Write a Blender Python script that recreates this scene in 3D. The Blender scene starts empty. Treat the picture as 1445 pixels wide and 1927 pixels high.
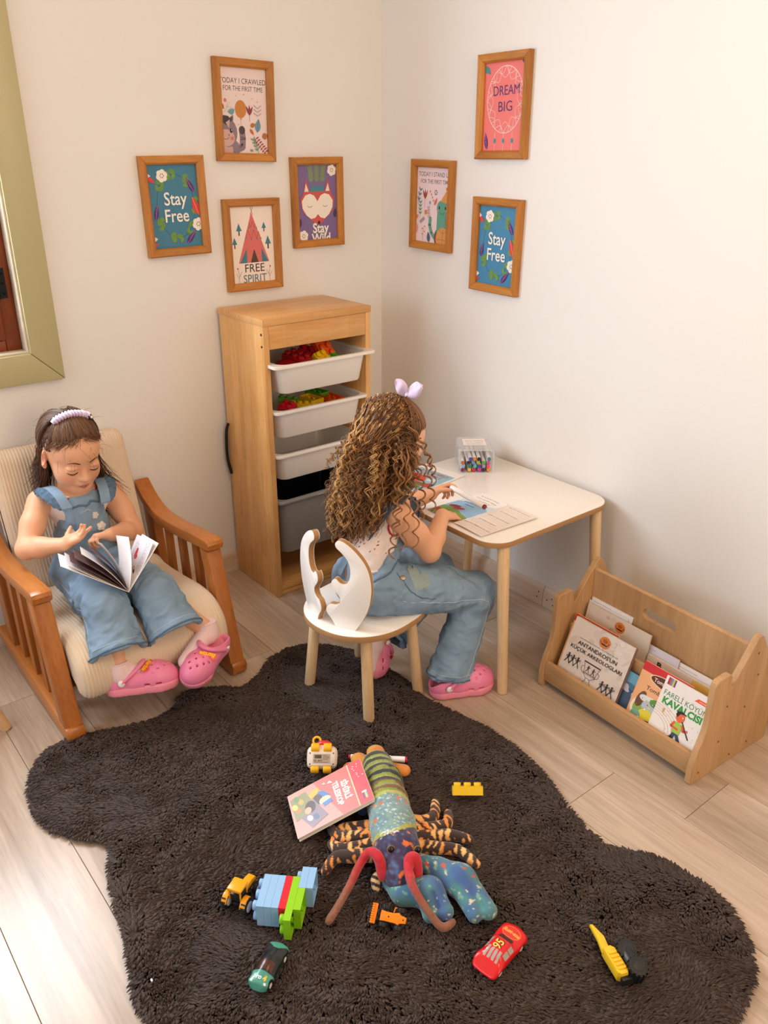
import bpy, bmesh, math, random
import numpy as np
from mathutils import Vector, Matrix, Euler, Quaternion, noise
random.seed(7)
PILE_N = 130000
rng = np.random.default_rng(7)
scene = bpy.context.scene
COL = scene.collection
PI = math.pi

# ------------------------------------------------------------------ camera
cam_data = bpy.data.cameras.new('camera')
cam = bpy.data.objects.new('camera', cam_data)
COL.objects.link(cam)
RT = Vector((0.6251, 0.7805, 0.0018)); FW = Vector((-0.7132, 0.5721, -0.4051)); UP = Vector((-0.3172, 0.2520, 0.9143))
cam.matrix_world = Matrix(((RT.x, UP.x, -FW.x, 2.6659), (RT.y, UP.y, -FW.y, -2.1240), (RT.z, UP.z, -FW.z, 1.55), (0, 0, 0, 1)))
cam_data.sensor_fit = 'VERTICAL'
cam_data.sensor_height = 36.0
cam_data.lens = 1550.24 / 1927 * 36.0
cam_data.clip_start = 0.05
scene.camera = cam

# ------------------------------------------------------------------ sky, lamps, exposure
def lin(c):
    c = c / 255.0
    return c / 12.92 if c <= 0.04045 else ((c + 0.055) / 1.055) ** 2.4
def rgb(h):
    h = h.lstrip('#')
    return (lin(int(h[0:2], 16)), lin(int(h[2:4], 16)), lin(int(h[4:6], 16)), 1.0)

world = bpy.data.worlds.new('world'); scene.world = world; world.use_nodes = True
bg = world.node_tree.nodes['Background']
bg.inputs[0].default_value = (0.92, 0.95, 1.0, 1)
bg.inputs[1].default_value = 0.34

def area_light(name, loc, target, size, size_y, power, color):
    d = bpy.data.lights.new(name, 'AREA'); d.shape = 'RECTANGLE'; d.size = size; d.size_y = size_y
    d.energy = power; d.color = color
    o = bpy.data.objects.new(name, d); COL.objects.link(o); o.location = loc
    o.rotation_euler = (Vector(target) - Vector(loc)).to_track_quat('-Z', 'Y').to_euler()
    return o
area_light('window_daylight', (-0.12, -2.05, 1.52), (2.0, -2.05, 1.2), 1.1, 1.1, 80, (0.84, 0.92, 1.0))
area_light('garden_window_daylight', (0.7, -4.4, 1.6), (1.2, 0.0, 0.8), 2.0, 1.5, 29, (0.90, 0.96, 1.0))
area_light('warm_fill_light', (4.5, -1.15, 1.75), (0.0, -1.0, 1.5), 1.4, 1.6, 34, (1.0, 0.73, 0.47))  # added warm fill aimed at the left wall; no doorway stands here
area_light('ceiling_lamp_light', (2.3, -1.0, 2.5), (2.0, -0.3, 0.0), 0.6, 0.6, 8, (1.0, 0.76, 0.50))
scene.view_settings.view_transform = 'Standard'
scene.view_settings.look = 'None'
scene.view_settings.gamma = 1.0
scene.view_settings.use_curve_mapping = False
scene.view_settings.exposure = 0.08

# ------------------------------------------------------------------ materials
MATS = {}
def new_mat(name):
    m = bpy.data.materials.new(name); m.use_nodes = True
    nt = m.node_tree
    return m, nt, nt.nodes['Principled BSDF']
def mat(name, color, rough=0.5, bump=0.0, bscale=200, vary=0.0, vscale=8, **kw):
    """plain procedural material: colour with slight noise variation and fine bump"""
    if name in MATS: return MATS[name]
    m, nt, b = new_mat(name)
    c = rgb(color) if isinstance(color, str) else color
    b.inputs['Base Color'].default_value = c
    b.inputs['Roughness'].default_value = rough
    for k, v in kw.items():
        b.inputs[k.replace('_', ' ')].default_value = v
    if vary > 0 or bump > 0:
        tc = nt.nodes.new('ShaderNodeTexCoord')
    if vary > 0:
        n = nt.nodes.new('ShaderNodeTexNoise'); n.inputs['Scale'].default_value = vscale; n.inputs['Detail'].default_value = 6
        nt.links.new(tc.outputs['Object'], n.inputs['Vector'])
        mx = nt.nodes.new('ShaderNodeMix'); mx.data_type = 'RGBA'
        mx.inputs[6].default_value = tuple(x * (1 - vary) for x in c[:3]) + (1,)
        mx.inputs[7].default_value = tuple(min(1, x * (1 + vary)) for x in c[:3]) + (1,)
        nt.links.new(n.outputs['Fac'], mx.inputs[0]); nt.links.new(mx.outputs[2], b.inputs['Base Color'])
    if bump > 0:
        n2 = nt.nodes.new('ShaderNodeTexNoise'); n2.inputs['Scale'].default_value = bscale; n2.inputs['Detail'].default_value = 4
        nt.links.new(tc.outputs['Object'], n2.inputs['Vector'])
        bp = nt.nodes.new('ShaderNodeBump'); bp.inputs['Strength'].default_value = bump; bp.inputs['Distance'].default_value = 0.002
        nt.links.new(n2.outputs['Fac'], bp.inputs['Height']); nt.links.new(bp.outputs['Normal'], b.inputs['Normal'])
    MATS[name] = m
    return m
def wood(name, c1, c2, axis='X', scale=10, stretch=14, rough=0.4, knots=0.0, per_object=0.0, ring=0.35, staves=None):
    """grain stretched along one object axis; per_object varies tone from piece to piece"""
    if name in MATS: return MATS[name]
    m, nt, b = new_mat(name)
    b.inputs['Roughness'].default_value = rough
    tc = nt.nodes.new('ShaderNodeTexCoord'); mp = nt.nodes.new('ShaderNodeMapping')
    s = {'X': (1.0 / stretch, 1, 1), 'Y': (1, 1.0 / stretch, 1), 'Z': (1, 1, 1.0 / stretch)}[axis]
    mp.inputs['Scale'].default_value = s
    nt.links.new(tc.outputs['Object'], mp.inputs['Vector'])
    oi = nt.nodes.new('ShaderNodeObjectInfo')
    if per_object > 0:
        vm = nt.nodes.new('ShaderNodeVectorMath'); vm.operation = 'MULTIPLY_ADD'
        vm.inputs[1].default_value = (7, 5, 9)
        cb = nt.nodes.new('ShaderNodeCombineXYZ')
        for i in range(3): nt.links.new(oi.outputs['Random'], cb.inputs[i])
        nt.links.new(cb.outputs[0], vm.inputs[0]); nt.links.new(mp.outputs[0], vm.inputs[2])
        vec = vm.outputs[0]
    else:
        vec = mp.outputs[0]
    n1 = nt.nodes.new('ShaderNodeTexNoise'); n1.inputs['Scale'].default_value = scale; n1.inputs['Detail'].default_value = 8; n1.inputs['Roughness'].default_value = 0.62; n1.inputs['Distortion'].default_value = 0.6
    nt.links.new(vec, n1.inputs['Vector'])
    n2 = nt.nodes.new('ShaderNodeTexNoise'); n2.inputs['Scale'].default_value = scale * 14; n2.inputs['Detail'].default_value = 3
    nt.links.new(vec, n2.inputs['Vector'])
    ad = nt.nodes.new('ShaderNodeMath'); ad.operation = 'MULTIPLY_ADD'; ad.inputs[1].default_value = ring
    nt.links.new(n2.outputs['Fac'], ad.inputs[0]); nt.links.new(n1.outputs['Fac'], ad.inputs[2])
    rp = nt.nodes.new('ShaderNodeValToRGB')
    rp.color_ramp.elements[0].position = 0.42; rp.color_ramp.elements[0].color = rgb(c1)
    rp.color_ramp.elements[1].position = 0.86; rp.color_ramp.elements[1].color = rgb(c2)
    nt.links.new(ad.outputs[0], rp.inputs[0])
    out = rp.outputs[0]
    if per_object > 0:
        hs = nt.nodes.new('ShaderNodeHueSaturation')
        mr = nt.nodes.new('ShaderNodeMapRange'); mr.inputs[3].default_value = 1 - per_object; mr.inputs[4].default_value = 1 + per_object
        nt.links.new(oi.outputs['Random'], mr.inputs[0]); nt.links.new(mr.outputs[0], hs.inputs['Value'])
        nt.links.new(out, hs.inputs['Color']); out = hs.outputs[0]
    if knots > 0:
        vo = nt.nodes.new('ShaderNodeTexVoronoi'); vo.inputs['Scale'].default_value = knots
        nt.links.new(tc.outputs['Object'], vo.inputs['Vector'])
        kr = nt.nodes.new('ShaderNodeMapRange'); kr.inputs[1].default_value = 0.05; kr.inputs[2].default_value = 0.16; kr.inputs[3].default_value = 1; kr.inputs[4].default_value = 0
        nt.links.new(vo.outputs['Distance'], kr.inputs[0])
        mx = nt.nodes.new('ShaderNodeMix'); mx.data_type = 'RGBA'; mx.inputs[7].default_value = tuple(x * 0.3 for x in rgb(c1)[:3]) + (1,)
        nt.links.new(kr.outputs[0], mx.inputs[0]); nt.links.new(out, mx.inputs[6]); out = mx.outputs[2]
    if staves:      # glued-up boards: each stave a little lighter or darker than the next
        a1, a2, sw, sl = staves
        sx = nt.nodes.new('ShaderNodeSeparateXYZ'); cb2 = nt.nodes.new('ShaderNodeCombineXYZ'); nt.links.new(tc.outputs['Object'], sx.inputs[0])
        nt.links.new(sx.outputs[a1], cb2.inputs[0]); nt.links.new(sx.outputs[a2], cb2.inputs[1])
        br = nt.nodes.new('ShaderNodeTexBrick'); br.inputs['Scale'].default_value = 1; br.inputs['Brick Width'].default_value = sl; br.inputs['Row Height'].default_value = sw; br.inputs['Mortar Size'].default_value = 0.0006
        br.inputs['Color1'].default_value = (.86, .83, .80, 1); br.inputs['Color2'].default_value = (1.06, 1.05, 1.04, 1); br.inputs['Mortar'].default_value = (.80, .74, .68, 1)
        nt.links.new(cb2.outputs[0], br.inputs['Vector'])
        ml = nt.nodes.new('ShaderNodeMix'); ml.data_type = 'RGBA'; ml.blend_type = 'MULTIPLY'; ml.inputs[0].default_value = 1
        nt.links.new(out, ml.inputs[6]); nt.links.new(br.outputs['Color'], ml.inputs[7]); out = ml.outputs[2]
    nt.links.new(out, b.inputs['Base Color'])
    bp = nt.nodes.new('ShaderNodeBump'); bp.inputs['Strength'].default_value = 0.12; bp.inputs['Distance'].default_value = 0.001
    nt.links.new(ad.outputs[0], bp.inputs['Height']); nt.links.new(bp.outputs['Normal'], b.inputs['Normal'])
    MATS[name] = m
    return m
def attr_mat(name, rough=0.5, bump=0.0, bscale=300, **kw):
    """colour comes from the mesh's own colour attribute (print, pattern, dye)"""
    if name in MATS: return MATS[name]
    m = mat(name, '#808080', rough, bump, bscale, **kw)
    nt = m.node_tree; b = nt.nodes['Principled BSDF']
    a = nt.nodes.new('ShaderNodeAttribute'); a.attribute_name = 'tint'
    nt.links.new(a.outputs['Color'], b.inputs['Base Color'])
    return m

# ------------------------------------------------------------------ objects
def thing(name, label, cat, loc=(0, 0, 0), rotz=0.0, group=None, rot=None):
    o = bpy.data.objects.new(name, None); COL.objects.link(o)
    o.empty_display_size = 0.05
    o.location = loc
    o.rotation_euler = rot if rot is not None else (0, 0, rotz)
    o['label'] = label; o['category'] = cat
    if group: o['group'] = group
    return o
def tag(o, label, cat, group=None):
    o['label'] = label; o['category'] = cat
    if group: o['group'] = group
    return o
def link(name, me, m, parent=None, label=None, smooth=None, kind=None):
    o = bpy.data.objects.new(name, me); COL.objects.link(o)
    if m is not None:
        if isinstance(m, (list, tuple)):
            for k in m: me.materials.append(k)
        else: me.materials.append(m)
    if parent is not None: o.parent = parent
    if label: o['label'] = label
    if kind: o['kind'] = kind
    return o
def smooth_by_angle(me, ang=35):
    me.polygons.foreach_set('use_smooth', [True] * len(me.polygons))
    bm = bmesh.new(); bm.from_mesh(me)
    a = math.radians(ang)
    for e in bm.edges:
        if len(e.link_faces) == 2 and e.calc_face_angle(0) > a: e.smooth = False
    bm.to_mesh(me); bm.free()
def bmobj(name, bm, m, parent=None, label=None, ang=35, kind=None, flip=True):
    if flip: bmesh.ops.recalc_face_normals(bm, faces=bm.faces)
    me = bpy.data.meshes.new(name); bm.to_mesh(me); bm.free()
    if ang: smooth_by_angle(me, ang)
    return link(name, me, m, parent, label, kind=kind)
def raw(name, verts, faces, m, parent=None, smooth=True, label=None, kind=None, tint=None):
    me = bpy.data.meshes.new(name)
    me.from_pydata([tuple(v) for v in verts] if not isinstance(verts, np.ndarray) else verts.tolist(), [], faces if not isinstance(faces, np.ndarray) else faces.tolist())
    if smooth: me.polygons.foreach_set('use_smooth', [True] * len(me.polygons))
    if tint is not None: set_tint(me, tint)
    me.update()
    return link(name, me, m, parent, label, kind=kind)
def set_tint(me, cols):
    """cols: (nverts,3) linear colours"""
    a = me.color_attributes.new('tint', 'FLOAT_COLOR', 'POINT')
    c = np.ones((len(me.vertices), 4), dtype=np.float32); c[:, :3] = cols
    a.data.foreach_set('color', c.ravel())
def copy_tree(root, **kw):
    r = root.copy(); COL.objects.link(r)
    for k, v in kw.items():
        if k in ('label', 'group'): r[k] = v
        elif k == 'loc': r.location = v
        elif k == 'rot': r.rotation_euler = v
    for ch in list(root.children):
        if ch == r: continue
        c = ch.copy(); COL.objects.link(c); c.parent = r
        for g in list(ch.children):
            d = g.copy(); COL.objects.link(d); d.parent = c
    return r

# ------------------------------------------------------------------ mesh builders (into a bmesh)
def M4(loc=(0, 0, 0), rot=(0, 0, 0), scale=(1, 1, 1)):
    return Matrix.LocRotScale(Vector(loc), Euler(rot), Vector(scale))
def add_box(bm, c, s, rot=(0, 0, 0), bev=0.0, seg=2):
    r = bmesh.ops.create_cube(bm, size=1.0, matrix=M4(c, rot, s))
    vs = r['verts']
    if bev > 0:
        es = list({e for v in vs for e in v.link_edges})
        bmesh.ops.bevel(bm, geom=es, offset=bev, segments=seg, affect='EDGES', profile=0.5)
    return vs
def add_cyl(bm, a, b, r1, r2=None, n=16, bev=0.0, seg=2):
    a = Vector(a); b = Vector(b); d = b - a
    r2 = r1 if r2 is None else r2
    q = d.to_track_quat('Z', 'Y')
    mtx = Matrix.Translation((a + b) / 2) @ q.to_matrix().to_4x4()
    r = bmesh.ops.create_cone(bm, cap_ends=True, cap_tris=False, segments=n, radius1=r1, radius2=r2, depth=d.length, matrix=mtx)
    if bev > 0:
        es = [e for v in r['verts'] for e in v.link_edges if len(e.link_faces) == 2 and max(len(f.verts) for f in e.link_faces) > 4]
        bmesh.ops.bevel(bm, geom=list(set(es)), offset=bev, segments=seg, affect='EDGES', profile=0.5)
    return r['verts']
def add_ball(bm, c, s, rot=(0, 0, 0), u=16, v=10):
    s = (s, s, s) if not isinstance(s, (tuple, list)) else s
    bmesh.ops.create_uvsphere(bm, u_segments=u, v_segments=v, radius=1.0, matrix=M4(c, rot, s))
def add_prism(bm, pts, t, mtx=None, bev=0.0, seg=2):
    """2D outline (x,y) extruded from z=-t/2 to t/2, then placed by mtx"""
    vs = [bm.verts.new((p[0], p[1], -t / 2)) for p in pts]
    f = bm.faces.new(vs)
    r = bmesh.ops.extrude_face_region(bm, geom=[f])
    nv = [g for g in r['geom'] if isinstance(g, bmesh.types.BMVert)]
    bmesh.ops.translate(bm, verts=nv, vec=(0, 0, t))
    allv = vs + nv
    if bev > 0:
        s1 = set(vs); s2 = set(nv)
        es = [e for e in {e for v in allv for e in v.link_edges} if (e.verts[0] in s1) == (e.verts[1] in s1)]
        r = bmesh.ops.bevel(bm, geom=es, offset=bev, segments=seg, affect='EDGES', profile=0.5)
        allv = list({v for f in r['faces'] for v in f.verts} | {v for v in allv if v.is_valid})
    if mtx is not None:
        bmesh.ops.transform(bm, matrix=mtx, verts=[v for v in allv if v.is_valid])
    return allv
def catmull(pts, n=8, closed=False):
    P = [np.array(p, float) for p in pts]; out = []
    m = len(P)
    rngk = range(m) if closed else range(m - 1)
    for i in rngk:
        if closed: p0, p1, p2, p3 = P[(i - 1) % m], P[i], P[(i + 1) % m], P[(i + 2) % m]
        else: p0, p1, p2, p3 = P[max(i - 1, 0)], P[i], P[i + 1], P[min(i + 2, m - 1)]
        for k in range(n):
            t = k / n
            out.append(0.5 * ((2 * p1) + (-p0 + p2) * t + (2 * p0 - 5 * p1 + 4 * p2 - p3) * t * t + (-p0 + 3 * p1 - 3 * p2 + p3) * t ** 3))
    if not closed: out.append(P[-1])
    return [tuple(o) for o in out]
def add_tube(bm, pts, rad, n=8, cap=True, flat=1.0):
    pts = [Vector(p) for p in pts]; m = len(pts)
    rad = [rad] * m if not isinstance(rad, (list, tuple)) else rad
    t0 = (pts[1] - pts[0]).normalized()
    ref = Vector((0, 0, 1)) if abs(t0.z) < 0.9 else Vector((1, 0, 0))
    nrm = t0.cross(ref).normalized(); rings = []
    for i in range(m):
        t = (pts[min(i + 1, m - 1)] - pts[max(i - 1, 0)])
        t = t.normalized() if t.length > 1e-9 else t0
        nrm = (nrm - t * nrm.dot(t)).normalized(); bn = t.cross(nrm)
        rings.append([bm.verts.new(pts[i] + (nrm * math.cos(2 * PI * k / n) + bn * math.sin(2 * PI * k / n) * flat) * rad[i]) for k in range(n)])
    for i in range(m - 1):
        for k in range(n):
            bm.faces.new((rings[i][k], rings[i][(k + 1) % n], rings[i + 1][(k + 1) % n], rings[i + 1][k]))
    if cap:
        bm.faces.new(list(reversed(rings[0]))); bm.faces.new(rings[-1])
def rrect(w, h, r, n=6, cx=0, cy=0):
    pts = []
    for (sx, sy, a0) in ((1, 1, 0), (-1, 1, 90), (-1, -1, 180), (1, -1, 270)):
        for k in range(n + 1):
            a = math.radians(a0 + 90 * k / n)
            pts.append((cx + sx * (w / 2 - r) + r * math.cos(a), cy + sy * (h / 2 - r) + r * math.sin(a)))
    return pts
def box(name, c, s, m, parent=None, rot=(0, 0, 0), bev=0.002, seg=2, label=None, kind=None):
    """one bevelled box as an object whose origin is its own centre"""
    bm = bmesh.new(); add_box(bm, (0, 0, 0), s, (0, 0, 0), bev, seg)
    o = bmobj(name, bm, m, parent, label, kind=kind); o.location = c; o.rotation_euler = rot
    return o

# ------------------------------------------------------------------ flat print: coloured triangles on a sheet
GLYPHS = {}
def text_tris(body, size=1.0, shear=0.0, bold=0.0, spacing=1.0, align='CENTER'):
    key = (body, shear, bold, spacing, align)
    if key not in GLYPHS:
        cu = bpy.data.curves.new('lettering', 'FONT'); cu.body = body; cu.size = 1.0; cu.shear = shear
        cu.offset = bold; cu.space_character = spacing; cu.align_x = align; cu.align_y = 'CENTER'; cu.resolution_u = 3
        o = bpy.data.objects.new('lettering', cu); COL.objects.link(o)
        dg = bpy.context.evaluated_depsgraph_get()
        me = bpy.data.meshes.new_from_object(o.evaluated_get(dg))
        me.calc_loop_triangles()
        v = np.array([x.co[:2] for x in me.vertices]) if len(me.vertices) else np.zeros((0, 2))
        t = np.array([x.vertices[:] for x in me.loop_triangles], int) if len(me.loop_triangles) else np.zeros((0, 3), int)
        GLYPHS[key] = v[t] if len(t) else np.zeros((0, 3, 2))
        bpy.data.objects.remove(o); bpy.data.curves.remove(cu); bpy.data.meshes.remove(me)
    return GLYPHS[key] * size
def clip_poly(poly, rect):
    x0, y0, x1, y1 = rect
    for ax, lim, sg in ((0, x0, 1), (0, x1, -1), (1, y0, 1), (1, y1, -1)):
        out = []
        for i in range(len(poly)):
            a, b = poly[i - 1], poly[i]
            da = (a[ax] - lim) * sg; db = (b[ax] - lim) * sg
            if (da >= 0) != (db >= 0):
                t = da / (da - db); out.append((a[0] + (b[0] - a[0]) * t, a[1] + (b[1] - a[1]) * t))
            if db >= 0: out.append(b)
        poly = out
        if len(poly) < 3: return []
    return poly
def earclip(pts):
    from mathutils.geometry import tessellate_polygon
    v = [Vector((p[0], p[1], 0)) for p in pts]
    return [[pts[i] for i in t] for t in tessellate_polygon([v])]
class Print:
    """artwork on a sheet of size w x h centred at 0; each layer is lifted a hair over the last"""
    def __init__(self, w, h, paper='#f4ece6', step=0.000025):
        self.w, self.h, self.step = w, h, step
        self.rect = (-w / 2, -h / 2, w / 2, h / 2)
        self.v = []; self.f = []; self.c = []; self.z = 0
        self.poly([(-w / 2, -h / 2), (w / 2, -h / 2), (w / 2, h / 2), (-w / 2, h / 2)], paper)
    def tri(self, p, col):
        q = clip_poly([tuple(x) for x in p], self.rect)
        if len(q) < 3: return
        i = len(self.v)
        for a in q: self.v.append((a[0], a[1], self.z * self.step)); self.c.append(col)
        self.f.append(list(range(i, i + len(q))))
    def layer(self): self.z += 1
    def poly(self, pts, col):
        col = rgb(col)[:3]
        for t in earclip(pts): self.tri(t, col)
        self.layer()
    def ell(self, x, y, rx, ry, col, rot=0, n=20):
        c, s = math.cos(rot), math.sin(rot)
        self.poly([(x + rx * math.cos(a) * c - ry * math.sin(a) * s, y + rx * math.cos(a) * s + ry * math.sin(a) * c) for a in [2 * PI * k / n for k in range(n)]], col)
    def rect_(self, x, y, w, h, col, rot=0):
        c, s = math.cos(rot), math.sin(rot)
        self.poly([(x + a * w / 2 * c - b * h / 2 * s, y + a * w / 2 * s + b * h / 2 * c) for a, b in ((-1, -1), (1, -1), (1, 1), (-1, 1))], col)
    def line(self, pts, wd, col):
        col = rgb(col)[:3]
        for a, b in zip(pts[:-1], pts[1:]):
            d = (b[0] - a[0], b[1] - a[1]); L = math.hypot(*d) or 1
            nx, ny = -d[1] / L * wd / 2, d[0] / L * wd / 2
            ex, ey = d[0] / L * wd * .2, d[1] / L * wd * .2
            q = [(a[0] + nx - ex, a[1] + ny - ey), (a[0] - nx - ex, a[1] - ny - ey), (b[0] - nx + ex, b[1] - ny + ey), (b[0] + nx + ex, b[1] + ny + ey)]
            self.tri(q, col)
        self.layer()
    def ring(self, x, y, rx, ry, wd, col, a0=0, a1=360, n=40):
        self.line([(x + rx * math.cos(math.radians(a0 + (a1 - a0) * k / n)), y + ry * math.sin(math.radians(a0 + (a1 - a0) * k / n))) for k in range(n + 1)], wd, col)
    def leaf(self, x, y, L, W, rot, col, vein=None):
        c, s = math.cos(rot), math.sin(rot); n = 9
        up = [(L * k / n, W / 2 * math.sin(PI * (k / n) ** 0.8)) for k in range(n + 1)]
        pts = up + [(a, -b) for a, b in reversed(up[1:-1])]
        self.poly([(x + a * c - b * s, y + a * s + b * c) for a, b in pts], col)
        if vein: self.line([(x, y), (x + L * .95 * c, y + L * .95 * s)], W * .1, vein)
    def text(self, body, x, y, size, col, rot=0, sx=1.0, **kw):
        col = rgb(col)[:3]; c, s = math.cos(rot), math.sin(rot)
        T = text_tris(body, size, **kw)
        for t in T:
            self.tri([(x + a * sx * c - b * s, y + a * sx * s + b * c) for a, b in t], col)
        self.layer()
    def scribble(self, x, y, w, lines, gap, hgt, col, r=None):
        """rows of small dashes where the print is too small to read"""
        r = r or random
        col_ = rgb(col)[:3]
        for i in range(lines):
            a = x
            end = x + w * r.uniform(.8, 1)
            while a < end:
                L = r.uniform(.6, 2.6) * hgt * 1.4
                self.tri([(a, y - i * gap), (a + L, y - i * gap), (a + L, y - i * gap + hgt), (a, y - i * gap + hgt)], col_)
                a += L + hgt * .6
        self.layer()
    def build(self, name, m, parent=None, mtx=None, label=None, bend=None):
        v = np.array(self.v)
        if bend is not None: v = bend(v)
        me = bpy.data.meshes.new(name); me.from_pydata(v.tolist(), [], self.f)
        set_tint(me, np.array(self.c)); me.update()
        o = link(name, me, m, parent, label)
        if mtx is not None: o.matrix_local = mtx
        return o

# ------------------------------------------------------------------ soft bodies: signed distance field -> surface nets
class Field:
    def __init__(self, lo, hi, h):
        self.lo = np.array(lo, float); self.h = h
        self.n = np.ceil((np.array(hi, float) - self.lo) / h).astype(int) + 1
        self.d = np.full(self.n, 0.08, np.float32)
    def _box(self, lo, hi, pad):
        a = np.clip(np.floor((np.array(lo) - pad - self.lo) / self.h).astype(int), 0, self.n)
        b = np.clip(np.ceil((np.array(hi) + pad - self.lo) / self.h).astype(int) + 1, 0, self.n)
        if np.any(b <= a): return None
        sl = tuple(slice(i, j) for i, j in zip(a, b))
        g = [self.lo[k] + self.h * np.arange(a[k], b[k]) for k in range(3)]
        return sl, g
    def _put(self, sl, d, k, op):
        cur = self.d[sl]
        if op == 'add':
            if k <= 0: self.d[sl] = np.minimum(cur, d); return
            hh = np.maximum(k - np.abs(cur - d), 0) / k
            self.d[sl] = np.minimum(cur, d) - hh * hh * k * 0.25
        else:
            d = -d
            hh = np.maximum(k - np.abs(cur - d), 0) / max(k, 1e-6)
            self.d[sl] = np.maximum(cur, d) + hh * hh * k * 0.25
    def cap(self, a, b, ra, rb=None, k=0.01, op='add', flat=None):
        rb = ra if rb is None else rb
        a = np.array(a, float); b = np.array(b, float)
        R = max(ra, rb)
        bx = self._box(np.minimum(a, b) - R, np.maximum(a, b) + R, k + 2 * self.h)
        if bx is None: return self
        sl, g = bx
        X, Y, Z = np.meshgrid(*g, indexing='ij', sparse=True)
        ab = b - a; L2 = max(ab @ ab, 1e-12)
        t = np.clip(((X - a[0]) * ab[0] + (Y - a[1]) * ab[1] + (Z - a[2]) * ab[2]) / L2, 0, 1)
        px, py, pz = X - a[0] - t * ab[0], Y - a[1] - t * ab[1], Z - a[2] - t * ab[2]
        if flat is not None:   # (direction, factor): squash along a direction
            n = np.array(flat[0], float); n /= np.linalg.norm(n); q = (px * n[0] + py * n[1] + pz * n[2]) * (1 / flat[1] - 1)
            px, py, pz = px + q * n[0], py + q * n[1], pz + q * n[2]
        d = np.sqrt(px ** 2 + py ** 2 + pz ** 2) - (ra + (rb - ra) * t)
        if flat is not None: d = d * min(1.0, flat[1] ** .5)
        self._put(sl, d.astype(np.float32), k, op); return self
    def chain(self, pts, rads, k=0.01, op='add', flat=None):
        for i in range(len(pts) - 1): self.cap(pts[i], pts[i + 1], rads[i], rads[i + 1], k, op, flat)
        return self
    def ell(self, c, r, rot=None, k=0.01, op='add'):
        c = np.array(c, float); r = np.array(r if hasattr(r, '__len__') else (r, r, r), float)
        Rm = np.array(Euler(rot).to_matrix()) if (rot is not None and not isinstance(rot, (np.ndarray, Matrix))) else (np.array(rot) if rot is not None else np.eye(3))
        R = r.max()
        bx = self._box(c - R, c + R, k + 2 * self.h)
        if bx is None: return self
        sl, g = bx
        X, Y, Z = np.meshgrid(g[0] - c[0], g[1] - c[1], g[2] - c[2], indexing='ij', sparse=True)
        x = (X * Rm[0, 0] + Y * Rm[1, 0] + Z * Rm[2, 0]) / r[0]
        y = (X * Rm[0, 1] + Y * Rm[1, 1] + Z * Rm[2, 1]) / r[1]
        z = (X * Rm[0, 2] + Y * Rm[1, 2] + Z * Rm[2, 2]) / r[2]
        q = np.sqrt(x * x + y * y + z * z)
        q2 = np.sqrt((x / r[0]) ** 2 + (y / r[1]) ** 2 + (z / r[2]) ** 2)
        d = q * (q - 1) / np.maximum(q2, 1e-6)
        self._put(sl, d.astype(np.float32), k, op); return self
    def rbox(self, c, s, r, rot=None, k=0.005, op='add'):
        c = np.array(c, float); s = np.array(s, float) / 2 - r
        Rm = np.array(Euler(rot).to_matrix()) if rot is not None else np.eye(3)
        R = np.linalg.norm(s) + r
        bx = self._box(c - R, c + R, k + 2 * self.h)
        if bx is None: return self
        sl, g = bx
        X, Y, Z = np.meshgrid(g[0] - c[0], g[1] - c[1], g[2] - c[2], indexing='ij', sparse=True)
        q = [np.abs(X * Rm[0, i] + Y * Rm[1, i] + Z * Rm[2, i]) - s[i] for i in range(3)]
        d = np.sqrt(sum(np.maximum(a, 0) ** 2 for a in q)) + np.minimum(np.maximum(np.maximum(q[0], q[1]), q[2]), 0) - r
        self._put(sl, d.astype(np.float32), k, op); return self
    def half(self, p, n, k=0.004):
        """keep the side the normal points away from"""
        p = np.array(p, float); n = np.array(n, float); n /= np.linalg.norm(n)
        g = [self.lo[i] + self.h * np.arange(self.n[i]) for i in range(3)]
        X, Y, Z = np.meshgrid(*g, indexing='ij', sparse=True)
        d = -((X - p[0]) * n[0] + (Y - p[1]) * n[1] + (Z - p[2]) * n[2])
        self._put(tuple(slice(None) for _ in range(3)), d.astype(np.float32), k, 'sub'); return self
    def grid(self):
        g = [self.lo[i] + self.h * np.arange(self.n[i]) for i in range(3)]
        return np.meshgrid(*g, indexing='ij', sparse=True)
    def surface(self, relax=1):
        d = self.d; h = self.h
        s = d < 0
        n = np.array(d.shape)
        cs = [s[i:n[0] - 1 + i, j:n[1] - 1 + j, k:n[2] - 1 + k] for i in (0, 1) for j in (0, 1) for k in (0, 1)]
        cnt = sum(c.astype(np.int8) for c in cs)
        act = (cnt > 0) & (cnt < 8)
        idx = np.full(act.shape, -1, np.int64)
        cells = np.argwhere(act); idx[act] = np.arange(len(cells))
        acc = np.zeros((len(cells), 3)); w = np.zeros(len(cells))
        corner = np.array([(i, j, k) for i in (0, 1) for j in (0, 1) for k in (0, 1)])
        vals = np.stack([d[cells[:, 0] + c[0], cells[:, 1] + c[1], cells[:, 2] + c[2]] for c in corner], 1).astype(float)
        for a in range(8):
            for b in range(a + 1, 8):
                if np.abs(corner[a] - corner[b]).sum() != 1: continue
                va, vb = vals[:, a], vals[:, b]
                cr = (va < 0) != (vb < 0)
                t = np.where(cr, va / np.where(va == vb, 1, va - vb), 0)
                acc += np.where(cr[:, None], corner[a] + t[:, None] * (corner[b] - corner[a]), 0); w += cr
        V = (cells + acc / w[:, None]) * h + self.lo
        F = []
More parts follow.
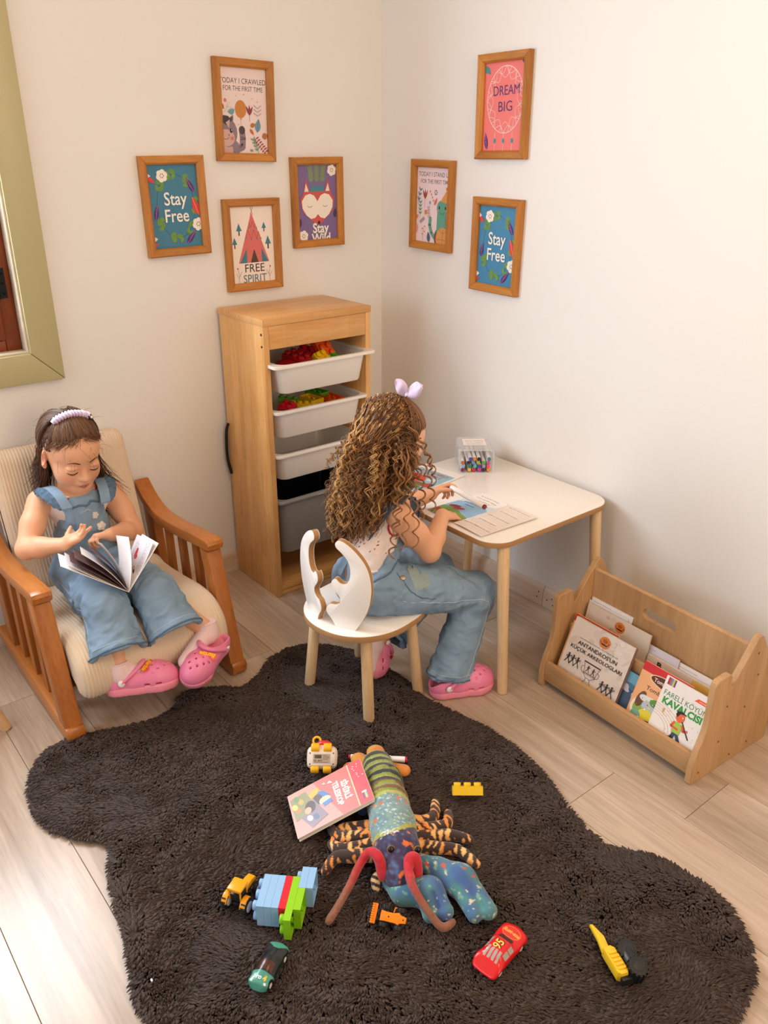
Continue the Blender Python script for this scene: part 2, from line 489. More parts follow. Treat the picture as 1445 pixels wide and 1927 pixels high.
        for ax in range(3):
            o1, o2 = (ax + 1) % 3, (ax + 2) % 3
            sa = [slice(None)] * 3; sb = [slice(None)] * 3
            sa[ax] = slice(0, -1); sb[ax] = slice(1, None)
            A = s[tuple(sa)]; B = s[tuple(sb)]
            e = np.argwhere(A != B)
            ok = (e[:, o1] > 0) & (e[:, o2] > 0) & (e[:, o1] < n[o1] - 1) & (e[:, o2] < n[o2] - 1)
            e = e[ok]
            if len(e) == 0: continue
            ina = A[tuple(e.T)]
            def at(d1, d2):
                q = e.copy(); q[:, o1] -= d1; q[:, o2] -= d2
                return idx[tuple(q.T)]
            q = np.stack([at(1, 1), at(0, 1), at(0, 0), at(1, 0)], 1)
            q[~ina] = q[~ina][:, ::-1]
            F.append(q)
        F = np.concatenate(F) if F else np.zeros((0, 4), int)
        for _ in range(relax):
            S = np.zeros_like(V); c = np.zeros(len(V))
            for i in range(4):
                np.add.at(S, F[:, i], V[F[:, (i + 1) % 4]]); np.add.at(c, F[:, i], 1)
                np.add.at(S, F[:, i], V[F[:, (i - 1) % 4]]); np.add.at(c, F[:, i], 1)
            V = V * 0.5 + 0.5 * S / np.maximum(c, 1)[:, None]
        return V, F
    def obj(self, name, m, parent=None, label=None, relax=1, tint=None, warp=None):
        V, F = self.surface(relax)
        if warp is not None:
            fn = np.cross(V[F[:, 2]] - V[F[:, 0]], V[F[:, 3]] - V[F[:, 1]]); N = np.zeros_like(V)
            for i in range(4): np.add.at(N, F[:, i], fn)
            V = warp(V, N / (np.linalg.norm(N, axis=1)[:, None] + 1e-12))
        me = bpy.data.meshes.new(name)
        me.vertices.add(len(V)); me.vertices.foreach_set('co', V.astype(np.float32).ravel())
        me.loops.add(F.size); me.loops.foreach_set('vertex_index', F.astype(np.int32).ravel())
        me.polygons.add(len(F)); me.polygons.foreach_set('loop_start', np.arange(0, F.size, 4, dtype=np.int32))
        me.update(calc_edges=True); me.validate()
        me.polygons.foreach_set('use_smooth', [True] * len(me.polygons))
        if tint is not None: set_tint(me, tint(V) if callable(tint) else tint)
        return link(name, me, m, parent, label)
def vnoise(P, s, seed=0):
    """cheap smooth value noise for arrays of points, -1..1"""
    P = np.asarray(P, float) * s + seed * 17.3
    i = np.floor(P).astype(np.int64); f = P - i; f = f * f * (3 - 2 * f)
    def hsh(a, b, c):
        v = (a * 73856093) ^ (b * 19349663) ^ (c * 83492791)
        v = (v ^ (v >> 13)) * 1274126177
        return ((v & 0x7fffffff) % 10007) / 5003.5 - 1
    out = 0
    for a in (0, 1):
        for b in (0, 1):
            for c in (0, 1):
                w = (f[:, 0] if a else 1 - f[:, 0]) * (f[:, 1] if b else 1 - f[:, 1]) * (f[:, 2] if c else 1 - f[:, 2])
                out = out + w * hsh(i[:, 0] + a, i[:, 1] + b, i[:, 2] + c)
    return out

# ================================================================== ROOM
def struct(o):
    o['kind'] = 'structure'; return o
m_wall = mat('wall_paint', '#ecebea', 0.75, bump=0.25, bscale=60, vary=0.015, vscale=3)
m_ceil = mat('ceiling_paint', '#ecd3b4', 0.9)
m_plank = wood('laminate_plank', '#97826f', '#ccb8a6', 'X', scale=9, stretch=16, rough=0.26, per_object=0.05)
m_joint = mat('plank_joint', '#7d6a5b', 0.8)
m_skirt = wood('skirting_laminate', '#c3a993', '#e6d3c0', 'X', scale=10, stretch=16, rough=0.4)
m_skirtY = wood('skirting_laminate_side', '#c3a993', '#e6d3c0', 'Y', scale=10, stretch=16, rough=0.4)
m_green = mat('olive_green_paint', '#b7af84', 0.35, bump=0.1, bscale=40, vary=0.04, vscale=5)
m_sash = wood('brown_window_wood', '#5a2408', '#8f4416', 'Z', scale=14, stretch=12, rough=0.35)
m_iron = mat('black_hinge_iron', '#17171a', 0.35, Metallic=0.7)
RX, RY, RZ = 4.6, -4.8, 2.62

bm = bmesh.new()
WY0, WY1, WZ0, WZ1 = -2.72, -1.398, 0.965, 2.16     # window opening in the left wall
for (y0, y1, z0, z1) in ((RY, WY0, 0, RZ), (WY1, 0.10, 0, RZ), (WY0, WY1, 0, WZ0), (WY0, WY1, WZ1, RZ)):
    add_box(bm, (-0.05, (y0 + y1) / 2, (z0 + z1) / 2), (0.10, y1 - y0, z1 - z0))
struct(bmobj('wall_left', bm, m_wall))
bm = bmesh.new(); add_box(bm, (RX / 2, 0.05, RZ / 2), (RX, 0.10, RZ))
struct(bmobj('wall_right', bm, m_wall))
bm = bmesh.new(); add_box(bm, (RX / 2 - .05, RY / 2 + .05, RZ + 0.05), (RX + .1, -RY + .1, 0.10))
struct(bmobj('ceiling', bm, m_ceil))
bm = bmesh.new(); add_box(bm, (RX / 2, RY / 2, -0.03), (RX, -RY, 0.04))
floor = struct(bmobj('floor', bm, m_joint))
# laminate planks, one by one, running along the right wall
ends = {0: 0.92, 1: 1.903, 2: 1.687, 3: 1.17, 4: 0.596, 5: 1.48, 6: 0.93, 7: 0.35, 8: 1.75}
PW, PL = 0.206, 1.285
def plank(x0, x1, y0, y1):
    x0 = max(x0, 0.0); x1 = min(x1, RX)
    if x1 - x0 < 0.03: return
    o = box('plank', ((x0 + x1) / 2, (y0 + y1) / 2, -0.006), (x1 - x0 - 0.0011, y1 - y0 - 0.0011, 0.012), m_plank, floor, bev=0.0008, seg=1)
k = -1
while -0.125 - PW * k > RY + 0.15:
    ya = min(-0.125 - PW * k, 0.0); yb = -0.125 - PW * (k + 1)
    e = ends.get(k, (k * 0.47) % PL)
    if yb < -3.3: break
    x = e - PL * math.ceil(e / PL)
    while x < RX:
        plank(x, x + PL, yb, ya); x += PL
    k += 1
plank(0, 2.3, RY + .01, yb - 0.002); plank(2.3, RX, RY + .01, yb - 0.002)

# skirting
def skirting(name, L, along, m):
    prof = [(0, 0), (0.014, 0), (0.014, 0.055), (0.011, 0.066), (0.006, 0.074), (0.003, 0.078), (0, 0.078)]
    bm = bmesh.new(); add_prism(bm, prof, L)
    if along == 'Y': mt = Matrix(((1, 0, 0, 0.0005), (0, 0, 1, -L / 2), (0, 1, 0, 0.0005), (0, 0, 0, 1)))
    else: mt = Matrix(((0, 0, 1, L / 2), (-1, 0, 0, -0.0005), (0, 1, 0, 0.0005), (0, 0, 0, 1)))
    bmesh.ops.transform(bm, matrix=mt, verts=bm.verts)
    return struct(bmobj(name, bm, m, ang=25))
bl = skirting('baseboard_left', 4.7, 'Y', m_skirtY)
br = skirting('baseboard_right', 0.968, 'X', m_skirt)
br2 = skirting('trim_1', 3.6, 'X', m_skirt); br2.location.x = 0.970
for i, (x, zz) in enumerate(((0.949, 0.052), (0.942, 0.030), (1.012, 0.047), (0.99, 0.034), (1.018, 0.024))):
    bm = bmesh.new(); add_ball(bm, (0, 0, 0), (0.0028, 0.0008, 0.0028), u=8, v=6)
    o = bmobj('nail_hole', bm, m_iron, br2 if x > .97 else br); o.location = (x - (0.97 if x > .97 else 0), -0.0147, zz)

# window on the left wall: olive architrave, white putty reveal, brown casement
win = bpy.data.objects.new('window_1', None); COL.objects.link(win); struct(win)
fw_ = 0.092
oy0, oy1, oz0, oz1 = WY0 - fw_, WY1 + fw_, WZ0 - fw_, WZ1 + fw_
def miter(name, pts):
    bm = bmesh.new(); add_prism(bm, pts, 0.022, bev=0.003)
    bmesh.ops.transform(bm, matrix=Matrix(((0, 0, 1, 0.0115), (1, 0, 0, 0), (0, 1, 0, 0), (0, 0, 0, 1))), verts=bm.verts)
    return bmobj(name, bm, m_green, win)
g = 0.0006
miter('architrave', [(oy1, oz0 + g), (oy1, oz1 - g), (WY1, WZ1 - g), (WY1, WZ0 + g)])
miter('architrave', [(oy0, oz0 + g), (WY0, WZ0 + g), (WY0, WZ1 - g), (oy0, oz1 - g)])
miter('architrave', [(oy0 + g, oz0), (oy1 - g, oz0), (WY1 - g, WZ0), (WY0 + g, WZ0)])
miter('architrave', [(oy0 + g, oz1), (WY0 + g, WZ1), (WY1 - g, WZ1), (oy1 - g, oz1)])
m_putty = mat('white_putty', '#cdbfaa', 0.8, bump=0.6, bscale=80, vary=.3, vscale=30)
for c, s in (((-0.012, WY1 - 0.003, (WZ0 + WZ1) / 2), (0.05, 0.006, WZ1 - WZ0)), ((-0.012, (WY0 + WY1) / 2, WZ0 + 0.003), (0.05, WY1 - WY0 - .012, 0.006))):
    box('reveal_edge', c, s, m_putty, win, bev=0.001)
# fixed brown frame and hinged sash
jy = WY1 - 0.006
for (c, s) in (((-0.062, jy - 0.0225, (WZ0 + WZ1) / 2), (0.05, 0.045, WZ1 - WZ0 - .002)), ((-0.062, WY0 + 0.0225, (WZ0 + WZ1) / 2), (0.05, 0.045, WZ1 - WZ0 - .002)),
               ((-0.062, (WY0 + jy) / 2, WZ0 + 0.02), (0.05, jy - WY0 - 0.092, 0.036)), ((-0.062, (WY0 + jy) / 2, WZ1 - 0.02), (0.05, jy - WY0 - 0.092, 0.036))):
    box('window_frame', c, s, m_sash, win, bev=0.002)
m_glass = MATS.get('g')
m_glass, nt, b_ = new_mat('window_glass')
tr = nt.nodes.new('ShaderNodeBsdfTransparent'); gl = nt.nodes.new('ShaderNodeBsdfGlossy'); gl.inputs['Roughness'].default_value = 0.02
ms = nt.nodes.new('ShaderNodeMixShader'); ms.inputs[0].default_value = 0.06
nt.links.new(tr.outputs[0], ms.inputs[1]); nt.links.new(gl.outputs[0], ms.inputs[2]); nt.links.new(ms.outputs[0], nt.nodes['Material Output'].inputs[0])
sash_y = [(WY0 + 0.046, (WY0 + jy) / 2 - 0.001), ((WY0 + jy) / 2 + 0.001, jy - 0.046)]
for (a, b_) in sash_y:
    st = box('sash', (-0.046, b_ - 0.028, (WZ0 + WZ1) / 2), (0.036, 0.056, WZ1 - WZ0 - 0.082), m_sash, win, bev=0.003)
    z0 = WZ0 + 0.041; z1 = WZ1 - 0.041
    box('sash', (-0.046, a + 0.028, (WZ0 + WZ1) / 2), (0.036, 0.056, z1 - z0), m_sash, win, bev=0.003)
    box('sash', (-0.046, (a + b_) / 2, z0 + 0.03), (0.034, b_ - a - 0.113, 0.06), m_sash, win, bev=0.003)
    box('sash', (-0.046, (a + b_) / 2, z1 - 0.03), (0.034, b_ - a - 0.113, 0.06), m_sash, win, bev=0.003)
    box('pane', (-0.05, (a + b_) / 2, (z0 + z1) / 2), (0.004, b_ - a - 0.113, z1 - z0 - 0.121), m_glass, win, bev=0)
bm = bmesh.new()
add_cyl(bm, (0, 0, -0.045), (0, 0, 0.045), 0.006, n=12)
add_box(bm, (-0.004, -0.016, 0), (0.003, 0.03, 0.088)); add_box(bm, (-0.004, 0.014, 0), (0.003, 0.026, 0.088))
for zz in (-0.03, 0, 0.03): add_ball(bm, (-0.002, -0.02, zz), 0.004, u=8, v=6); add_ball(bm, (-0.002, 0.018, zz), 0.004, u=8, v=6)
o = bmobj('hinge', bm, m_iron, win); o.location = (-0.022, jy - 0.046, 1.175)

# ================================================================== PICTURE FRAMES
m_pine = wood('honey_pine', '#965618', '#c98838', 'X', scale=16, stretch=9, rough=0.38, per_object=0.08, knots=0)
m_pineknot = wood('honey_pine_knotty', '#965618', '#c98838', 'X', scale=16, stretch=9, rough=0.38, per_object=0.08, knots=9)
m_print = attr_mat('printed_paper', 0.55)
m_back = mat('frame_backing', '#5b3c1c', 0.8)
FWI, FHI, FB, FD = 0.222, 0.306, 0.026, 0.022
def picture(label, wall, u, zc, tilt, art):
    """u along the wall (y for the left wall, x for the right one)"""
    t = thing('framed_picture', label, 'picture', group=None)
    # local: x right, y up, z out of the wall
    if wall == 'L': base = Matrix(((0, 0, 1, 0.0006), (1, 0, 0, u), (0, 1, 0, zc), (0, 0, 0, 1)))
    else: base = Matrix(((1, 0, 0, u), (0, 0, -1, -0.0006), (0, 1, 0, zc), (0, 0, 0, 1)))
    t.matrix_world = base @ Matrix.Rotation(tilt, 4, 'Z')
    w, h, b = FWI, FHI, FB
    for k, (L, off, ang) in enumerate(((w, h / 2, 0), (w, h / 2, PI), (h, w / 2, PI / 2), (h, w / 2, -PI / 2))):
        bm = bmesh.new()
        e = 0.0004
        # moulding profile across the rail: outer edge high, sloping down to the print
        prof = [(0, 0), (0, FD * .86), (0.004, FD), (b - 0.006, FD * .92), (b - 0.001, FD * .70), (b, FD * .62), (b, 0)]
        rows = []
        for (d, zz) in prof:
            rows.append((bm.verts.new((-L / 2 + d + e, -d, zz)), bm.verts.new((L / 2 - d - e, -d, zz))))
        for i in range(len(rows)):
            a, c = rows[i], rows[(i + 1) % len(rows)]
            bm.faces.new((a[0], a[1], c[1], c[0]))
        bm.faces.new([r[0] for r in rows]); bm.faces.new([r[1] for r in reversed(rows)])
        o = bmobj('rail', bm, m_pineknot if k in (1, 2) else m_pine, t, ang=20)
        o.matrix_local = Matrix.Rotation(ang, 4, 'Z') @ Matrix.Translation((0, off, 0))
    box('backing', (0, 0, 0.003), (w - 2 * b + 0.006, h - 2 * b + 0.006, 0.004), m_back, t, bev=0)
    p = Print(w - 2 * b + 0.002, h - 2 * b + 0.002, art[0]); art[1](p)
    p.build('print', m_print, t, Matrix.Translation((0, 0, 0.0062)))
    return t
# print area is 0.172 x 0.256, centred
def flower(p, x, y, r, col='#f6f1ea', eye='#7a3b4a'):
    for k in range(6):
        a = PI * 2 * k / 6 + .3; p.ell(x + .62 * r * math.cos(a), y + .62 * r * math.sin(a), r * .5, r * .5, col, n=12)
    p.ell(x, y, r * .6, r * .6, col, n=12)
    for k in range(6):
        a = PI * 2 * k / 6; p.ell(x + .32 * r * math.cos(a), y + .32 * r * math.sin(a), r * .09, r * .12, eye, n=6)
def feather(p, x, y, L, rot, col='#4a2a78', vein='#c06a9a'):
    p.leaf(x, y, L, L * .30, rot, col, vein)
    for k in range(3): 
        a = rot + .5; xx = x + L * (.35 + .2 * k) * math.cos(rot); yy = y + L * (.35 + .2 * k) * math.sin(rot)
        p.line([(xx, yy), (xx + L * .18 * math.cos(a), yy + L * .18 * math.sin(a))], L * .02, vein)
def art_stay_free(p):
    p.ring(.004, 0, .066, .098, .0012, '#1f3f55')
    for a in (15, 40, 62, 84, 100, 128, 150, 200, 222, 245, 262, 282, 300, 330, 345):
        r = math.radians(a); x = .004 + .066 * math.cos(r); y = .098 * math.sin(r)
        p.leaf(x, y, .028, .014, r + (1.0 if a % 4 < 2 else -2.0), '#6c9a44', '#4c7a34'); p.leaf(x, y, .022, .012, r + (2.4 if a % 4 < 2 else -.7), '#6c9a44')
    feather(p, .072, .040, .052, 2.05); feather(p, -.072, -.04, .05, 1.35); feather(p, .030, -.118, .055, .85)
    p.leaf(.082, -.03, .062, .024, 1.9, '#d8433f', '#f08a78')
    p.leaf(-.086, .09, .03, .014, -.6, '#d8433f')
    p.poly([(-.086, .104), (-.086, .088), (-.074, .094)], '#f2ece4')
    p.poly([(-.086, -.088), (-.086, -.108), (-.072, -.096)], '#f2ece4'); p.poly([(-.086, -.108), (-.086, -.122), (-.070, -.112)], '#d8433f')
    flower(p, -.036, .094, .018); flower(p, .076, -.058, .019)
    p.text('Stay', .002, .022, .056, '#f6f3ec', bold=.012, sx=.86); p.text('Free', .002, -.030, .056, '#f6f3ec', bold=.012, sx=.86)
def sprig(p, x, y, L, rot, col, n=4, stem=None):
    p.line([(x, y), (x + L * math.cos(rot), y + L * math.sin(rot))], L * .035, stem or col)
    for k in range(n):
        t = (k + 1) / n; xx = x + L * t * math.cos(rot); yy = y + L * t * math.sin(rot)
        for s in (1, -1): p.leaf(xx, yy, L * .30, L * .11, rot + s * .7, col)
def art_crawl(p):
    p.text('TODAY I CRAWLED', -.002, .088, .0225, '#3a3236', sx=.86); p.text('FOR THE FIRST TIME', -.002, .066, .0205, '#3a3236', sx=.80)
    p.ell(-.070, .03, .006, .006, '#d97a72', n=10); p.leaf(-.086, .02, .02, .012, -1, '#b5723a')
    p.line([(-.075, -.005), (-.052, .025)], .0009, '#8f9a9c'); p.line([(-.062, .012), (-.048, .010)], .0009, '#8f9a9c'); p.line([(-.066, .006), (-.062, .026)], .0009, '#8f9a9c')
    for k in range(7): p.leaf(-.046, -.012, .022, .006, 1.1 + k * .25, '#6f9fb3')
    # donkey with a balloon
    p.ell(-.068, -.115, .046, .036, '#8c7b86'); p.ell(-.078, -.118, .03, .026, '#cfa7a2')
    p.line([(-.036, -.118), (-.012, -.108), (-.010, -.082), (-.012, -.060)], .022, '#8c7b86'); p.ell(-.012, -.057, .012, .013, '#4a4246', n=14)
    p.ell(-.066, -.066, .036, .044, '#8c7b86'); p.ell(-.072, -.082, .032, .026, '#d3aba6')
    p.leaf(-.058, -.038, .030, .016, 1.05, '#8c7b86'); p.leaf(-.056, -.034, .020, .009, 1.05, '#4a4246')
    p.poly([(-.090, -.03), (-.070, -.044), (-.052, -.026), (-.062, -.016), (-.080, -.014)], '#3f383c'); p.poly([(-.072, -.036), (-.06, -.052), (-.056, -.026)], '#d3aba6')
    p.ell(-.053, -.060, .005, .007, '#2a2226', n=12); p.ell(-.051, -.058, .0015, .002, '#ffffff', n=6)
    p.ell(-.050, -.083, .007, .006, '#d97a72', n=12); p.ring(-.074, -.078, .012, .008, .0016, '#7a4b4e', 190, 350, 10); p.ell(-.086, -.072, .0035, .004, '#9a7a80', n=8); p.ell(-.062, -.073, .003, .004, '#9a7a80', n=8)
    p.line([(-.012, -.05), (-.016, -.028)], .0008, '#6d5a50')
    p.ell(-.014, .006, .021, .027, '#c8843a'); p.poly([(-.017, -.026), (-.011, -.026), (-.014, -.019)], '#c8843a')
    for s in (-1, 0, 1): p.leaf(.019 + s * .001, -.012, .032, .008, 1.57 + s * .45, '#8f3a44')
    p.line([(.019, -.03), (.019, 0)], .0009, '#8f3a44')
    for k in range(3):
        for s in (1, -1): p.line([(.050, -.012 + k * .011), (.050 + s * .014, -.004 + k * .012)], .0026, '#b7a2a4')
    p.leaf(.046, -.062, .042, .022, 1.4, '#6f97ad', '#4f7a92'); p.leaf(.020, -.045, .022, .014, .4, '#b5723a'); p.leaf(.018, -.052, .024, .010, -.9, '#c7683c')
    for k in range(7): p.leaf(.040 + k * .006, -.082 - k * .0065, .014, .005, .5, '#9e3f45'); p.leaf(.040 + k * .006, -.082 - k * .0065, .012, .005, -2.2, '#9e3f45')
    sprig(p, .050, -.128, .045, 2.0, '#6f9a86'); p.leaf(.064, -.075, .024, .02, .2, '#b5723a'); p.ell(.022, -.118, .006, .004, '#6f9a86', n=8)
    for (x, y) in ((-.03, .045), (.03, .038), (.05, .03), (-.026, -.04), (-.026, -.098), (.0, .05)): p.ell(x, y, .0016, .0016, '#9a6f7a', n=6)
def art_free_spirit(p):
    p.line([(-.006, .135), (.006, .10)], .0018, '#8a5a4a'); p.line([(.010, .135), (-.003, .10)], .0018, '#8a5a4a')
    p.poly([(0, .108), (-.060, -.060), (.064, -.060)], '#d9706a')
    p.line([(-.012, .072), (-.004, .058), (.002, .078), (.010, .058), (.014, .070)], .0016, '#a8484a')
    p.line([(-.028, .022), (-.018, .050), (-.004, .020), (.006, .050), (.018, .020), (.026, .044), (.034, .020)], .0016, '#a8484a')
    for (x, y) in ((-.012, .058), (.006, .048), (.018, .056), (-.026, .024), (-.004, .018), (.018, .020), (.034, .020)): p.ell(x, y, .0028, .0028, '#3f7f93', n=8)
    p.poly([(-.054, -.060), (-.026, -.060), (-.026, -.012)], '#3f7f93'); p.poly([(.034, -.060), (.060, -.060), (.034, -.012)], '#3f7f93')
    p.poly([(-.012, -.060), (.020, -.060), (.004, -.014)], '#4f3c30')
    for (x, y, s) in ((-.052, .048, 1), (.048, .054, .8), (.062, .0, 1.1), (-.072, .004, .9)):
        p.poly([(x - .011 * s, y), (x + .011 * s, y), (x, y + .026 * s)], '#3f7f93'); p.rect_(x, y - .007 * s, .0045 * s, .016 * s, '#3a2c24')
    p.text('FREE', 0.002, -.080, .040, '#3a302c', sx=1.0); p.text('SPIRIT', .002, -.116, .040, '#4f7486', sx=.9)
    for s in (-1, 1):
        p.line([(s * .064, -.125), (s * .060, -.10), (s * .066, -.078)], .0012, '#a08a86'); p.line([(s * .060, -.105), (s * .050, -.088)], .0012, '#a08a86'); p.line([(s * .062, -.112), (s * .072, -.094)], .0012, '#a08a86')
        p.ell(s * .066, -.077, .003, .003, '#b5524e', n=8)
def art_stay_wild(p):
    for s in (-1, 0, 1): sprig(p, s * .022, .062, .058, PI / 2 - s * .12, '#7d9a62', 6)
    for s in (-1, 1):
        p.poly([(s * .030, .032), (s * .064, .020), (s * .048, .082)], '#cf5a58'); p.poly([(s * .036, .036), (s * .056, .034), (s * .048, .066)], '#f2e6dc')
    p.poly([(-.075, .012), (-.055, .038), (.055, .038), (.075, .012), (.066, -.03), (.012, -.074), (-.012, -.074), (-.066, -.03)], '#cf5a58')
    p.poly([(-.034, .038), (.034, .038), (.028, .056), (-.028, .056)], '#4b8ba0')
    for s in (-1, 1):
        p.poly([(0, .004), (s * .014, .024), (s * .032, .031), (s * .052, .026), (s * .068, .006), (s * .066, -.018), (s * .05, -.042), (s * .030, -.056), (s * .012, -.052), (0, -.040)], '#f6efe6')
        p.ring(s * .034, -.008, .010, .007, .0016, '#6a5560', 200, 340, 10)
    p.ell(.004, -.070, .0055, .007, '#2d2428', n=12)
    p.leaf(-.084, -.085, .034, .016, 1.3, '#493a6a'); p.leaf(.076, -.055, .034, .014, 1.5, '#493a6a')
    flower(p, .066, .108, .018); flower(p, -.066, -.113, .018)
    p.text('Stay', .010, -.090, .047, '#f6f1ea', bold=.028, sx=.9); p.text('Wild', .012, -.126, .047, '#f6f1ea', bold=.028, sx=.9)
def art_dream(p):
    p.ring(.006, .020, .078, .096, .0022, '#f7d9d2')
    for a in range(0, 360, 30):
        for (w, dp, off) in ((30, .80, 0), (42, .66, 13)):
            A0, A1 = math.radians(a + off), math.radians(a + off + w); q = []
            for k in range(13):
                t = k / 12; th = A0 + (A1 - A0) * t; rr_ = 1 - (1 - dp) * 4 * t * (1 - t)
                q.append((.006 + .078 * rr_ * math.cos(th), .020 + .096 * rr_ * math.sin(th)))
            p.line(q, .0015, '#f7d9d2')
    p.text('DREAM', .010, .046, .040, '#55306f', rot=.03, sx=.88); p.text('BIG', .008, .000, .042, '#55306f', rot=.03)
    for k, x in enumerate((-.032, .006, .044)):
        p.line([(x, -.078 + abs(k - 1) * .006), (x, -.132)], .0014, '#f7d9d2'); p.ell(x, -.098, .0052, .0075, '#3f8f96', n=12)
    feather(p, -.066, -.124, .052, 1.75); p.leaf(-.088, .118, .034, .018, -.7, '#3f8f96'); p.leaf(.072, .128, .02, .014, -.3, '#55306f')
def art_stand(p):
    p.text('TODAY I STAND UP', .006, .104, .0215, '#3f383e', sx=.86); p.text('FOR THE FIRST TIME', .010, .080, .0200, '#3f383e', sx=.84)
    for s in (-1, 0, 1): p.leaf(-.040, .020, .036, .008, 1.57 + s * .38, '#9e4a44')
    p.line([(-.040, -.01), (-.040, .03)], .0009, '#9e4a44')
    sprig(p, -.066, -.045, .05, 1.55, '#5f9a8c', 4); sprig(p, -.080, .0, .05, 1.3, '#5f7f9a', 3)
    for k in range(5): p.ell(-.012 + k * .006, .048 - k * .010, .003, .004, '#c98a4a', n=8)
    for k in range(6): p.ell(.018 + .006 * math.cos(k * 1.05), .046 + .007 * math.sin(k * 1.05), .0024, .0028, '#6a6a76', n=6)
    p.leaf(.012, .002, .03, .012, 1.1, '#e0706a'); p.ell(-.034, -.024, .0075, .0085, '#d08a40', n=14)
    for k in range(5): p.leaf(-.012, .010, .007, .004, k * 1.25, '#7fa6c0')
    sprig(p, -.014, -.052, .042, 1.7, '#c9a6ba', 4); p.rect_(-.052, -.052, .028, .011, '#a99aa6', .6)
    p.leaf(-.086, -.05, .02, .012, 1, '#e08a5a'); p.leaf(-.084, -.1, .04, .02, 1.6, '#e79aa6')
    p.line([(-.046, -.125), (-.044, -.078)], .0009, '#a06a5a')
    for k in range(4): p.ell(-.050 + (k % 2) * .013, -.10 + k * .009, .0026, .0026, '#c7683c', n=7)
    p.leaf(-.012, -.126, .036, .018, 1.7, '#4f6a86', '#2f4a66')
    # turtle in a party hat
    p.line([(.018, -.108), (.000, -.092), (-.010, -.066), (-.008, -.045)], .014, '#5fa694'); p.ell(-.008, -.044, .007, .007, '#5fa694', n=12)
    p.ell(.060, -.108, .044, .042, '#7a4f3c'); p.poly([(.030, -.018), (.028, -.090), (.078, -.090), (.074, -.018)], '#5fa694')
    p.ell(.054, -.006, .028, .028, '#5fa694'); p.ell(.062, -.112, .036, .042, '#dd9a56')
    p.line([(.062, -.072), (.062, -.15)], .0012, '#8a5a34'); p.line([(.028, -.112), (.09, -.112)], .0012, '#8a5a34'); p.line([(.045, -.08), (.062, -.092), (.08, -.08)], .0012, '#8a5a34')
    p.ell(.040, -.004, .0038, .0058, '#23303a', n=10); p.ell(.072, -.004, .0038, .0058, '#23303a', n=10); p.ring(.056, -.016, .012, .009, .0015, '#2f5f58', 195, 345, 10)
    p.ell(.034, -.014, .005, .004, '#d98a7a', n=10); p.ell(.079, -.014, .005, .004, '#d98a7a', n=10)
    p.poly([(.046, .018), (.086, .010), (.078, .058)], '#dd9a56'); p.ell(.078, .060, .006, .006, '#c7683c', n=10); p.line([(.07, .08), (.086, .078)], .002, '#4a4246')
picture('pine framed print of a donkey holding a balloon, topmost on the left wall', 'L', -0.588, 1.657, -0.022, ('#ecd9d8', art_crawl))
picture('pine framed blue Stay Free print hung nearest the green window', 'L', -0.867, 1.371, 0.012, ('#3f7f9f', art_stay_free))
picture('pine framed print of a red tepee lettered Free Spirit above the cabinet', 'L', -0.586, 1.234, 0.0, ('#f3e7e0', art_free_spirit))
picture('pine framed purple print of a sleeping fox nearest the wall corner', 'L', -0.306, 1.364, 0.006, ('#7f6aa0', art_stay_wild))
picture('pine framed coral Dream Big print, topmost on the right wall', 'R', 0.629, 1.667, 0.008, ('#ee7a78', art_dream))
picture('pine framed print of a green turtle in a party hat on the right wall', 'R', 0.302, 1.356, -0.02, ('#efdce6', art_stand))
picture('pine framed blue Stay Free print hung lowest on the right wall', 'R', 0.631, 1.243, -0.012, ('#3f88b4', art_stay_free))

# ================================================================== DRAWER CABINET
m_cabZ = wood('oiled_pine_board', '#d4974f', '#f2c283', 'Z', scale=7, stretch=8, rough=0.38, per_object=0.04, staves=('Z', 'X', .045, .36))
m_cabX = wood('oiled_pine_top', '#d4974f', '#f2c283', 'Y', scale=7, stretch=8, rough=0.36, per_object=0.04, staves=('Y', 'X', .045, .26))
m_bin = mat('white_bin_plastic', '#eee9e4', 0.38)
m_bingrey = mat('grey_bin_plastic', '#8f8f90', 0.4)
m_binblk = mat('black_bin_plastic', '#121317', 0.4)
CX0, CX1, CY0, CY1, CH = 0.0165, 0.312, -0.745, -0.300, 1.035
cab = thing('drawer_cabinet', 'tall honey pine cabinet on the floor in the corner holding plastic pull out bins', 'cabinet', ((CX0 + CX1) / 2, (CY0 + CY1) / 2, 0))
cd, cw = CX1 - CX0, CY1 - CY0
def cpart(name, c, s, m, bev=0.002): return box(name, c, s, m, cab, bev=bev)
th = 0.022
cpart('side_panel', (0, -cw / 2 + th / 2, (CH - th) / 2), (cd, th, CH - th), m_cabZ)
cpart('side_panel', (0, cw / 2 - th / 2, (CH - th) / 2), (cd, th, CH - th), m_cabZ)
cpart('top_panel', (0, 0, CH - th / 2 - 0.0005), (cd + 0.004, cw + 0.004, th + 0.001), m_cabX)
cpart('back_panel', (-cd / 2 + 0.005, 0, 0.5), (0.008, cw - 2 * th - .001, 0.97), m_cabZ)
cpart('front_rail', (cd / 2 - 0.011, 0, CH - th - 0.0405), (0.020, cw - 2 * th - .0006, 0.078), m_cabX)
cpart('floor_panel', (0.0, 0, 0.03), (cd - 0.012, cw - 2 * th - .0006, 0.02), m_cabX)
cpart('kick_rail', (cd / 2 - 0.016, 0, 0.0095), (0.018, cw - 2 * th - .0006, 0.018), m_cabX)
for s in (-1, 1):
    for zz in (0.875, 0.710, 0.550, 0.374):
        cpart('runner', (0, s * (cw / 2 - th - 0.0045), zz - 0.012), (cd - 0.04, 0.009, 0.010), m_cabZ, bev=0.001)
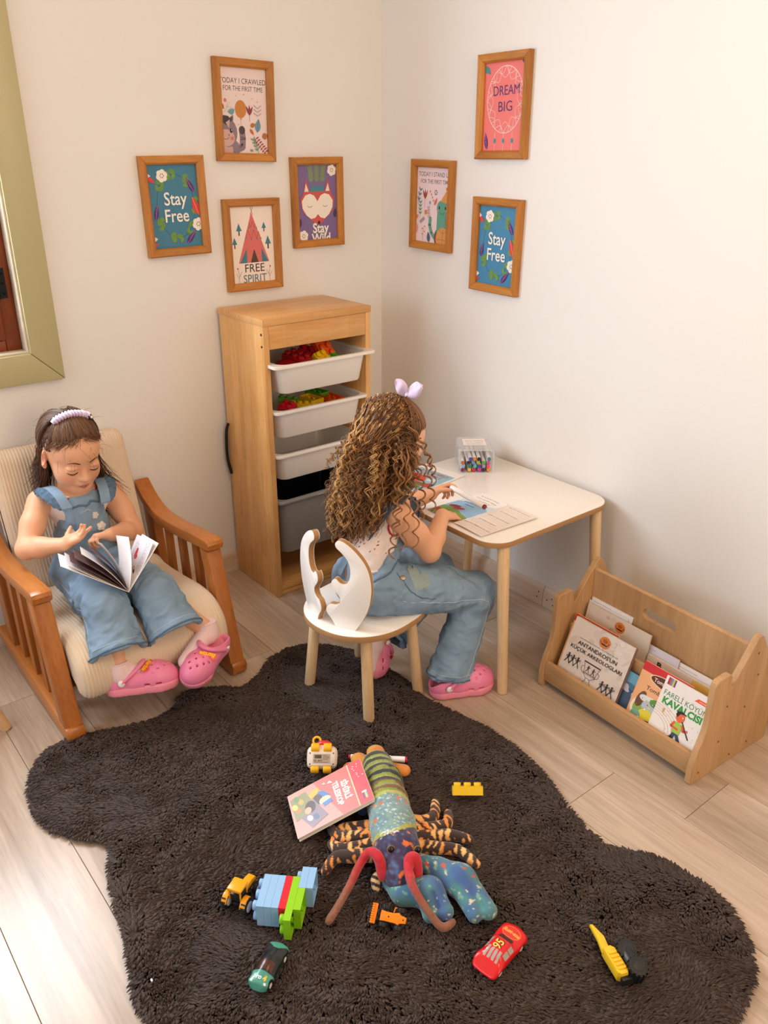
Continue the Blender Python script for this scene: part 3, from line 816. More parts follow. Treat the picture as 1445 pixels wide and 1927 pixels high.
for zz in (0.985, 0.945):
    bm = bmesh.new(); add_cyl(bm, (0, 0.001, 0), (0, -0.0015, 0), 0.004, n=10)
    o = bmobj('screw', bm, m_iron, cab); o.location = (cd / 2 - 0.011, -cw / 2, zz)
BW = cw - 2 * th - 0.030     # bin body width at the rim
def make_bin(label, zr, hgt, out, m, name='storage_bin'):
    """plastic bin: tapered tray with rounded corners and a rim with side lips; zr = rim height, out = how far it is pulled out"""
    t = thing(name, label, 'bin', (CX0 + cd / 2 + out, (CY0 + CY1) / 2, zr))
    L = cd - 0.02
    bm = bmesh.new()
    def ring(w, l, r, z): return [bm.verts.new((p[0], p[1], z)) for p in rrect(l, w, r, 5)]
    rows = [ring(BW * .90, L - .034, 0.03, -hgt), ring(BW * .92, L - .026, 0.036, -hgt + 0.006), ring(BW * .985, L - .004, 0.036, -0.012), ring(BW * .995, L, 0.036, -0.004), ring(BW * 0.995, L, 0.036, -0.0035),
            ring(BW * .98, L - .006, 0.034, -0.0035), ring(BW * .965, L - .010, .034, -0.012), ring(BW * .90, L - .032, 0.033, -hgt + 0.008), ring(BW * .88, L - .04, 0.03, -hgt + 0.004)]
    n = len(rows[0])
    for a, b in zip(rows[:-1], rows[1:]):
        for i in range(n): bm.faces.new((a[i], a[(i + 1) % n], b[(i + 1) % n], b[i]))
    bm.faces.new(list(reversed(rows[0]))); bm.faces.new(rows[-1])
    bmobj('tray', bm, m, t, ang=40)
    bm = bmesh.new()
    o_ = rrect(L + 0.026, cw - 2 * th - 0.003, 0.016, 4); i_ = rrect(L - 0.004, BW * .985, 0.034, 4)
    if out > 0.02: o_ = [(p[0], p[1] * (1.07 if p[0] > L / 2 - 0.03 else 1)) for p in o_]
    n = len(o_)
    V = [[bm.verts.new((p[0], p[1], z)) for p in q] for q, z in ((o_, -0.003), (o_, 0.005), ([(a[0] * .99, a[1] * .992) for a in o_], 0.007), ([(a[0] * 1.015, a[1] * 1.01) for a in i_], 0.007), (i_, 0.004), (i_, -0.003))]
    for k in range(6):
        a, b = V[k], V[(k + 1) % 6]
        for i in range(n): bm.faces.new((a[i], a[(i + 1) % n], b[(i + 1) % n], b[i]))
    bmobj('rim', bm, m, t, ang=40)
    return t
make_bin('white plastic bin full of red and orange blocks, topmost in the cabinet and pulled out', 0.878, 0.098, 0.045, m_bin)
make_bin('white plastic bin of yellow, green and orange bricks, second from the cabinet top', 0.712, 0.098, 0.016, m_bin)
make_bin('white plastic bin third from the cabinet top, nothing showing inside', 0.552, 0.098, 0.010, m_bin)
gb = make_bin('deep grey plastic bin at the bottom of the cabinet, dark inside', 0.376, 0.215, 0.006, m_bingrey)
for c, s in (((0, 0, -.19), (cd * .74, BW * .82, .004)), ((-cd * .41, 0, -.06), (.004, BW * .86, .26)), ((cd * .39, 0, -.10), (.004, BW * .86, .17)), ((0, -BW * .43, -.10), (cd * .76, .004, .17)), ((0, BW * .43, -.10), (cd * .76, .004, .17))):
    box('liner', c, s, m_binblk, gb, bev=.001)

# ================================================================== SHAGGY RUG
RUG = [(0.76, -1.787), (0.674, -1.729), (0.641, -1.644), (0.678, -1.55), (0.713, -1.42), (0.694, -1.343), (0.648, -1.295), (0.68, -1.212), (0.736, -1.141), (0.711, -1.059), (0.655, -0.985), (0.645, -0.906), (0.687, -0.817),
       (0.815, -0.734), (0.968, -0.722), (1.132, -0.731), (1.268, -0.705), (1.421, -0.685), (1.551, -0.698), (1.681, -0.742), (1.773, -0.772), (1.815, -0.774), (1.842, -0.775), (1.892, -0.743), (1.954, -0.704), (2.031, -0.694), (2.101, -0.7),
       (2.174, -0.74), (2.218, -0.786), (2.247, -0.845), (2.262, -0.92), (2.262, -1.01), (2.226, -1.12), (2.15, -1.24), (2.05, -1.35), (1.95, -1.46), (1.83, -1.61), (1.74, -1.72), (1.63, -1.80), (1.52, -1.815), (1.44, -1.797), (1.364, -1.775), (1.274, -1.759), (1.18, -1.736), (1.087, -1.705), (1.023, -1.753), (0.948, -1.797), (0.868, -1.81)]
RUGC = np.array(catmull(RUG, 6, closed=True))
def inside_poly(P, poly):
    x, y = P[:, 0], P[:, 1]; n = len(poly); r = np.zeros(len(P), bool); j = n - 1
    for i in range(n):
        xi, yi = poly[i]; xj, yj = poly[j]
        c = ((yi > y) != (yj > y)) & (x < (xj - xi) * (y - yi) / (yj - yi + 1e-12) + xi)
        r ^= c; j = i
    return r
def edge_dist(P, poly):
    d = np.full(len(P), 9.0); q = np.roll(poly, -1, 0); e = q - poly
    for i in range(0, len(P), 20000):
        p = P[i:i + 20000, None, :]
        t = np.clip(((p - poly) * e).sum(2) / (e ** 2).sum(1), 0, 1)
        d[i:i + 20000] = np.sqrt(((p - poly - t[..., None] * e) ** 2).sum(2)).min(1)
    return d
m_rugback = mat('rug_backing', '#3a302c', 0.95)
m_pile = attr_mat('rug_pile', 0.95)
m_pile.node_tree.nodes['Principled BSDF'].inputs['Sheen Weight'].default_value = 0.0
m_pile.node_tree.nodes['Principled BSDF'].inputs['Specular IOR Level'].default_value = 0.15
rug = thing('rug', 'dark brown shaggy rug with a wavy hide outline on the plank floor', 'rug', (1.45, -1.24, 0))
bm = bmesh.new(); add_prism(bm, [(p[0] - 1.45, p[1] + 1.24) for p in RUGC[::2]], 0.006, Matrix.Translation((0, 0, 0.0036)))
bmobj('backing', bm, m_rugback, rug)
def tufts(N, poly):
    lo, hi = poly.min(0), poly.max(0)
    P = rng.uniform(lo, hi, (N, 2)); P = P[inside_poly(P, poly)]
    n = len(P); ed = edge_dist(P, poly)
    P3 = np.c_[P, np.zeros(n)]
    # pile combed in slowly turning directions, in clumps
    ang = 2.6 * vnoise(P3, 4.5, 1) + 1.4 * vnoise(P3, 16, 2) + 0.9 * vnoise(P3, 55, 5) + rng.normal(0, .25, n) - 0.4
    L = (0.021 + 0.005 * rng.random(n)) * (1 + .18 * vnoise(P3, 40, 3)) * np.clip(0.75 + ed / .08, .75, 1)
    lean = 0.85 + 0.30 * vnoise(P3, 30, 4) + rng.normal(0, .10, n)
    # at the rim the pile falls outwards
    c = poly.mean(0); near = np.clip(1 - ed / .03, 0, 1)
    g = np.stack([edge_dist(P + [1e-3, 0], poly) - ed, edge_dist(P + [0, 1e-3], poly) - ed], 1)
    og = np.arctan2(-g[:, 1], -g[:, 0]); d = (og - ang + PI) % (2 * PI) - PI
    ang = ang + d * near * .9; lean = lean + near * .45
    dx, dy = np.cos(ang), np.sin(ang); w = 0.0031 + .0013 * rng.random(n)
    side = np.stack([-dy, dx, np.zeros(n)], 1)
    cs = []
    for t, ws in ((0, .85), (.55, 1.0)):
        a = lean * t * 1.25
        off = np.stack([dx * np.sin(a) * L * t, dy * np.sin(a) * L * t, np.cos(a * .85) * L * t], 1)
        ctr = P3 + [0, 0, .005] + off
        up = np.stack([-dx * np.cos(a), -dy * np.cos(a), np.sin(a)], 1)
        for k in range(3):
            th = 2 * PI * k / 3 + .5
            cs.append(ctr + (side * math.cos(th) + up * math.sin(th)) * (w * ws)[:, None])
    a = lean * 1.15
    tip = P3 + [0, 0, .005] + np.stack([dx * np.sin(a) * L, dy * np.sin(a) * L, np.cos(a * .9) * L], 1)
    V = np.stack(cs + [tip], 1).reshape(-1, 3)
    base = (np.arange(n) * 7)[:, None]
    quads = [[r * 3 + k, r * 3 + (k + 1) % 3, r * 3 + 3 + (k + 1) % 3, r * 3 + 3 + k] for r in range(1) for k in range(3)]
    tris = [[3 + k, 3 + (k + 1) % 3, 6] for k in range(3)]
    Q = (base[:, None, :] + np.array(quads)[None]).reshape(-1); T = (base[:, None, :] + np.array(tris)[None]).reshape(-1)
    nq, nt_ = n * 3, n * 3
    me = bpy.data.meshes.new('pile')
    V[:, 0] -= 1.45; V[:, 1] += 1.24
    me.vertices.add(len(V)); me.vertices.foreach_set('co', V.astype(np.float32).ravel())
    me.loops.add(nq * 4 + nt_ * 3); me.loops.foreach_set('vertex_index', np.concatenate([Q, T]).astype(np.int32))
    me.polygons.add(nq + nt_)
    me.polygons.foreach_set('loop_start', np.concatenate([np.arange(nq) * 4, nq * 4 + np.arange(nt_) * 3]).astype(np.int32))
    me.update(calc_edges=True)
    me.polygons.foreach_set('use_smooth', [True] * len(me.polygons))
    base_c = np.array(rgb('#4a403d')[:3]); warm = np.array(rgb('#574b47')[:3])
    mixv = np.clip(.5 + .5 * vnoise(P3, 9, 8), 0, 1)[:, None]
    col = (base_c * (1 - mixv) + warm * mixv) * rng.uniform(.82, 1.15, (n, 1))
    cv = np.repeat(col[:, None, :], 7, 1)
    set_tint(me, cv.reshape(-1, 3))
    return me
pile = link('pile', tufts(PILE_N, RUGC), m_pile, rug, kind='stuff')

# ================================================================== CHILDREN'S TABLE
m_ash = wood('pale_ash_leg', '#c79f70', '#e9caa0', 'Z', scale=16, stretch=10, rough=0.45, per_object=0.04)
m_white = mat('white_laminate', '#f6f1ec', 0.22)
m_mdf = mat('raw_mdf_edge', '#ae8355', 0.7, bump=0.2, bscale=300, vary=0.06, vscale=60)
table = thing('childrens_table', 'low white topped table with round ash legs against the right wall', 'table', (0.918, -0.292, 0))
TW, TD, TH = 0.618, 0.548, 0.51
bm = bmesh.new(); add_prism(bm, rrect(TW, TD, 0.075, 10), 0.0164, Matrix.Translation((0, 0, TH - 0.0102)), bev=0.001)
bmobj('tabletop_core', bm, m_mdf, table, label='raw fibreboard core showing at the rim')
bm = bmesh.new(); add_prism(bm, rrect(TW - .001, TD - .001, 0.075, 10), 0.0016, Matrix.Translation((0, 0, TH - 0.001)), bev=0.0005)
bmobj('tabletop_face', bm, m_white, table)
def leg(parent, a, b, r1, r2, n=20):
    """leg whose own Z axis runs down its grain"""
    a = Vector(a); b = Vector(b)
    bm = bmesh.new(); L = (b - a).length
    add_cyl(bm, (0, 0, 0), (0, 0, L), r1, r2, n=n, bev=0.0035)
    o = bmobj('leg', bm, m_ash, parent, ang=30)
    o.matrix_local = Matrix.Translation(a) @ (b - a).to_track_quat('Z', 'Y').to_matrix().to_4x4()
    return o
for sx, sy in ((1, -1), (1, 1), (-1, -1), (-1, 1)):
    leg(table, (sx * 0.329 if sx > 0 else -0.293, sy * 0.222, 0.0), (sx * 0.285 if sx > 0 else -0.262, sy * 0.212, TH - 0.0188), 0.0155, 0.0185)

# ================================================================== ANTLER CHAIR
chair = thing('childrens_chair', 'white childrens chair with antler backrest and ash legs standing on the rug edge', 'chair', (0.9675, -0.841, 0), math.radians(10))
SH = 0.305
seat = []
for k in range(72):
    a = 2 * PI * k / 72; c, s = math.cos(a), math.sin(a)
    if s < 0: x, y = 0.168 * abs(c) ** .92 * (1 if c > 0 else -1), -0.176 * abs(s) ** .95
    else: x, y = 0.168 * abs(c) ** .62 * (1 if c > 0 else -1), 0.160 * abs(s) ** .62
    seat.append((x, y))
bm = bmesh.new(); add_prism(bm, seat, 0.0184, Matrix.Translation((0, 0, SH - 0.0112)), bev=0.001)
bmobj('seat_core', bm, m_mdf, chair, label='raw fibreboard core showing at the rim')
bm = bmesh.new(); add_prism(bm, [(x * .997, y * .997) for x, y in seat], 0.0018, Matrix.Translation((0, 0, SH - 0.0010)), bev=0.0004)
bmobj('seat_face', bm, m_white, chair)
for (x, y) in ((-.135, -.104), (.124, -.112), (.136, .102), (-.1255, .1146)):
    ztop = SH - 0.0206
    leg(chair, (x, y, 0.008 if (x < 0 or y < 0) else 0.0), (x * .80, y * .86, ztop), 0.0165, 0.0165)
ANT = [(0.0, 0.0), (0.062, 0.0), (0.086, 0.04), (0.103, 0.081), (0.11, 0.118), (0.111, 0.152), (0.104, 0.191), (0.088, 0.222), (0.062, 0.25), (0.036, 0.268), (0.017, 0.273), (0.006, 0.264), (0.008, 0.251), (0.022, 0.239), (0.039, 0.222), (0.048, 0.2),
       (0.049, 0.173), (0.042, 0.151), (0.03, 0.142), (0.017, 0.144), (0.005, 0.154), (-0.007, 0.146), (-0.009, 0.13), (0.001, 0.115), (0.016, 0.097), (0.016, 0.081), (0.002, 0.072), (-0.014, 0.071), (-0.026, 0.057), (-0.025, 0.041), (-0.013, 0.026), (-0.003, 0.01)]
outl = [ANT[0]] + catmull(ANT[1:], 3) + catmull([ANT[-1], ANT[0]], 2)[1:-1]
def antler(wp, deg, mirror):
    pts = [(-(p[0] - 0.062) if mirror else p[0], p[1]) for p in outl]
    if mirror: pts = pts[::-1]; pts = [(x - 0.0, y) for x, y in pts]
    a = math.radians(deg)
    w = Matrix.Translation((wp[0], wp[1], SH + 0.0003)) @ Matrix.Rotation(a, 4, 'Z') @ Matrix(((1, 0, 0, 0), (0, 0, -1, 0.009), (0, 1, 0, 0), (0, 0, 0, 1)))
    loc = chair.matrix_basis.inverted() @ w
    bm = bmesh.new(); add_prism(bm, pts, 0.0150)
    bp = bmobj('antler', bm, m_mdf, chair, ang=50); bp.matrix_local = loc
    for zz in (-0.00835, 0.00835):
        bm = bmesh.new(); add_prism(bm, pts, 0.0016, bev=0.0004)
        f = bmobj('white_face', bm, m_white, bp, ang=30); f.location.z = zz
chair.rotation_euler = (0, 0, math.radians(10)); chair.matrix_basis = Matrix.Translation((0.9675, -0.841, 0)) @ Matrix.Rotation(math.radians(10), 4, 'Z')
antler((1.0151, -0.976), 29, False)
antler((0.890, -0.982), -10, True)

# ================================================================== BOOK DISPLAY BOX
m_oakY = wood('oak_veneer_upright', '#a67d52', '#cda476', 'Z', scale=9, stretch=10, rough=0.5, per_object=0.03)
m_oakX = wood('oak_veneer_long', '#a67d52', '#cda476', 'X', scale=9, stretch=10, rough=0.5, per_object=0.03)
m_oakEdge = mat('oak_edge_band', '#b98f63', 0.55, vary=0.05, vscale=30)
BXR = Matrix.Translation((1.2845, -0.393, 0)) @ Matrix.Rotation(-0.055, 4, 'Z')
shelf = thing('book_display_box', 'low oak veneer book display box on the floor by the right wall', 'bookshelf', (1.2845, -0.393, 0), -0.055)
BL, BT = 0.560, 0.018
prof = [(0.004, 0), (0, 0.006), (0, 0.05), (.003, .072), (.012, .105), (.025, .135), (.033, .158), (.036, .18), (.037, .23), (.037, .296), (.041, .306), (.050, .312), (.092, .315), (.102, .312), (.107, .304), (.110, .272), (.113, .268), (.118, .270), (.196, .378), (.206, .387), (.216, .389), (.226, .383),
        (.268, .318), (.305, .262), (.330, .215), (.345, .160), (.350, .10), (.350, .006), (.346, 0)]
for s, lab in ((0, 0), (1, 1)):
    bm = bmesh.new(); add_prism(bm, prof, BT, bev=0.0012, seg=1)
    bmesh.ops.transform(bm, matrix=Matrix(((0, 0, 1, 0), (1, 0, 0, 0), (0, 1, 0, 0), (0, 0, 0, 1))), verts=bm.verts)
    o = bmobj('side_panel', bm, m_oakY, shelf, ang=25); o.location = (BT / 2 + s * (BL - BT), 0, 0)
# back panel with a slotted handhold
iw = BL - 2 * BT - .0008
def slot_panel():
    bm = bmesh.new(); z0, z1 = 0.016, 0.358; hx, hz, hw, hh = .250, .298, .118, .034
    outer = [(0, z0), (iw, z0), (iw, z1), (0, z1)]
    hole = rrect(hw, hh, hh / 2 - .0005, 6, hx, hz)
    for zz in (0,):
        pass
    from mathutils.geometry import tessellate_polygon
    allp = outer + hole
    tris = tessellate_polygon([[Vector((p[0], p[1], 0)) for p in outer], [Vector((p[0], p[1], 0)) for p in hole[::-1]]])
    ordp = outer + hole[::-1]
    A = [bm.verts.new((p[0], -.008, p[1])) for p in ordp]; B = [bm.verts.new((p[0], .008, p[1])) for p in ordp]
    for t in tris:
        bm.faces.new([A[i] for i in t]); bm.faces.new([B[i] for i in reversed(t)])
    def wallq(i0, n):
        for i in range(n):
            a, b = i0 + i, i0 + (i + 1) % n; bm.faces.new((A[a], A[b], B[b], B[a]))
    wallq(0, 4); wallq(4, len(hole))
    return bm
o = bmobj('back_panel', slot_panel(), m_oakY, shelf, ang=30); o.location = (BT + .0004, 0.199, 0)
box('divider', (BL / 2, 0.108, 0.1235), (iw, 0.012, 0.146), m_oakX, shelf, bev=.001)
box('front_rail', (BL / 2, 0.0155, 0.056), (iw, 0.015, 0.066), m_oakX, shelf, bev=.001)
box('bottom_board', (BL / 2, 0.112, 0.044), (iw, 0.176, 0.012), m_oakX, shelf, bev=.001)
m_hole = mat('drill_plug', '#6d4a2c', 0.8)
for (d, zz) in ((.215, .335), (.235, .26), (.10, .10), (.11, .21), (.20, .17), (.03, .03), (.17, .024), (.25, .03)):
    bm = bmesh.new(); add_cyl(bm, (-.0004, 0, 0), (.0006, 0, 0), 0.0032, n=10)
    o = bmobj('screw_cap', bm, m_hole, shelf); o.location = (BL, d, zz)

# ================================================================== ROCKING CHAIR
m_cherryX = wood('cherry_stained_wood', '#96501a', '#c27a38', 'X', scale=9, stretch=12, rough=0.3, per_object=0.06)
m_cherryZ = wood('cherry_stained_post', '#96501a', '#c27a38', 'Z', scale=9, stretch=12, rough=0.3, per_object=0.06)
m_cord = mat('cream_corduroy', '#dfc9b0', 0.92, bump=0.3, bscale=500, vary=0.04, vscale=30)
m_cord.node_tree.nodes['Principled BSDF'].inputs['Sheen Weight'].default_value = 0.2
RK = thing('rocking_chair', 'wooden rocking armchair with slatted sides and a cream corduroy cushion by the left wall', 'armchair', (0.0, -1.365, 0), 0.0)
YS = (-0.262, 0.262)       # centre planes of the two sides
def side_prism(name, pts, t, y, m, bev=0.005):
    bm = bmesh.new(); add_prism(bm, pts, t, bev=bev)
    bmesh.ops.transform(bm, matrix=Matrix(((1, 0, 0, 0), (0, 0, -1, 0), (0, 1, 0, 0), (0, 0, 0, 1))), verts=bm.verts)
    o = bmobj(name, bm, m, RK, ang=40); o.location.y = y
    return o
def quad_bar(name, a, b, wa, t, y, m, bev=.004, wb=None):
    """bar in the side plane from a=(x,z) to b, width wa across"""
    a = Vector((a[0], a[1])); b = Vector((b[0], b[1])); wb = wb or wa
    hx = Vector((1, 0))
    return side_prism(name, [tuple(a - hx * wa / 2), tuple(a + hx * wa / 2), tuple(b + hx * wb / 2), tuple(b - hx * wb / 2)], t, y, m, bev)
for y in YS:
    top = catmull([(.028, .482), (.09, .438), (.165, .412), (.26, .410), (.36, .420), (.46, .434), (.545, .444)], 5)
    bot = catmull([(.545, .408), (.46, .398), (.36, .384), (.26, .374), (.165, .376), (.09, .402), (.028, .444)], 5)
    side_prism('armrest', top + [(.560, .440), (.566, .430), (.562, .412)] + bot, .056, y, m_cherryX, .006)
    quad_bar('front_post', (.628, .020), (.523, .403), .052, .050, y, m_cherryZ, .005)
    quad_bar('rear_post', (.135, .060), (.088, .398), .070, .032, y, m_cherryZ, .003)
    for xa, xb in ((.215, .200), (.318, .312), (.425, .418)):
        quad_bar('slat', (xb + .03 * 1.0, .055), (xa, .384), .040, .016, y, m_cherryZ, .002)
    up = catmull([(.655, .048), (.52, .062), (.36, .070), (.20, .076), (.025, .086)], 5); dn = catmull([(.022, .040), (.2, .020), (.36, .008), (.52, .003), (.645, .0)], 5)
    side_prism('rocker', up + dn + [(.660, .012), (.664, .034)], .052, y, m_cherryX, .005)
for (x, zz) in ((.56, .150), (.20, .175)):
    box('cross_rail', (x, 0, zz), (.028, .468, .05), m_cherryZ, RK, bev=.003)
def corduroy(name, prof, y0, y1, pitch=.0098, amp=.0030, round_=.035):
    """closed profile in (x,z), swept across with ribs along its length"""
    P = np.array(catmull(prof, 7, closed=True)); T = np.roll(P, -1, 0) - np.roll(P, 1, 0)
    N = np.stack([T[:, 1], -T[:, 0]], 1); N /= np.linalg.norm(N, axis=1)[:, None]
    area = np.sum(P[:, 0] * np.roll(P[:, 1], -1) - np.roll(P[:, 0], -1) * P[:, 1])
    if area < 0: N = -N
    nr = int((y1 - y0) / pitch); ys = np.linspace(y0, y1, nr * 4 + 1)
    V = []
    for y in ys:
        e = min(y - y0, y1 - y); ins = 0
        if e < round_: ins = round_ - math.sqrt(max(round_ ** 2 - (round_ - e) ** 2, 0))
        rib = amp * (abs(math.cos(PI * (y - y0) / pitch)) ** .7 - .5)
        wave = .0022 * math.sin(y * 23 + 1)
        q = P - N * (ins - rib)
        for i in range(len(q)): V.append((q[i, 0], y, q[i, 1] + wave * .4))
    n = len(P); F = []
    for j in range(len(ys) - 1):
        for i in range(n): F.append((j * n + i, j * n + (i + 1) % n, (j + 1) * n + (i + 1) % n, (j + 1) * n + i))
    F.append(tuple(range(n))); F.append(tuple(reversed(range((len(ys) - 1) * n, len(ys) * n))))
    bm = bmesh.new(); vs = [bm.verts.new(v) for v in V]
    for f in F: bm.faces.new([vs[i] for i in f])
    return bmobj(name, bm, m_cord, RK, ang=80)
corduroy('seat_cushion', [(.185, .268), (.24, .262), (.33, .268), (.43, .280), (.53, .292), (.61, .282), (.665, .238), (.682, .180), (.668, .132), (.62, .126), (.54, .172), (.42, .185), (.30, .178), (.20, .180), (.165, .215)], -.232, .232)
corduroy('back_cushion', [(.205, .272), (.185, .33), (.155, .43), (.125, .53), (.098, .62), (.080, .668), (.055, .688), (.026, .680), (.019, .64), (.030, .55), (.055, .44), (.085, .33), (.115, .262), (.165, .245)], -.226, .205)

# ================================================================== STOOL at the left edge
stool = thing('wooden_stool', 'pale wooden stool at the left edge, only one round leg in view', 'stool', (0.36, -2.02, 0))
bm = bmesh.new(); add_cyl(bm, (0, 0, .40), (0, 0, .425), .16, n=40, bev=.005); bmobj('seat', bm, m_ash, stool)
for k, (dx, dy) in enumerate(((.107, .252), (-.107, .16), (.15, -.16), (-.12, -.16))):
    leg(stool, (dx, dy, 0), (dx * .88, dy * .50, .3998), .016, .016)

# ================================================================== FIGURES: helpers
def nrm(v):
    v = np.array(v, float); return v / np.linalg.norm(v)
def frame(fwd, up):
    """columns: forward, left, up"""
    f = nrm(fwd); u = np.array(up, float); u = nrm(u - f * (u @ f)); l = np.cross(u, f)
    return np.stack([f, l, u], 1)
def rotv(v, axis, a):
    v = np.array(v, float); k = nrm(axis)
    return v * math.cos(a) + np.cross(k, v) * math.sin(a) + k * (k @ v) * (1 - math.cos(a))
SKIN = np.array(rgb('#e2aa86')[:3]); LIP = np.array(rgb('#cc7c6c')[:3]); BLUSH = np.array(rgb('#dc937a')[:3])
m_skin = attr_mat('skin', 0.5)
m_skin.node_tree.nodes['Principled BSDF'].inputs['Subsurface Weight'].default_value = 0.12
m_skin.node_tree.nodes['Principled BSDF'].inputs['Subsurface Radius'].default_value = (0.012, 0.005, 0.003)
m_skin.node_tree.nodes['Principled BSDF'].inputs['Subsurface Scale'].default_value = 0.5
def head_field(F, c, R, gaze=0.0, s=1.0):
    """child's head; c = centre between the ears, R columns forward/left/up"""
    P = lambda f, l, u: c + R @ (np.array([f, l, u]) * s)
    E = lambda p, r, k, op='add': F.ell(P(*p), np.array(r) * s, R, k, op)
    E((-.014, 0, .030), (.090, .073, .076), .0)
    E((.014, 0, -.030), (.064, .058, .070), .03)
    for q in (1, -1):
        E((.040, q * .031, -.040), (.032, .029, .034), .02)
    E((.034, 0, .030), (.050, .056, .044), .02)
    E((.052, 0, -.084), (.021, .023, .017), .02)
    E((.030, 0, -.078), (.040, .040, .024), .02)
    for q in (1, -1):
        E((.088, q * .0295, -.010), (.017, .017, .0115), .010, 'sub')
        E((.0655, q * .0295, -.012), (.0150, .0165, .0135), .004)
        E((.070, q * .0295, -.0025), (.0130, .0165, .0055), .004)
    F.cap(P(.074, 0, -.004), P(.087, 0, -.032), .0065 * s, .0085 * s, .010)
    E((.0895, 0, -.0345), (.0105, .0105, .0088), .008)
    for q in (1, -1):
        E((.081, q * .0105, -.0375), (.0085, .0062, .0062), .005)
    E((.073, 0, -.055), (.014, .021, .013), .010)
    F.chain([P(.074, .0155, -.0615), P(.0815, .006, -.0575), P(.0810, 0, -.0585), P(.0815, -.006, -.0575), P(.074, -.0155, -.0615)], np.array([.0028, .0042, .0040, .0042, .0028]) * s, .003)
    F.chain([P(.074, .0135, -.0645), P(.0795, 0, -.0675), P(.074, -.0135, -.0645)], np.array([.003, .0054, .003]) * s, .003)
    for q in (1, -1):
        er = frame(R @ np.array([.75, q * .55, .1]), R[:, 2])
        F.ell(P(-.006, q * .074, -.008), np.array([.017, .007, .027]) * s, er, .004)
        F.ell(P(.001, q * .0815, -.006), np.array([.0095, .006, .017]) * s, er, .004, 'sub')
        F.ell(P(-.001, q * .0735, -.030), np.array([.008, .005, .009]) * s, er, .004)
def head_tint(V, c, R, s=1.0):
    L = ((V - c) @ R) / s
    col = np.tile(SKIN, (len(V), 1)).astype(float)
    def blend(mask, colr): 
        m = np.clip(mask, 0, 1)[:, None]; col[:] = col * (1 - m) + np.array(colr) * m
    for q in (1, -1):
        d = np.sqrt(((L[:, 0] - .055) / .05) ** 2 + ((L[:, 1] - q * .040) / .024) ** 2 + ((L[:, 2] + .040) / .022) ** 2); blend((1 - d) * .9, BLUSH)
        d = np.sqrt(((L[:, 0] + .004) / .02) ** 2 + ((L[:, 1] - q * .078) / .014) ** 2 + ((L[:, 2] + .006) / .034) ** 2); blend((1 - d) * 1.2, BLUSH)
        d = np.abs(L[:, 2] + .004) / .006 + np.abs(np.abs(L[:, 1]) - .0295) / .026 + np.abs(L[:, 0] - .075) / .05; blend((1 - d) * .35, (.42, .22, .16))
    lw = np.abs(L[:, 1]) / .0165
    d = np.maximum(np.abs(L[:, 2] + .0625) / (.0095 * np.clip(1.05 - lw ** 2, .05, 1)), lw)
    blend(np.where((L[:, 0] > .066) & (L[:, 0] < .10), (1.05 - d) * 4, 0), LIP)
    d = np.maximum(np.abs(L[:, 2] + .0630 - .0012 * lw) / .0016, lw); blend(np.where((L[:, 0] > .066) & (L[:, 0] < .10), (1.1 - d) * 2, 0), (.20, .065, .055))
    d = np.sqrt(((L[:, 0] - .092) / .02) ** 2 + (L[:, 1] / .014) ** 2 + ((L[:, 2] + .036) / .010) ** 2); blend((1 - d) * .5, BLUSH)
    return col
def hand_field(F, wrist, d, n, side, curls, s=1.0, splay=(.16, .05, -.05, -.17), thumb=(.9, .5, .2)):
    """palm and five separate fingers. d wrist to knuckles, n out of the palm, side = towards the thumb"""
    d = nrm(d); n = np.array(n, float); n = nrm(n - d * (n @ d)); t = nrm(np.array(side, float) - d * (np.array(side) @ d) - n * (np.array(side) @ n))
    w = np.array(wrist, float); o = lambda a, b, c=0: w + (d * a + t * b + n * c) * s
    tips = []
    for b in (.014, .005, -.005, -.014):
        F.cap(o(.004, b * .75), o(.040, b), .0100 * s, .0088 * s, .008)
    F.ell(o(.018, .014, .004), np.array([.017, .010, .010]) * s, np.stack([d, t, n], 1), .008)
    lens = ((.020, .013, .011), (.022, .015, .011), (.020, .014, .011), (.016, .011, .010))
    for i in range(4):
        a = rotv(d, n, splay[i] * (1 if np.cross(n, d) @ t > 0 else -1)); ax = np.cross(d, n)
        p = o(.043 - (.002 if i in (0, 2) else .005 if i == 3 else 0), (.0168, .0056, -.0056, -.0160)[i], -.001); rad = (.0064, .0066, .0062, .0056)[i]
        for j in range(3):
            a = rotv(a, ax, curls[i][j]); q = p + a * lens[i][j] * s
            F.cap(p, q, rad * s * (1 - .08 * j), rad * s * (.93 - .09 * j), .0022)
            p = q
        tips.append(p)
    a = nrm(d * math.cos(thumb[0]) + t * math.sin(thumb[0]) + n * thumb[2]); p = o(.012, .016, .003)
    ax = np.cross(a, nrm(n * .6 - t * .8))
    for j, L in enumerate((.018, .014, .012)):
        q = p + a * L * s; F.cap(p, q, (.0082, .0070, .0066)[j] * s, (.0072, .0066, .0056)[j] * s, .003); p = q
        a = rotv(a, ax, thumb[1] * .5)
    tips.append(p)
    return tips
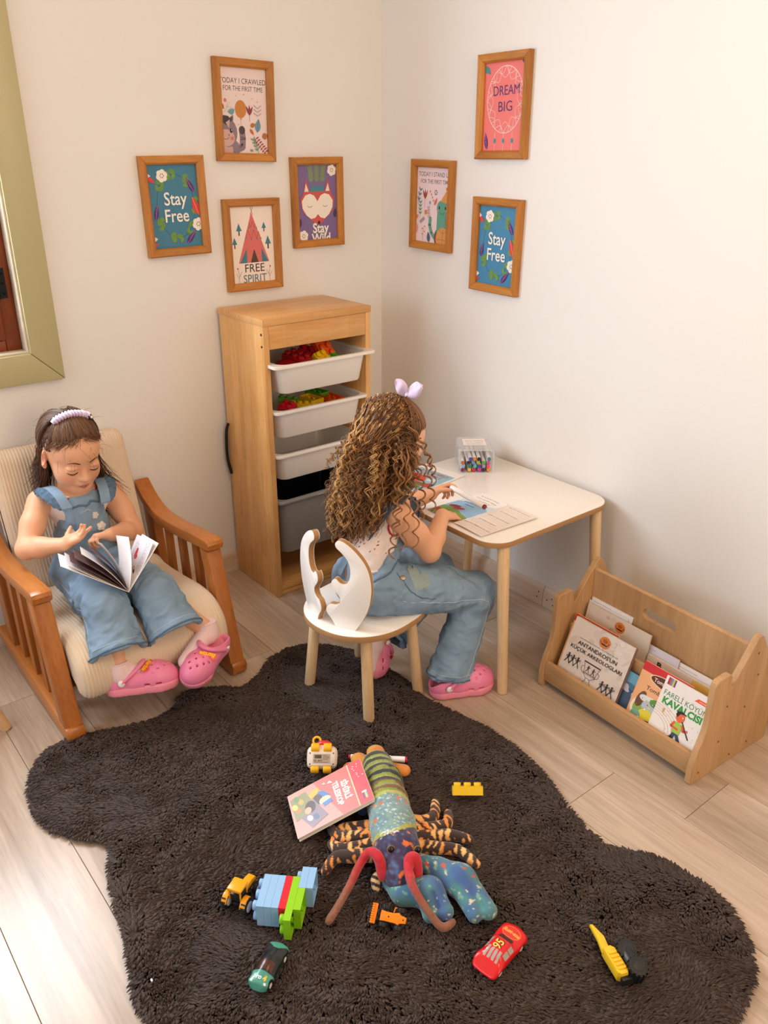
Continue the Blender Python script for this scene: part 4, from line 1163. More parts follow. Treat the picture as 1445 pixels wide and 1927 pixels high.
def strands(name, paths, rad, m, parent, tint, sides=4, flat=1.0, label=None):
    """many hair strands at once: paths (n,k,3), rad (n,k), tint (n,3)"""
    P = np.asarray(paths, float); n, k, _ = P.shape
    T = np.gradient(P, axis=1); T /= np.linalg.norm(T, axis=2)[..., None] + 1e-9
    ref = rng.normal(size=(n, 1, 3)); N = ref - T * (T * ref).sum(2)[..., None]; N /= np.linalg.norm(N, axis=2)[..., None] + 1e-9
    B = np.cross(T, N)
    rad = np.broadcast_to(np.asarray(rad), (n, k))
    th = 2 * PI * np.arange(sides) / sides
    V = P[:, :, None, :] + (N[:, :, None, :] * np.cos(th)[None, None, :, None] + B[:, :, None, :] * np.sin(th)[None, None, :, None] * flat) * rad[:, :, None, None]
    idx = np.arange(n * k * sides).reshape(n, k, sides)
    a, b = idx[:, :-1], idx[:, 1:]
    Fq = np.stack([a, np.roll(a, -1, 2), np.roll(b, -1, 2), b], -1).reshape(-1, 4)
    V = V.reshape(-1, 3)
    me = bpy.data.meshes.new(name)
    me.vertices.add(len(V)); me.vertices.foreach_set('co', V.astype(np.float32).ravel())
    me.loops.add(Fq.size); me.loops.foreach_set('vertex_index', Fq.astype(np.int32).ravel())
    me.polygons.add(len(Fq)); me.polygons.foreach_set('loop_start', np.arange(0, Fq.size, 4, dtype=np.int32))
    me.update(calc_edges=True); me.polygons.foreach_set('use_smooth', [True] * len(me.polygons))
    set_tint(me, np.repeat(np.asarray(tint), k * sides, 0))
    o = link(name, me, m, parent, label, kind='stuff')
    return o
from mathutils.bvhtree import BVHTree
class Drape:
    """drops lines and patches onto the surface of a finished garment"""
    def __init__(self, ob):
        me = ob.data
        self.b = BVHTree.FromPolygons([v.co[:] for v in me.vertices], [p.vertices[:] for p in me.polygons])
        self.ob = ob
    def hit(self, p, d):
        r = self.b.ray_cast(Vector(p), Vector(d))
        return r
    def near(self, p): return self.b.find_nearest(Vector(p))
    def seam(self, name, pts, m, r=.0011, n=10, off=.0004, parent=None, closed=False):
        Q = []
        for p in catmull(pts, n, closed):
            loc, nn, i, dist = self.near(p); Q.append(loc + nn * off)
        if closed: Q.append(Q[0])
        bm = bmesh.new(); add_tube(bm, Q, r, 5); return bmobj(name, bm, m, parent or self.ob, ang=60)
    def patch(self, name, outline, o, ux, uy, m, thick=.0016, parent=None, grid=.006, ang=40):
        """outline in (u,v) about point o, pushed onto the surface"""
        ux = nrm(ux); uy = nrm(uy); P = np.array(outline)
        lo, hi = P.min(0), P.max(0); nx = max(2, int((hi[0] - lo[0]) / grid)); ny = max(2, int((hi[1] - lo[1]) / grid))
        bm = bmesh.new(); vs = [bm.verts.new((p[0], p[1], 0)) for p in outline]; f = bm.faces.new(vs)
        for i in range(1, nx): bmesh.ops.bisect_plane(bm, geom=list(bm.verts) + list(bm.edges) + list(bm.faces), plane_co=(lo[0] + (hi[0] - lo[0]) * i / nx, 0, 0), plane_no=(1, 0, 0))
        for i in range(1, ny): bmesh.ops.bisect_plane(bm, geom=list(bm.verts) + list(bm.edges) + list(bm.faces), plane_co=(0, lo[1] + (hi[1] - lo[1]) * i / ny, 0), plane_no=(0, 1, 0))
        r = bmesh.ops.extrude_face_region(bm, geom=list(bm.faces)); top = {g for g in r['geom'] if isinstance(g, bmesh.types.BMVert)}
        for v in bm.verts:
            w = np.array(o) + ux * v.co.x + uy * v.co.y
            dz = np.cross(ux, uy); loc, nn, i, dist = self.hit(w + dz * .06, -dz)
            if loc is None: loc, nn, i, dist = self.near(w)
            nn = (nn + Vector(dz)).normalized()
            v.co = loc + nn * (thick if v in top else -.001)
        return bmobj(name, bm, m, parent or self.ob, ang=ang)
m_denim = mat('washed_denim', '#819cb6', 0.85, bump=0.45, bscale=600, vary=0.34, vscale=16)
m_denimdk = mat('denim_seam', '#56718a', 0.85, bump=0.4, bscale=400, vary=0.45, vscale=120)
m_denimlt = mat('faded_denim_patch', '#93a5a8', 0.85, bump=0.4, bscale=500, vary=0.15, vscale=40)
m_thread = mat('pale_stitching', '#c2ced6', 0.9)
m_tee = mat('white_ribbed_tee', '#efe2df', 0.9, bump=0.2, bscale=500)
m_redtrim = mat('red_trim', '#c21f3a', 0.8)
m_lilac = mat('lilac_satin', '#d9c8e6', 0.45, bump=0.3, bscale=60)
m_sock = mat('pale_pink_sock', '#f0d2d3', 0.9, bump=0.6, bscale=350)
m_clog = mat('pink_clog_foam', '#ee86ae', 0.42, bump=0.05, bscale=200)
m_sole = mat('pink_clog_sole', '#f190a8', 0.5, bump=0.25, bscale=150)
m_hole_ = mat('clog_hole_dark', '#5e2030', 0.8)
m_pearl = mat('white_rivet', '#f3ecec', 0.25)
m_brass = mat('brass_button', '#cdbba0', 0.3, Metallic=0.8)
m_lace = mat('white_lace', '#eeeae6', 0.9, bump=0.9, bscale=500)
def creases(V, N, amp, s, seed, axis=None, st=3.0):
    """cloth folds: soft swells plus sharper ridges, stretched along an axis"""
    Q = V.copy()
    if axis is not None:
        a = nrm(axis); Q = V - np.outer(V @ a, a) * (1 - 1 / st)
    Q = Q + .012 * np.stack([vnoise(V, 18, seed + 7), vnoise(V, 18, seed + 8), vnoise(V, 18, seed + 9)], 1)
    d = .5 * vnoise(Q, s * .6, seed) + .9 * (.55 - np.abs(vnoise(Q, s, seed + 1)) * 1.6) * np.clip(.5 + vnoise(V, 9, seed + 5), 0, 1) + .25 * vnoise(Q, s * 2.6, seed + 2)
    return V + N * (amp * d)[:, None]
CLOG = {}
def clog(parent, heel, fwd, up, label=None, right=True, Ls=1.0):
    """foam clog: local x heel to toe, z up; parts parented to the wearer"""
    R = frame(fwd, up); mt = Matrix.Translation(Vector(heel)) @ Matrix(R.tolist()).to_4x4() @ Matrix.Diagonal((Ls, Ls, Ls, 1))
    if 'upper' not in CLOG:
        F = Field((-.02, -.05, -.005), (.19, .05, .085), .0022)
        F.chain([(.030, 0, .034), (.070, 0, .031), (.120, .002, .030), (.140, .003, .027)], [.030, .033, .036, .030], .012)
        F.ell((.115, .002, .028), (.052, .0375, .036), None, .01)
        F.ell((.030, 0, .024), (.031, .030, .030), None, .01)
        F.rbox((.07, 0, -.01), (.25, .2, .034), .001, None, .004, 'sub')
        # foot opening
        F.ell((.028, 0, .064), (.052, .025, .042), None, .004, 'sub'); F.ell((.030, 0, .040), (.024, .0225, .026), None, .004, 'sub')
        # breathing holes and side vents
        for (x, y) in ((.098, -.020), (.098, 0), (.098, .020), (.112, -.012), (.112, .011), (.112, .028), (.125, -.022), (.125, 0), (.125, .022), (.138, -.010), (.138, .012), (.149, .001), (.112, -.030)):
            F.cap((x, y, .05), (x, y, .09), .0027, .0027, .001, 'sub')
        for sgn in (1, -1):
            for x in (.098, .124): F.cap((x - .005, sgn * .026, .022), (x + .005, sgn * .026, .022), .0036, .0036, .001, 'sub'); F.rbox((x, sgn * .045, .023), (.014, .04, .0065), .002, (0, 0, 0), .001, 'sub')
        V, Fc = F.surface(1)
        base = np.array(rgb('#f08cb4')[:3]); dark = np.array(rgb('#5e2030')[:3])
        CLOG['upper'] = (V, Fc)
        G = Field((-.02, -.05, -.005), (.19, .055, .04), .0025)
        G.chain([(.032, 0, .012), (.075, -.001, .013), (.122, .002, .016), (.138, .003, .020)], [.033, .031, .0385, .034], .012)
        G.rbox((.08, 0, -.03), (.3, .2, .060), .001, None, .003, 'sub'); G.rbox((.08, 0, .0545), (.3, .2, .063), .001, None, .004, 'sub')
        for i in range(13): G.cap((.0 + i * .0135, -.06, -.0005), (.0 + i * .0135, .06, -.0005), .0022, .0022, .002, 'sub')
        CLOG['sole'] = G.surface(1)
        CLOG['me'] = {}
    if not CLOG['me']:
        for nme, m in (('upper', m_clog), ('sole', m_sole)):
            V, Fc = CLOG[nme]
            me = bpy.data.meshes.new('clog_' + nme); me.from_pydata(V.tolist(), [], Fc.tolist()); me.polygons.foreach_set('use_smooth', [True] * len(me.polygons)); me.materials.append(m); me.update()
            CLOG['me'][nme] = me
        bm = bmesh.new()
        arc = [(.040 + .052 * math.sin(a) * 1.0, -.0335 * math.cos(a), .036 + .038 * math.sin(a)) for a in np.linspace(.0, PI, 17)]
        # strap swung forward over the instep
        add_tube(bm, arc, .0068, 10, flat=.8)
        me = bpy.data.meshes.new('clog_strap'); bmesh.ops.recalc_face_normals(bm, faces=bm.faces); bm.to_mesh(me); bm.free(); smooth_by_angle(me, 60); me.materials.append(m_clog); CLOG['me']['strap'] = me
        bm = bmesh.new(); add_ball(bm, (0, 0, 0), (.0085, .0035, .0085), u=14, v=8)
        me = bpy.data.meshes.new('clog_rivet'); bm.to_mesh(me); bm.free(); smooth_by_angle(me, 60); me.materials.append(m_pearl); CLOG['me']['rivet'] = me
        p = Print(.060, .036, '#f2663a'); p.v = []; p.f = []; p.c = []
        for (x, y, r) in ((-.019, .002, .011), (-.009, -.001, .010), (.001, 0, .010), (.010, -.001, .010), (.019, .002, .010), (-.018, .008, .008), (.012, .006, .008)): p.ell(x, y, r, r * .8, '#ef5a34', n=14)
        p.text('Barbie', 0, 0, .0185, '#ffd21f', shear=.25, bold=.02, sx=1.05)
        me = bpy.data.meshes.new('clog_charm'); me.from_pydata(p.v, [], p.f); set_tint(me, np.array(p.c)); me.materials.append(attr_mat('printed_charm', .35)); me.update(); CLOG['me']['charm'] = me
    t = bpy.data.objects.new('clog', CLOG['me']['upper']); COL.objects.link(t); t.parent = parent; t.matrix_local = mt
    if label: t['label'] = label
    for nme in ('sole', 'strap', 'rivet', 'charm'):
        o = bpy.data.objects.new(nme, CLOG['me'][nme]); COL.objects.link(o); o.parent = t
        if nme == 'rivet':
            o.location = (.040, .0365, .036)
            o2 = o.copy(); COL.objects.link(o2); o2.location = (.040, -.0365, .036)
        if nme == 'charm':
            yy = -.016 if right else .016
            o.matrix_local = Matrix.Translation((.100, yy, .0665)) @ Euler((-.42 if not right else .42, .35, 0)).to_matrix().to_4x4() @ Matrix.Rotation(-PI / 2 + (-.35 if right else .35), 4, 'Z') @ Matrix.Scale(.78, 4)
    return t

# ================================================================== GIRL READING in the rocking chair
A = np.array
g1 = thing('person', 'small girl in blue denim dungarees sitting in the rocking chair reading an open picture book', 'person', (.30, -1.40, .27))
G1O = A([.30, -1.40, .27])
def lo(p): return A(p, float) - G1O
HC1 = A([.252, -1.394, .712]); HR1 = frame((math.cos(.32) * math.cos(.07), math.cos(.32) * math.sin(.07), -math.sin(.32)), (0.4, .04, .9))
F = Field((.08, -1.70, .05), (.88, -1.12, .86), .0030)
F.chain([(.285, -1.405, .345), (.255, -1.402, .44), (.245, -1.400, .535)], [.074, .066, .074], .02, flat=((1, 0, 0), .82))
F.cap((.238, -1.487, .572), (.238, -1.308, .560), .034, .034, .03)
F.cap((.240, -1.400, .57), (.252, -1.396, .655), .036, .034, .02)
HS1 = 1.09
head_field(F, HC1, HR1, s=HS1)
# arms
shR, elR, wrR = A([.235, -1.507, .570]), A([.322, -1.588, .470]), A([.420, -1.507, .497])
shL, elL, wrL = A([.235, -1.287, .553]), A([.305, -1.258, .428]), A([.400, -1.366, .480])
for a, b, c in ((shR, elR, wrR), (shL, elL, wrL)):
    F.chain([a, a * .5 + b * .5, b], [.0355, .0345, .0300], .018); F.chain([b, b * .62 + c * .38, c], [.0295, .0300, .0200], .012)
HD1R = hand_field(F, wrR, (.05, .82, .30), (.10, -.30, .80) , (-.9, 0, .3), ((.35, .5, .4), (-.15, .25, .2), (.25, .35, .3), (-.35, .2, .2)), s=.98, splay=(-.25, .0, .18, .55), thumb=(.8, .3, .1))
HD1L = hand_field(F, wrL, (-.05, -.88, .12), (.35, -.1, -.9), (-.75, -.15, .35), ((.75, .9, .7), (.85, 1., .7), (.9, 1., .7), (.95, 1., .7)), s=.98, thumb=(.55, .4, .1))
# legs
hipR, knR, anR = A([.305, -1.455, .345]), A([.600, -1.470, .348]), A([.668, -1.482, .185])
hipL, knL, anL = A([.305, -1.355, .345]), A([.600, -1.318, .348]), A([.682, -1.210, .220])
for h, k_, a in ((hipR, knR, anR), (hipL, knL, anL)):
    F.chain([h, k_ - A([.01, 0, .012]), k_ * .55 + a * .45 - A([.008, 0, .006]), a], [.052, .034, .031, .026], .02)
F.chain([anR, anR + A([.035, .11, -.035])], [.024, .018], .01); F.chain([anL, anL + A([.045, -.10, -.045])], [.024, .018], .01)
def skin_tint(V):
    c = head_tint(V, HC1, HR1, HS1)
    for tp in list(HD1R):
        d = np.linalg.norm(V - tp, axis=1); m = np.clip(1 - d / .012, 0, 1)[:, None] * .6; c = c * (1 - m) + BLUSH * m
    return c
body1 = F.obj('body', m_skin, g1, relax=1, tint=skin_tint, warp=None)
body1.location = -G1O
HM1 = Matrix.Translation(Vector(HC1)) @ Matrix(HR1.tolist()).to_4x4()
def hp(c, R, f, l, u, s=1.0): return c + R @ (A([f, l, u]) * s)
def face_lines(c, R, body, who, brow='#4a2c1c', s=1.0):
    """eyebrows, lashes and the strip of eye under lowered lids"""
    dr = Drape(body); mb = mat('eyebrow_' + brow[1:], brow, .8); me_ = mat('eye_white', '#d9cfc6', .2); mi = mat('iris_brown', '#2a1710', .15)
    for q in (1, -1):
        bm = bmesh.new()
        P = []
        for (l, u) in ((.013, .0125), (.022, .0165), (.031, .0175), (.042, .0125)):
            r = dr.hit(hp(c, R, .2, q * l, u, s), -R[:, 0]); P.append(r[0] if r[0] else Vector(hp(c, R, .08, q * l, u, s)))
        P = [P[0].lerp(P[0], 0)] + P[1:]
        add_tube(bm, catmull([tuple(p) for p in P], 4), [.0011 + .0011 * math.sin(PI * min(1, k / 12 + .15)) for k in range(13)], 6)
        o = bmobj('eyebrow', bm, mb, who, ang=60); o.location = body.location
    for q in (1, -1):
        bm = bmesh.new()
        P = []
        for (l, u) in ((.0165, -.0165), (.022, -.0182), (.0295, -.0192), (.037, -.0180), (.0440, -.0148)):
            r = dr.hit(hp(c, R, .2, q * l, u, s), -R[:, 0]); P.append(r[0] + Vector(R[:, 0]) * .0006)
        add_tube(bm, catmull([tuple(p) for p in P], 4), [.0008 + .0011 * math.sin(PI * k / 16) + .0005 * (k / 16) for k in range(17)], 6)
        o = bmobj('eyelash', bm, mat('lash_dark', '#24140e', .6), who, ang=60); o.location = body.location
    for q in (1, -1):
        bm = bmesh.new(); r = dr.hit(hp(c, R, .2, q * .0295, -.0215, s), -R[:, 0])
        mt = Matrix(R.tolist())
        bmesh.ops.create_uvsphere(bm, u_segments=16, v_segments=10, radius=1, matrix=Matrix.Translation(r[0] - Vector(R[:, 0]) * .0004) @ mt.to_4x4() @ Matrix.Diagonal((.0012, .0060, .0019, 1)))
        o = bmobj('eye', bm, mi, who, ang=60); o.location = body.location
face_lines(HC1, HR1, body1, g1, s=HS1)

# white tee with a red neckline
T = Field((.10, -1.56, .30), (.42, -1.24, .66), .0032)
T.chain([(.285, -1.405, .36), (.255, -1.402, .44), (.245, -1.400, .530)], [.078, .0715, .0795], .02, flat=((1, 0, 0), .82))
T.cap((.240, -1.462, .556), (.240, -1.336, .548), .0395, .0395, .03)
T.half((.255, -1.398, .605), (.55, 0, .83), .004)
tee1 = T.obj('tee', m_tee, g1); tee1.location = -G1O
ring = [(.255 + .048 * math.cos(a) - .002, -1.398 + .062 * math.sin(a), .6015 - .030 * math.cos(a)) for a in np.linspace(0, 2 * PI, 24, endpoint=False)]
dr = Drape(tee1)
o = dr.seam('neck_trim', ring, m_redtrim, .0042, 3, -.001, g1, closed=True); o.location = -G1O

# denim dungarees
D = Field((.10, -1.66, .16), (.86, -1.13, .66), .0036)
D.chain([(.285, -1.405, .350), (.262, -1.402, .44), (.258, -1.400, .520)], [.092, .080, .082], .02, flat=((1, 0, 0), .84))
D.rbox((.16, -1.40, .50), (.16, .40, .15), .01, (0, .12, 0), .006, 'sub')          # open back above the waist
D.half((.30, -1.40, .578), (.25, 0, .97), .004)
for q in (1, -1):     # armhole cut away at the sides
    D.ell((.285, -1.400 + q * .126, .535), (.11, .062, .085), None, .006, 'sub')
hemR, hemL = A([.664, -1.478, .236]), A([.686, -1.308, .246])
inn = []
for h, k_, hm, w in ((A(hipR), A(knR), hemR, A([0, 1, 0])), (A(hipL), A(knL), hemL, A([0, 1, .1]))):
    D.chain([h + A([0, 0, .004]), k_ + A([-.02, 0, .002])], [.072, .064], .012)
    D.chain([k_ + A([-.02, 0, .002]), hm + (hm - k_) * .18], [.064, .086], .010, flat=(nrm(A([.75, 0, .45])), .80))
    inn.append((k_, hm))
G1hems = []
for k_, hm in inn:
    ax = nrm(hm - k_ + A([.05, 0, 0])); G1hems.append(ax)
# cut each leg at its own hem
def cut_leg(Dd, hm, ax, rad):
    X, Y, Z = Dd.grid()
    d = (X - hm[0]) * ax[0] + (Y - hm[1]) * ax[1] + (Z - hm[2]) * ax[2]
    rr = np.sqrt((X - hm[0]) ** 2 + (Y - hm[1]) ** 2 + (Z - hm[2]) ** 2)
    cut = np.maximum(-d, rr - rad).astype(np.float32)      # the half ball beyond the hem
    Dd.d = np.maximum(Dd.d, -cut)
for (k_, hm), ax in zip(inn, G1hems):
    cut_leg(D, hm, ax, .125)
for (k_, hm), ax in zip(inn, G1hems):
    D.cap(hm + ax * .03, hm - ax * .022, .078, .060, .004, 'sub', flat=(nrm(A([.75, 0, .45])), .80))
dung1 = D.obj('dungarees', m_denim, g1, relax=1, warp=lambda V, N: creases(V, N, .0110, 30, 3, (0, 1, .2), 1.8))
dung1.location = -G1O
dr = Drape(dung1)
def seam1(name, pts, m=m_denimdk, r=.0013, **k):
    o = dr.seam(name, pts, m, r, parent=dung1, **k); return o
# hems
def hem_ring(hm, ax, rad, flatdir, fl):
    u = nrm(np.cross(ax, flatdir)); v = nrm(np.cross(u, ax)); 
    return [tuple(hm - ax * .004 + u * rad * math.cos(a) + v * rad * fl * math.sin(a)) for a in np.linspace(0, 2 * PI, 20, endpoint=False)]
for (k_, hm), ax in zip(inn, G1hems):
    seam1('hem', hem_ring(hm - ax * .002, ax, .084, A([.75, 0, .45]), .8), r=.0030, n=2, closed=True)
    seam1('hem_stitch', hem_ring(hm - ax * .018, ax, .084, A([.75, 0, .45]), .8), m_thread, r=.0007, n=2, closed=True)
# bib: top hem, centre seam, pocket
bx = .345
seam1('bib_hem', [(bx, -1.468, .576), (bx + .01, -1.40, .578), (bx, -1.335, .572)], r=.0035)
seam1('bib_seam', [(bx, -1.401, .574), (bx, -1.401, .552)], r=.0010)
def bibpatch(o, ux, uy, outline, m, **k): return dr.patch('pocket', outline, o, ux, uy, m, **k)
bibpatch((.36, -1.397, .515), (0, 1, 0), (-.25, 0, .97), rrect(.080, .066, .005, 3), m_denim, thick=.0022)
seam1('pocket_hem', [(.36, -1.436, .545), (.362, -1.397, .546), (.36, -1.358, .545)], m_thread, r=.0009)
seam1('pocket_hem', [(.36, -1.436, .535), (.362, -1.397, .536), (.36, -1.358, .535)], m_denimdk, r=.0012)
def lace(o, r):
    out = []
    for k in range(40):
        a = 2 * PI * k / 40; out.append((r * (.72 + .30 * abs(math.cos(a * 2.5))) * math.cos(a), r * (.72 + .30 * abs(math.cos(a * 2.5))) * math.sin(a)))
    f = dr.patch('lace_flower', out, o, (0, 1, 0), (-.25, 0, .97), m_lace, thick=.0050, grid=.005)
    loc, nn, i, d = dr.near(o); bm = bmesh.new(); add_ball(bm, loc + nn * .004, .0032 * r / .013, u=10, v=6); bmobj('bead', bm, m_pearl, dung1, ang=60)
lace((.36, -1.452, .486), .0165); lace((.36, -1.375, .530), .0110); lace((.36, -1.362, .490), .0150)
# straps with ruffles
for q, sh in ((-1, shR), (1, shL)):
    pts = [(.338, -1.400 + q * .058, .566), (.310, -1.400 + q * .066, .598), (.262, -1.400 + q * .074, .612), (.215, -1.400 + q * .076, .600), (.178, -1.400 + q * .070, .560)]
    pts = [(x, y, z_ - (.010 if q > 0 else 0)) for x, y, z_ in pts]
    bm = bmesh.new(); C_ = catmull(pts, 6); n = len(C_)
    rows = [[bm.verts.new((x, y + w * q, z_ + dz)) for (x, y, z_) in C_] for w, dz in ((-.015, .0), (-.015, .004), (.015, .004), (.015, .0))]
    for a in range(4):
        for i in range(n - 1): bm.faces.new((rows[a][i], rows[a][i + 1], rows[(a + 1) % 4][i + 1], rows[(a + 1) % 4][i]))
    st = bmobj('strap', bm, m_denim, dung1, ang=40)
    bm = bmesh.new(); R_ = []
    N = 60; C2 = catmull(pts[0:5], 15)
    for i, (x, y, z_) in enumerate(C2):
        t_ = i / (len(C2) - 1); env = math.sin(PI * min(1, max(0, t_ * 1.1 - .02))) ** .6
        wv = math.sin(i * .95) * .0055 * env
        R_.append([bm.verts.new(p) for p in ((x, y + q * .013, z_ + .003), (x + wv * .3, y + q * (.013 + .016 * env), z_ + .004 + wv), (x - wv * .5, y + q * (.013 + .032 * env), z_ - .004 * env - wv * 1.2),
                   (x - wv * .5, y + q * (.013 + .032 * env), z_ - .0065 * env - wv * 1.2), (x + wv * .3, y + q * (.013 + .016 * env), z_ + .0015 + wv), (x, y + q * .013, z_ + .0005))])
    for i in range(len(R_) - 1):
        for a in range(6): bm.faces.new((R_[i][a], R_[i + 1][a], R_[i + 1][(a + 1) % 6], R_[i][(a + 1) % 6]))
    bmobj('ruffle', bm, m_denimdk, dung1, ang=60)
# leg side seams
seam1('leg_seam', [(.36, -1.53, .36), (.48, -1.535, .36), (.60, -1.535, .33), (.66, -1.55, .26)], m_thread, r=.0007)
seam1('leg_seam', [(.40, -1.285, .36), (.50, -1.26, .36), (.60, -1.25, .33), (.69, -1.24, .26)], m_thread, r=.0007)
seam1('fly_seam', [(.37, -1.405, .42), (.40, -1.405, .36), (.44, -1.40, .33)], m_thread, r=.0007)
# socks
for a, toe in ((anR, anR + A([.035, .11, -.035])), (anL, anL + A([.045, -.10, -.045]))):
    S = Field(np.minimum(a, toe) - .06, np.maximum(a, toe) + .06, .003)
    up_ = nrm(A([-.25, 0, 1]))
    S.cap(a + up_ * .030, a - up_ * .012, .0300, .0300, .01); S.cap(a, toe, .0275, .022, .012); S.half(a + up_ * .028, up_, .002)
    S.d = np.maximum(S.d, -(S.d + .0022) if False else S.d)
    o = S.obj('sock', m_sock, g1); o.location = -G1O
    bm = bmesh.new(); u = nrm(np.cross(up_, (0, 1, 0))); v = np.cross(up_, u)
    add_tube(bm, [tuple(a + up_ * .0265 + (u * math.cos(t) + v * math.sin(t)) * .0285) for t in np.linspace(0, 2 * PI, 25)], .0028, 8, cap=False)
    o = bmobj('sock_cuff', bm, m_sock, g1, ang=60); o.location = -G1O
# clogs
clog(g1, A([.650, -1.525, .112]) - G1O, (.075, .165, .0), (-.15, .18, .95), right=True, Ls=1.2)
clog(g1, A([.672, -1.158, .158]) - G1O, (.075, -.150, -.038), (.30, .05, .95), right=False, Ls=1.2)

# hair
m_hair1 = attr_mat('brown_hair', 0.42)
HB = Field((.08, -1.52, .60), (.42, -1.27, .86), .0030)
HB.ell(hp(HC1, HR1, -.016, 0, .033, HS1), A([.0915, .0752, .0782]) * HS1, HR1, 0)
HB.ell(hp(HC1, HR1, .098, 0, -.008, HS1), A([.080, .088, .090]) * HS1, HR1, .006, 'sub')
HB.ell(hp(HC1, HR1, .012, 0, -.080, HS1), A([.085, .10, .070]) * HS1, HR1, .006, 'sub')
for q in (1, -1): HB.ell(hp(HC1, HR1, .016, q * .075, -.016, HS1), A([.034, .03, .034]) * HS1, HR1, .004, 'sub')
hcol = A(rgb('#4e3222')[:3]); hcol2 = A(rgb('#7a5232')[:3])
o = HB.obj('hair_cap', attr_mat('hair_roots', .85), g1, relax=1, tint=lambda V: hcol * (.85 + .2 * vnoise(V, 60, 4))[:, None], warp=lambda V, N: V - .0012 * N + .0030 * np.stack([vnoise(V, 120, 1), vnoise(V, 120, 2), vnoise(V, 120, 3)], 1)); o.location = -G1O
def cap_pt(d, r=1.0):
    d = d / np.linalg.norm(d, axis=-1, keepdims=True)
    rr = A([.0925, .0762, .0795]) * r * HS1
    return hp0 + (d * rr) @ HR1.T
hp0 = hp(HC1, HR1, -.016, 0, .033, HS1)
paths = []; tint = []
SCR = A([.028, 0, .098])            # scrunchie seat, local to the head
# swept back from the forehead and temples to the scrunchie
for i in range(520):
    th = rng.uniform(-1.25, 1.25); e0 = rng.uniform(.0, .16) - .30 * abs(th) ** 1.6 + .60
    d0 = A([math.cos(th) * math.cos(e0), math.sin(th) * math.cos(e0), math.sin(e0)]); d1 = nrm(A([.02 + rng.normal(0, .02), .40 * math.sin(th) + rng.normal(0, .05), 1.0]))
    t = np.linspace(0, 1, 14)[:, None]; dd = d0 * (1 - t) + d1 * t; lift = 1 + .012 * np.sin(PI * t[:, 0]) + rng.uniform(0, .022)
    paths.append(cap_pt(dd) * 1.0 + ((lift - 1)[:, None] * (dd / np.linalg.norm(dd, axis=1)[:, None]) * .09) @ HR1.T)
    tint.append(hcol * rng.uniform(.7, 1.1) if rng.random() < .5 else hcol2 * rng.uniform(.8, 1.1))
n_a = len(paths)
# falling from the crown over the sides and back
pb = []
for i in range(900):
    side = 1 if rng.random() < .55 else -1
    th = side * rng.uniform(1.62 if side < 0 else 1.35, 2.8); d0 = A([.0 + .1 * math.cos(th), .34 * math.sin(th), 1.0]); e1 = rng.uniform(-.60, -.25)
    d1 = A([math.cos(th) * math.cos(e1), math.sin(th) * math.cos(e1), math.sin(e1)])
    t = np.linspace(0, 1, 14)[:, None]; dd = d0 * (1 - t) ** 1.2 + d1 * t; P = cap_pt(dd, 1.0 + rng.uniform(.0, .07))
    # then hang
    Lh = rng.uniform(.09, .19) * (1.15 if side > 0 else .75); m = 12; s_ = np.linspace(0, 1, m + 1)[1:, None]
    out = (HR1 @ A([math.cos(th), math.sin(th), 0])); out[2] = 0
    start = P[-1]; tang = nrm(P[-1] - P[-2])
    hang = start + tang * (Lh * s_ * (1 - s_ * .7)) + A([0, 0, -1]) * Lh * s_ ** 1.3 + out * (.022 * s_ + .020 * s_ ** 2 * rng.uniform(0, 1.6)) + A([.055 if side > 0 else .01, .045 if side > 0 else -.01, 0]) * s_ ** 1.5 * rng.uniform(-.2, 1)
    w = rng.normal(0, .0022, 3); hang += np.sin(s_ * 7 + rng.uniform(0, 6)) * w
    pb.append(np.r_[P, hang]); tint.append(hcol * rng.uniform(.6, 1.1) if rng.random() < .8 else hcol2 * rng.uniform(.75, 1.1))
PA = np.stack(paths); PB = np.stack(pb)
def taper(k, r): return r * np.clip(np.minimum(np.linspace(.5, 3, k), np.linspace(2.6, .35, k)), .3, 1)
o = strands('swept_hair', PA, taper(14, .0011), m_hair1, g1, A(tint[:n_a])); o.location = -G1O
o = strands('hair', PB, taper(26, .00115), m_hair1, g1, A(tint[n_a:])); o.location = -G1O
# baby hair and flyaways
pw = []
for i in range(360):
    th = rng.uniform(-1.3, 1.3); e0 = .54 - .30 * abs(th) ** 1.6 + rng.uniform(0, .2)
    d0 = A([math.cos(th) * math.cos(e0), math.sin(th) * math.cos(e0), math.sin(e0)])
    Lf = rng.uniform(.015, .05); t = np.linspace(0, 1, 8)[:, None]
    dd = d0 + t * A([0, .5 * np.sign(th + .01) * rng.uniform(.2, 1), -.35 * rng.uniform(.2, 1)]) * Lf / .04
    pw.append(cap_pt(dd, 1.0) + (d0 * .006) @ HR1.T * t + rng.normal(0, .001, 3) * t)
for i in range(90):
    th = rng.uniform(0, 2 * PI); e0 = rng.uniform(-.3, 1.2); d0 = A([math.cos(th) * math.cos(e0), math.sin(th) * math.cos(e0), math.sin(e0)])
    t = np.linspace(0, 1, 8)[:, None]; p0 = cap_pt(d0[None], 1.02); dirn = HR1 @ nrm(d0 * .6 + rng.normal(0, .5, 3)); 
    pw.append(p0 + dirn * t * rng.uniform(.015, .045) + A([0, 0, -1]) * t ** 2 * .02)
o = strands('fine_hair', np.stack(pw), taper(8, .00042), m_hair1, g1, np.tile(hcol2 * .9, (len(pw), 1)), sides=3); o.location = -G1O
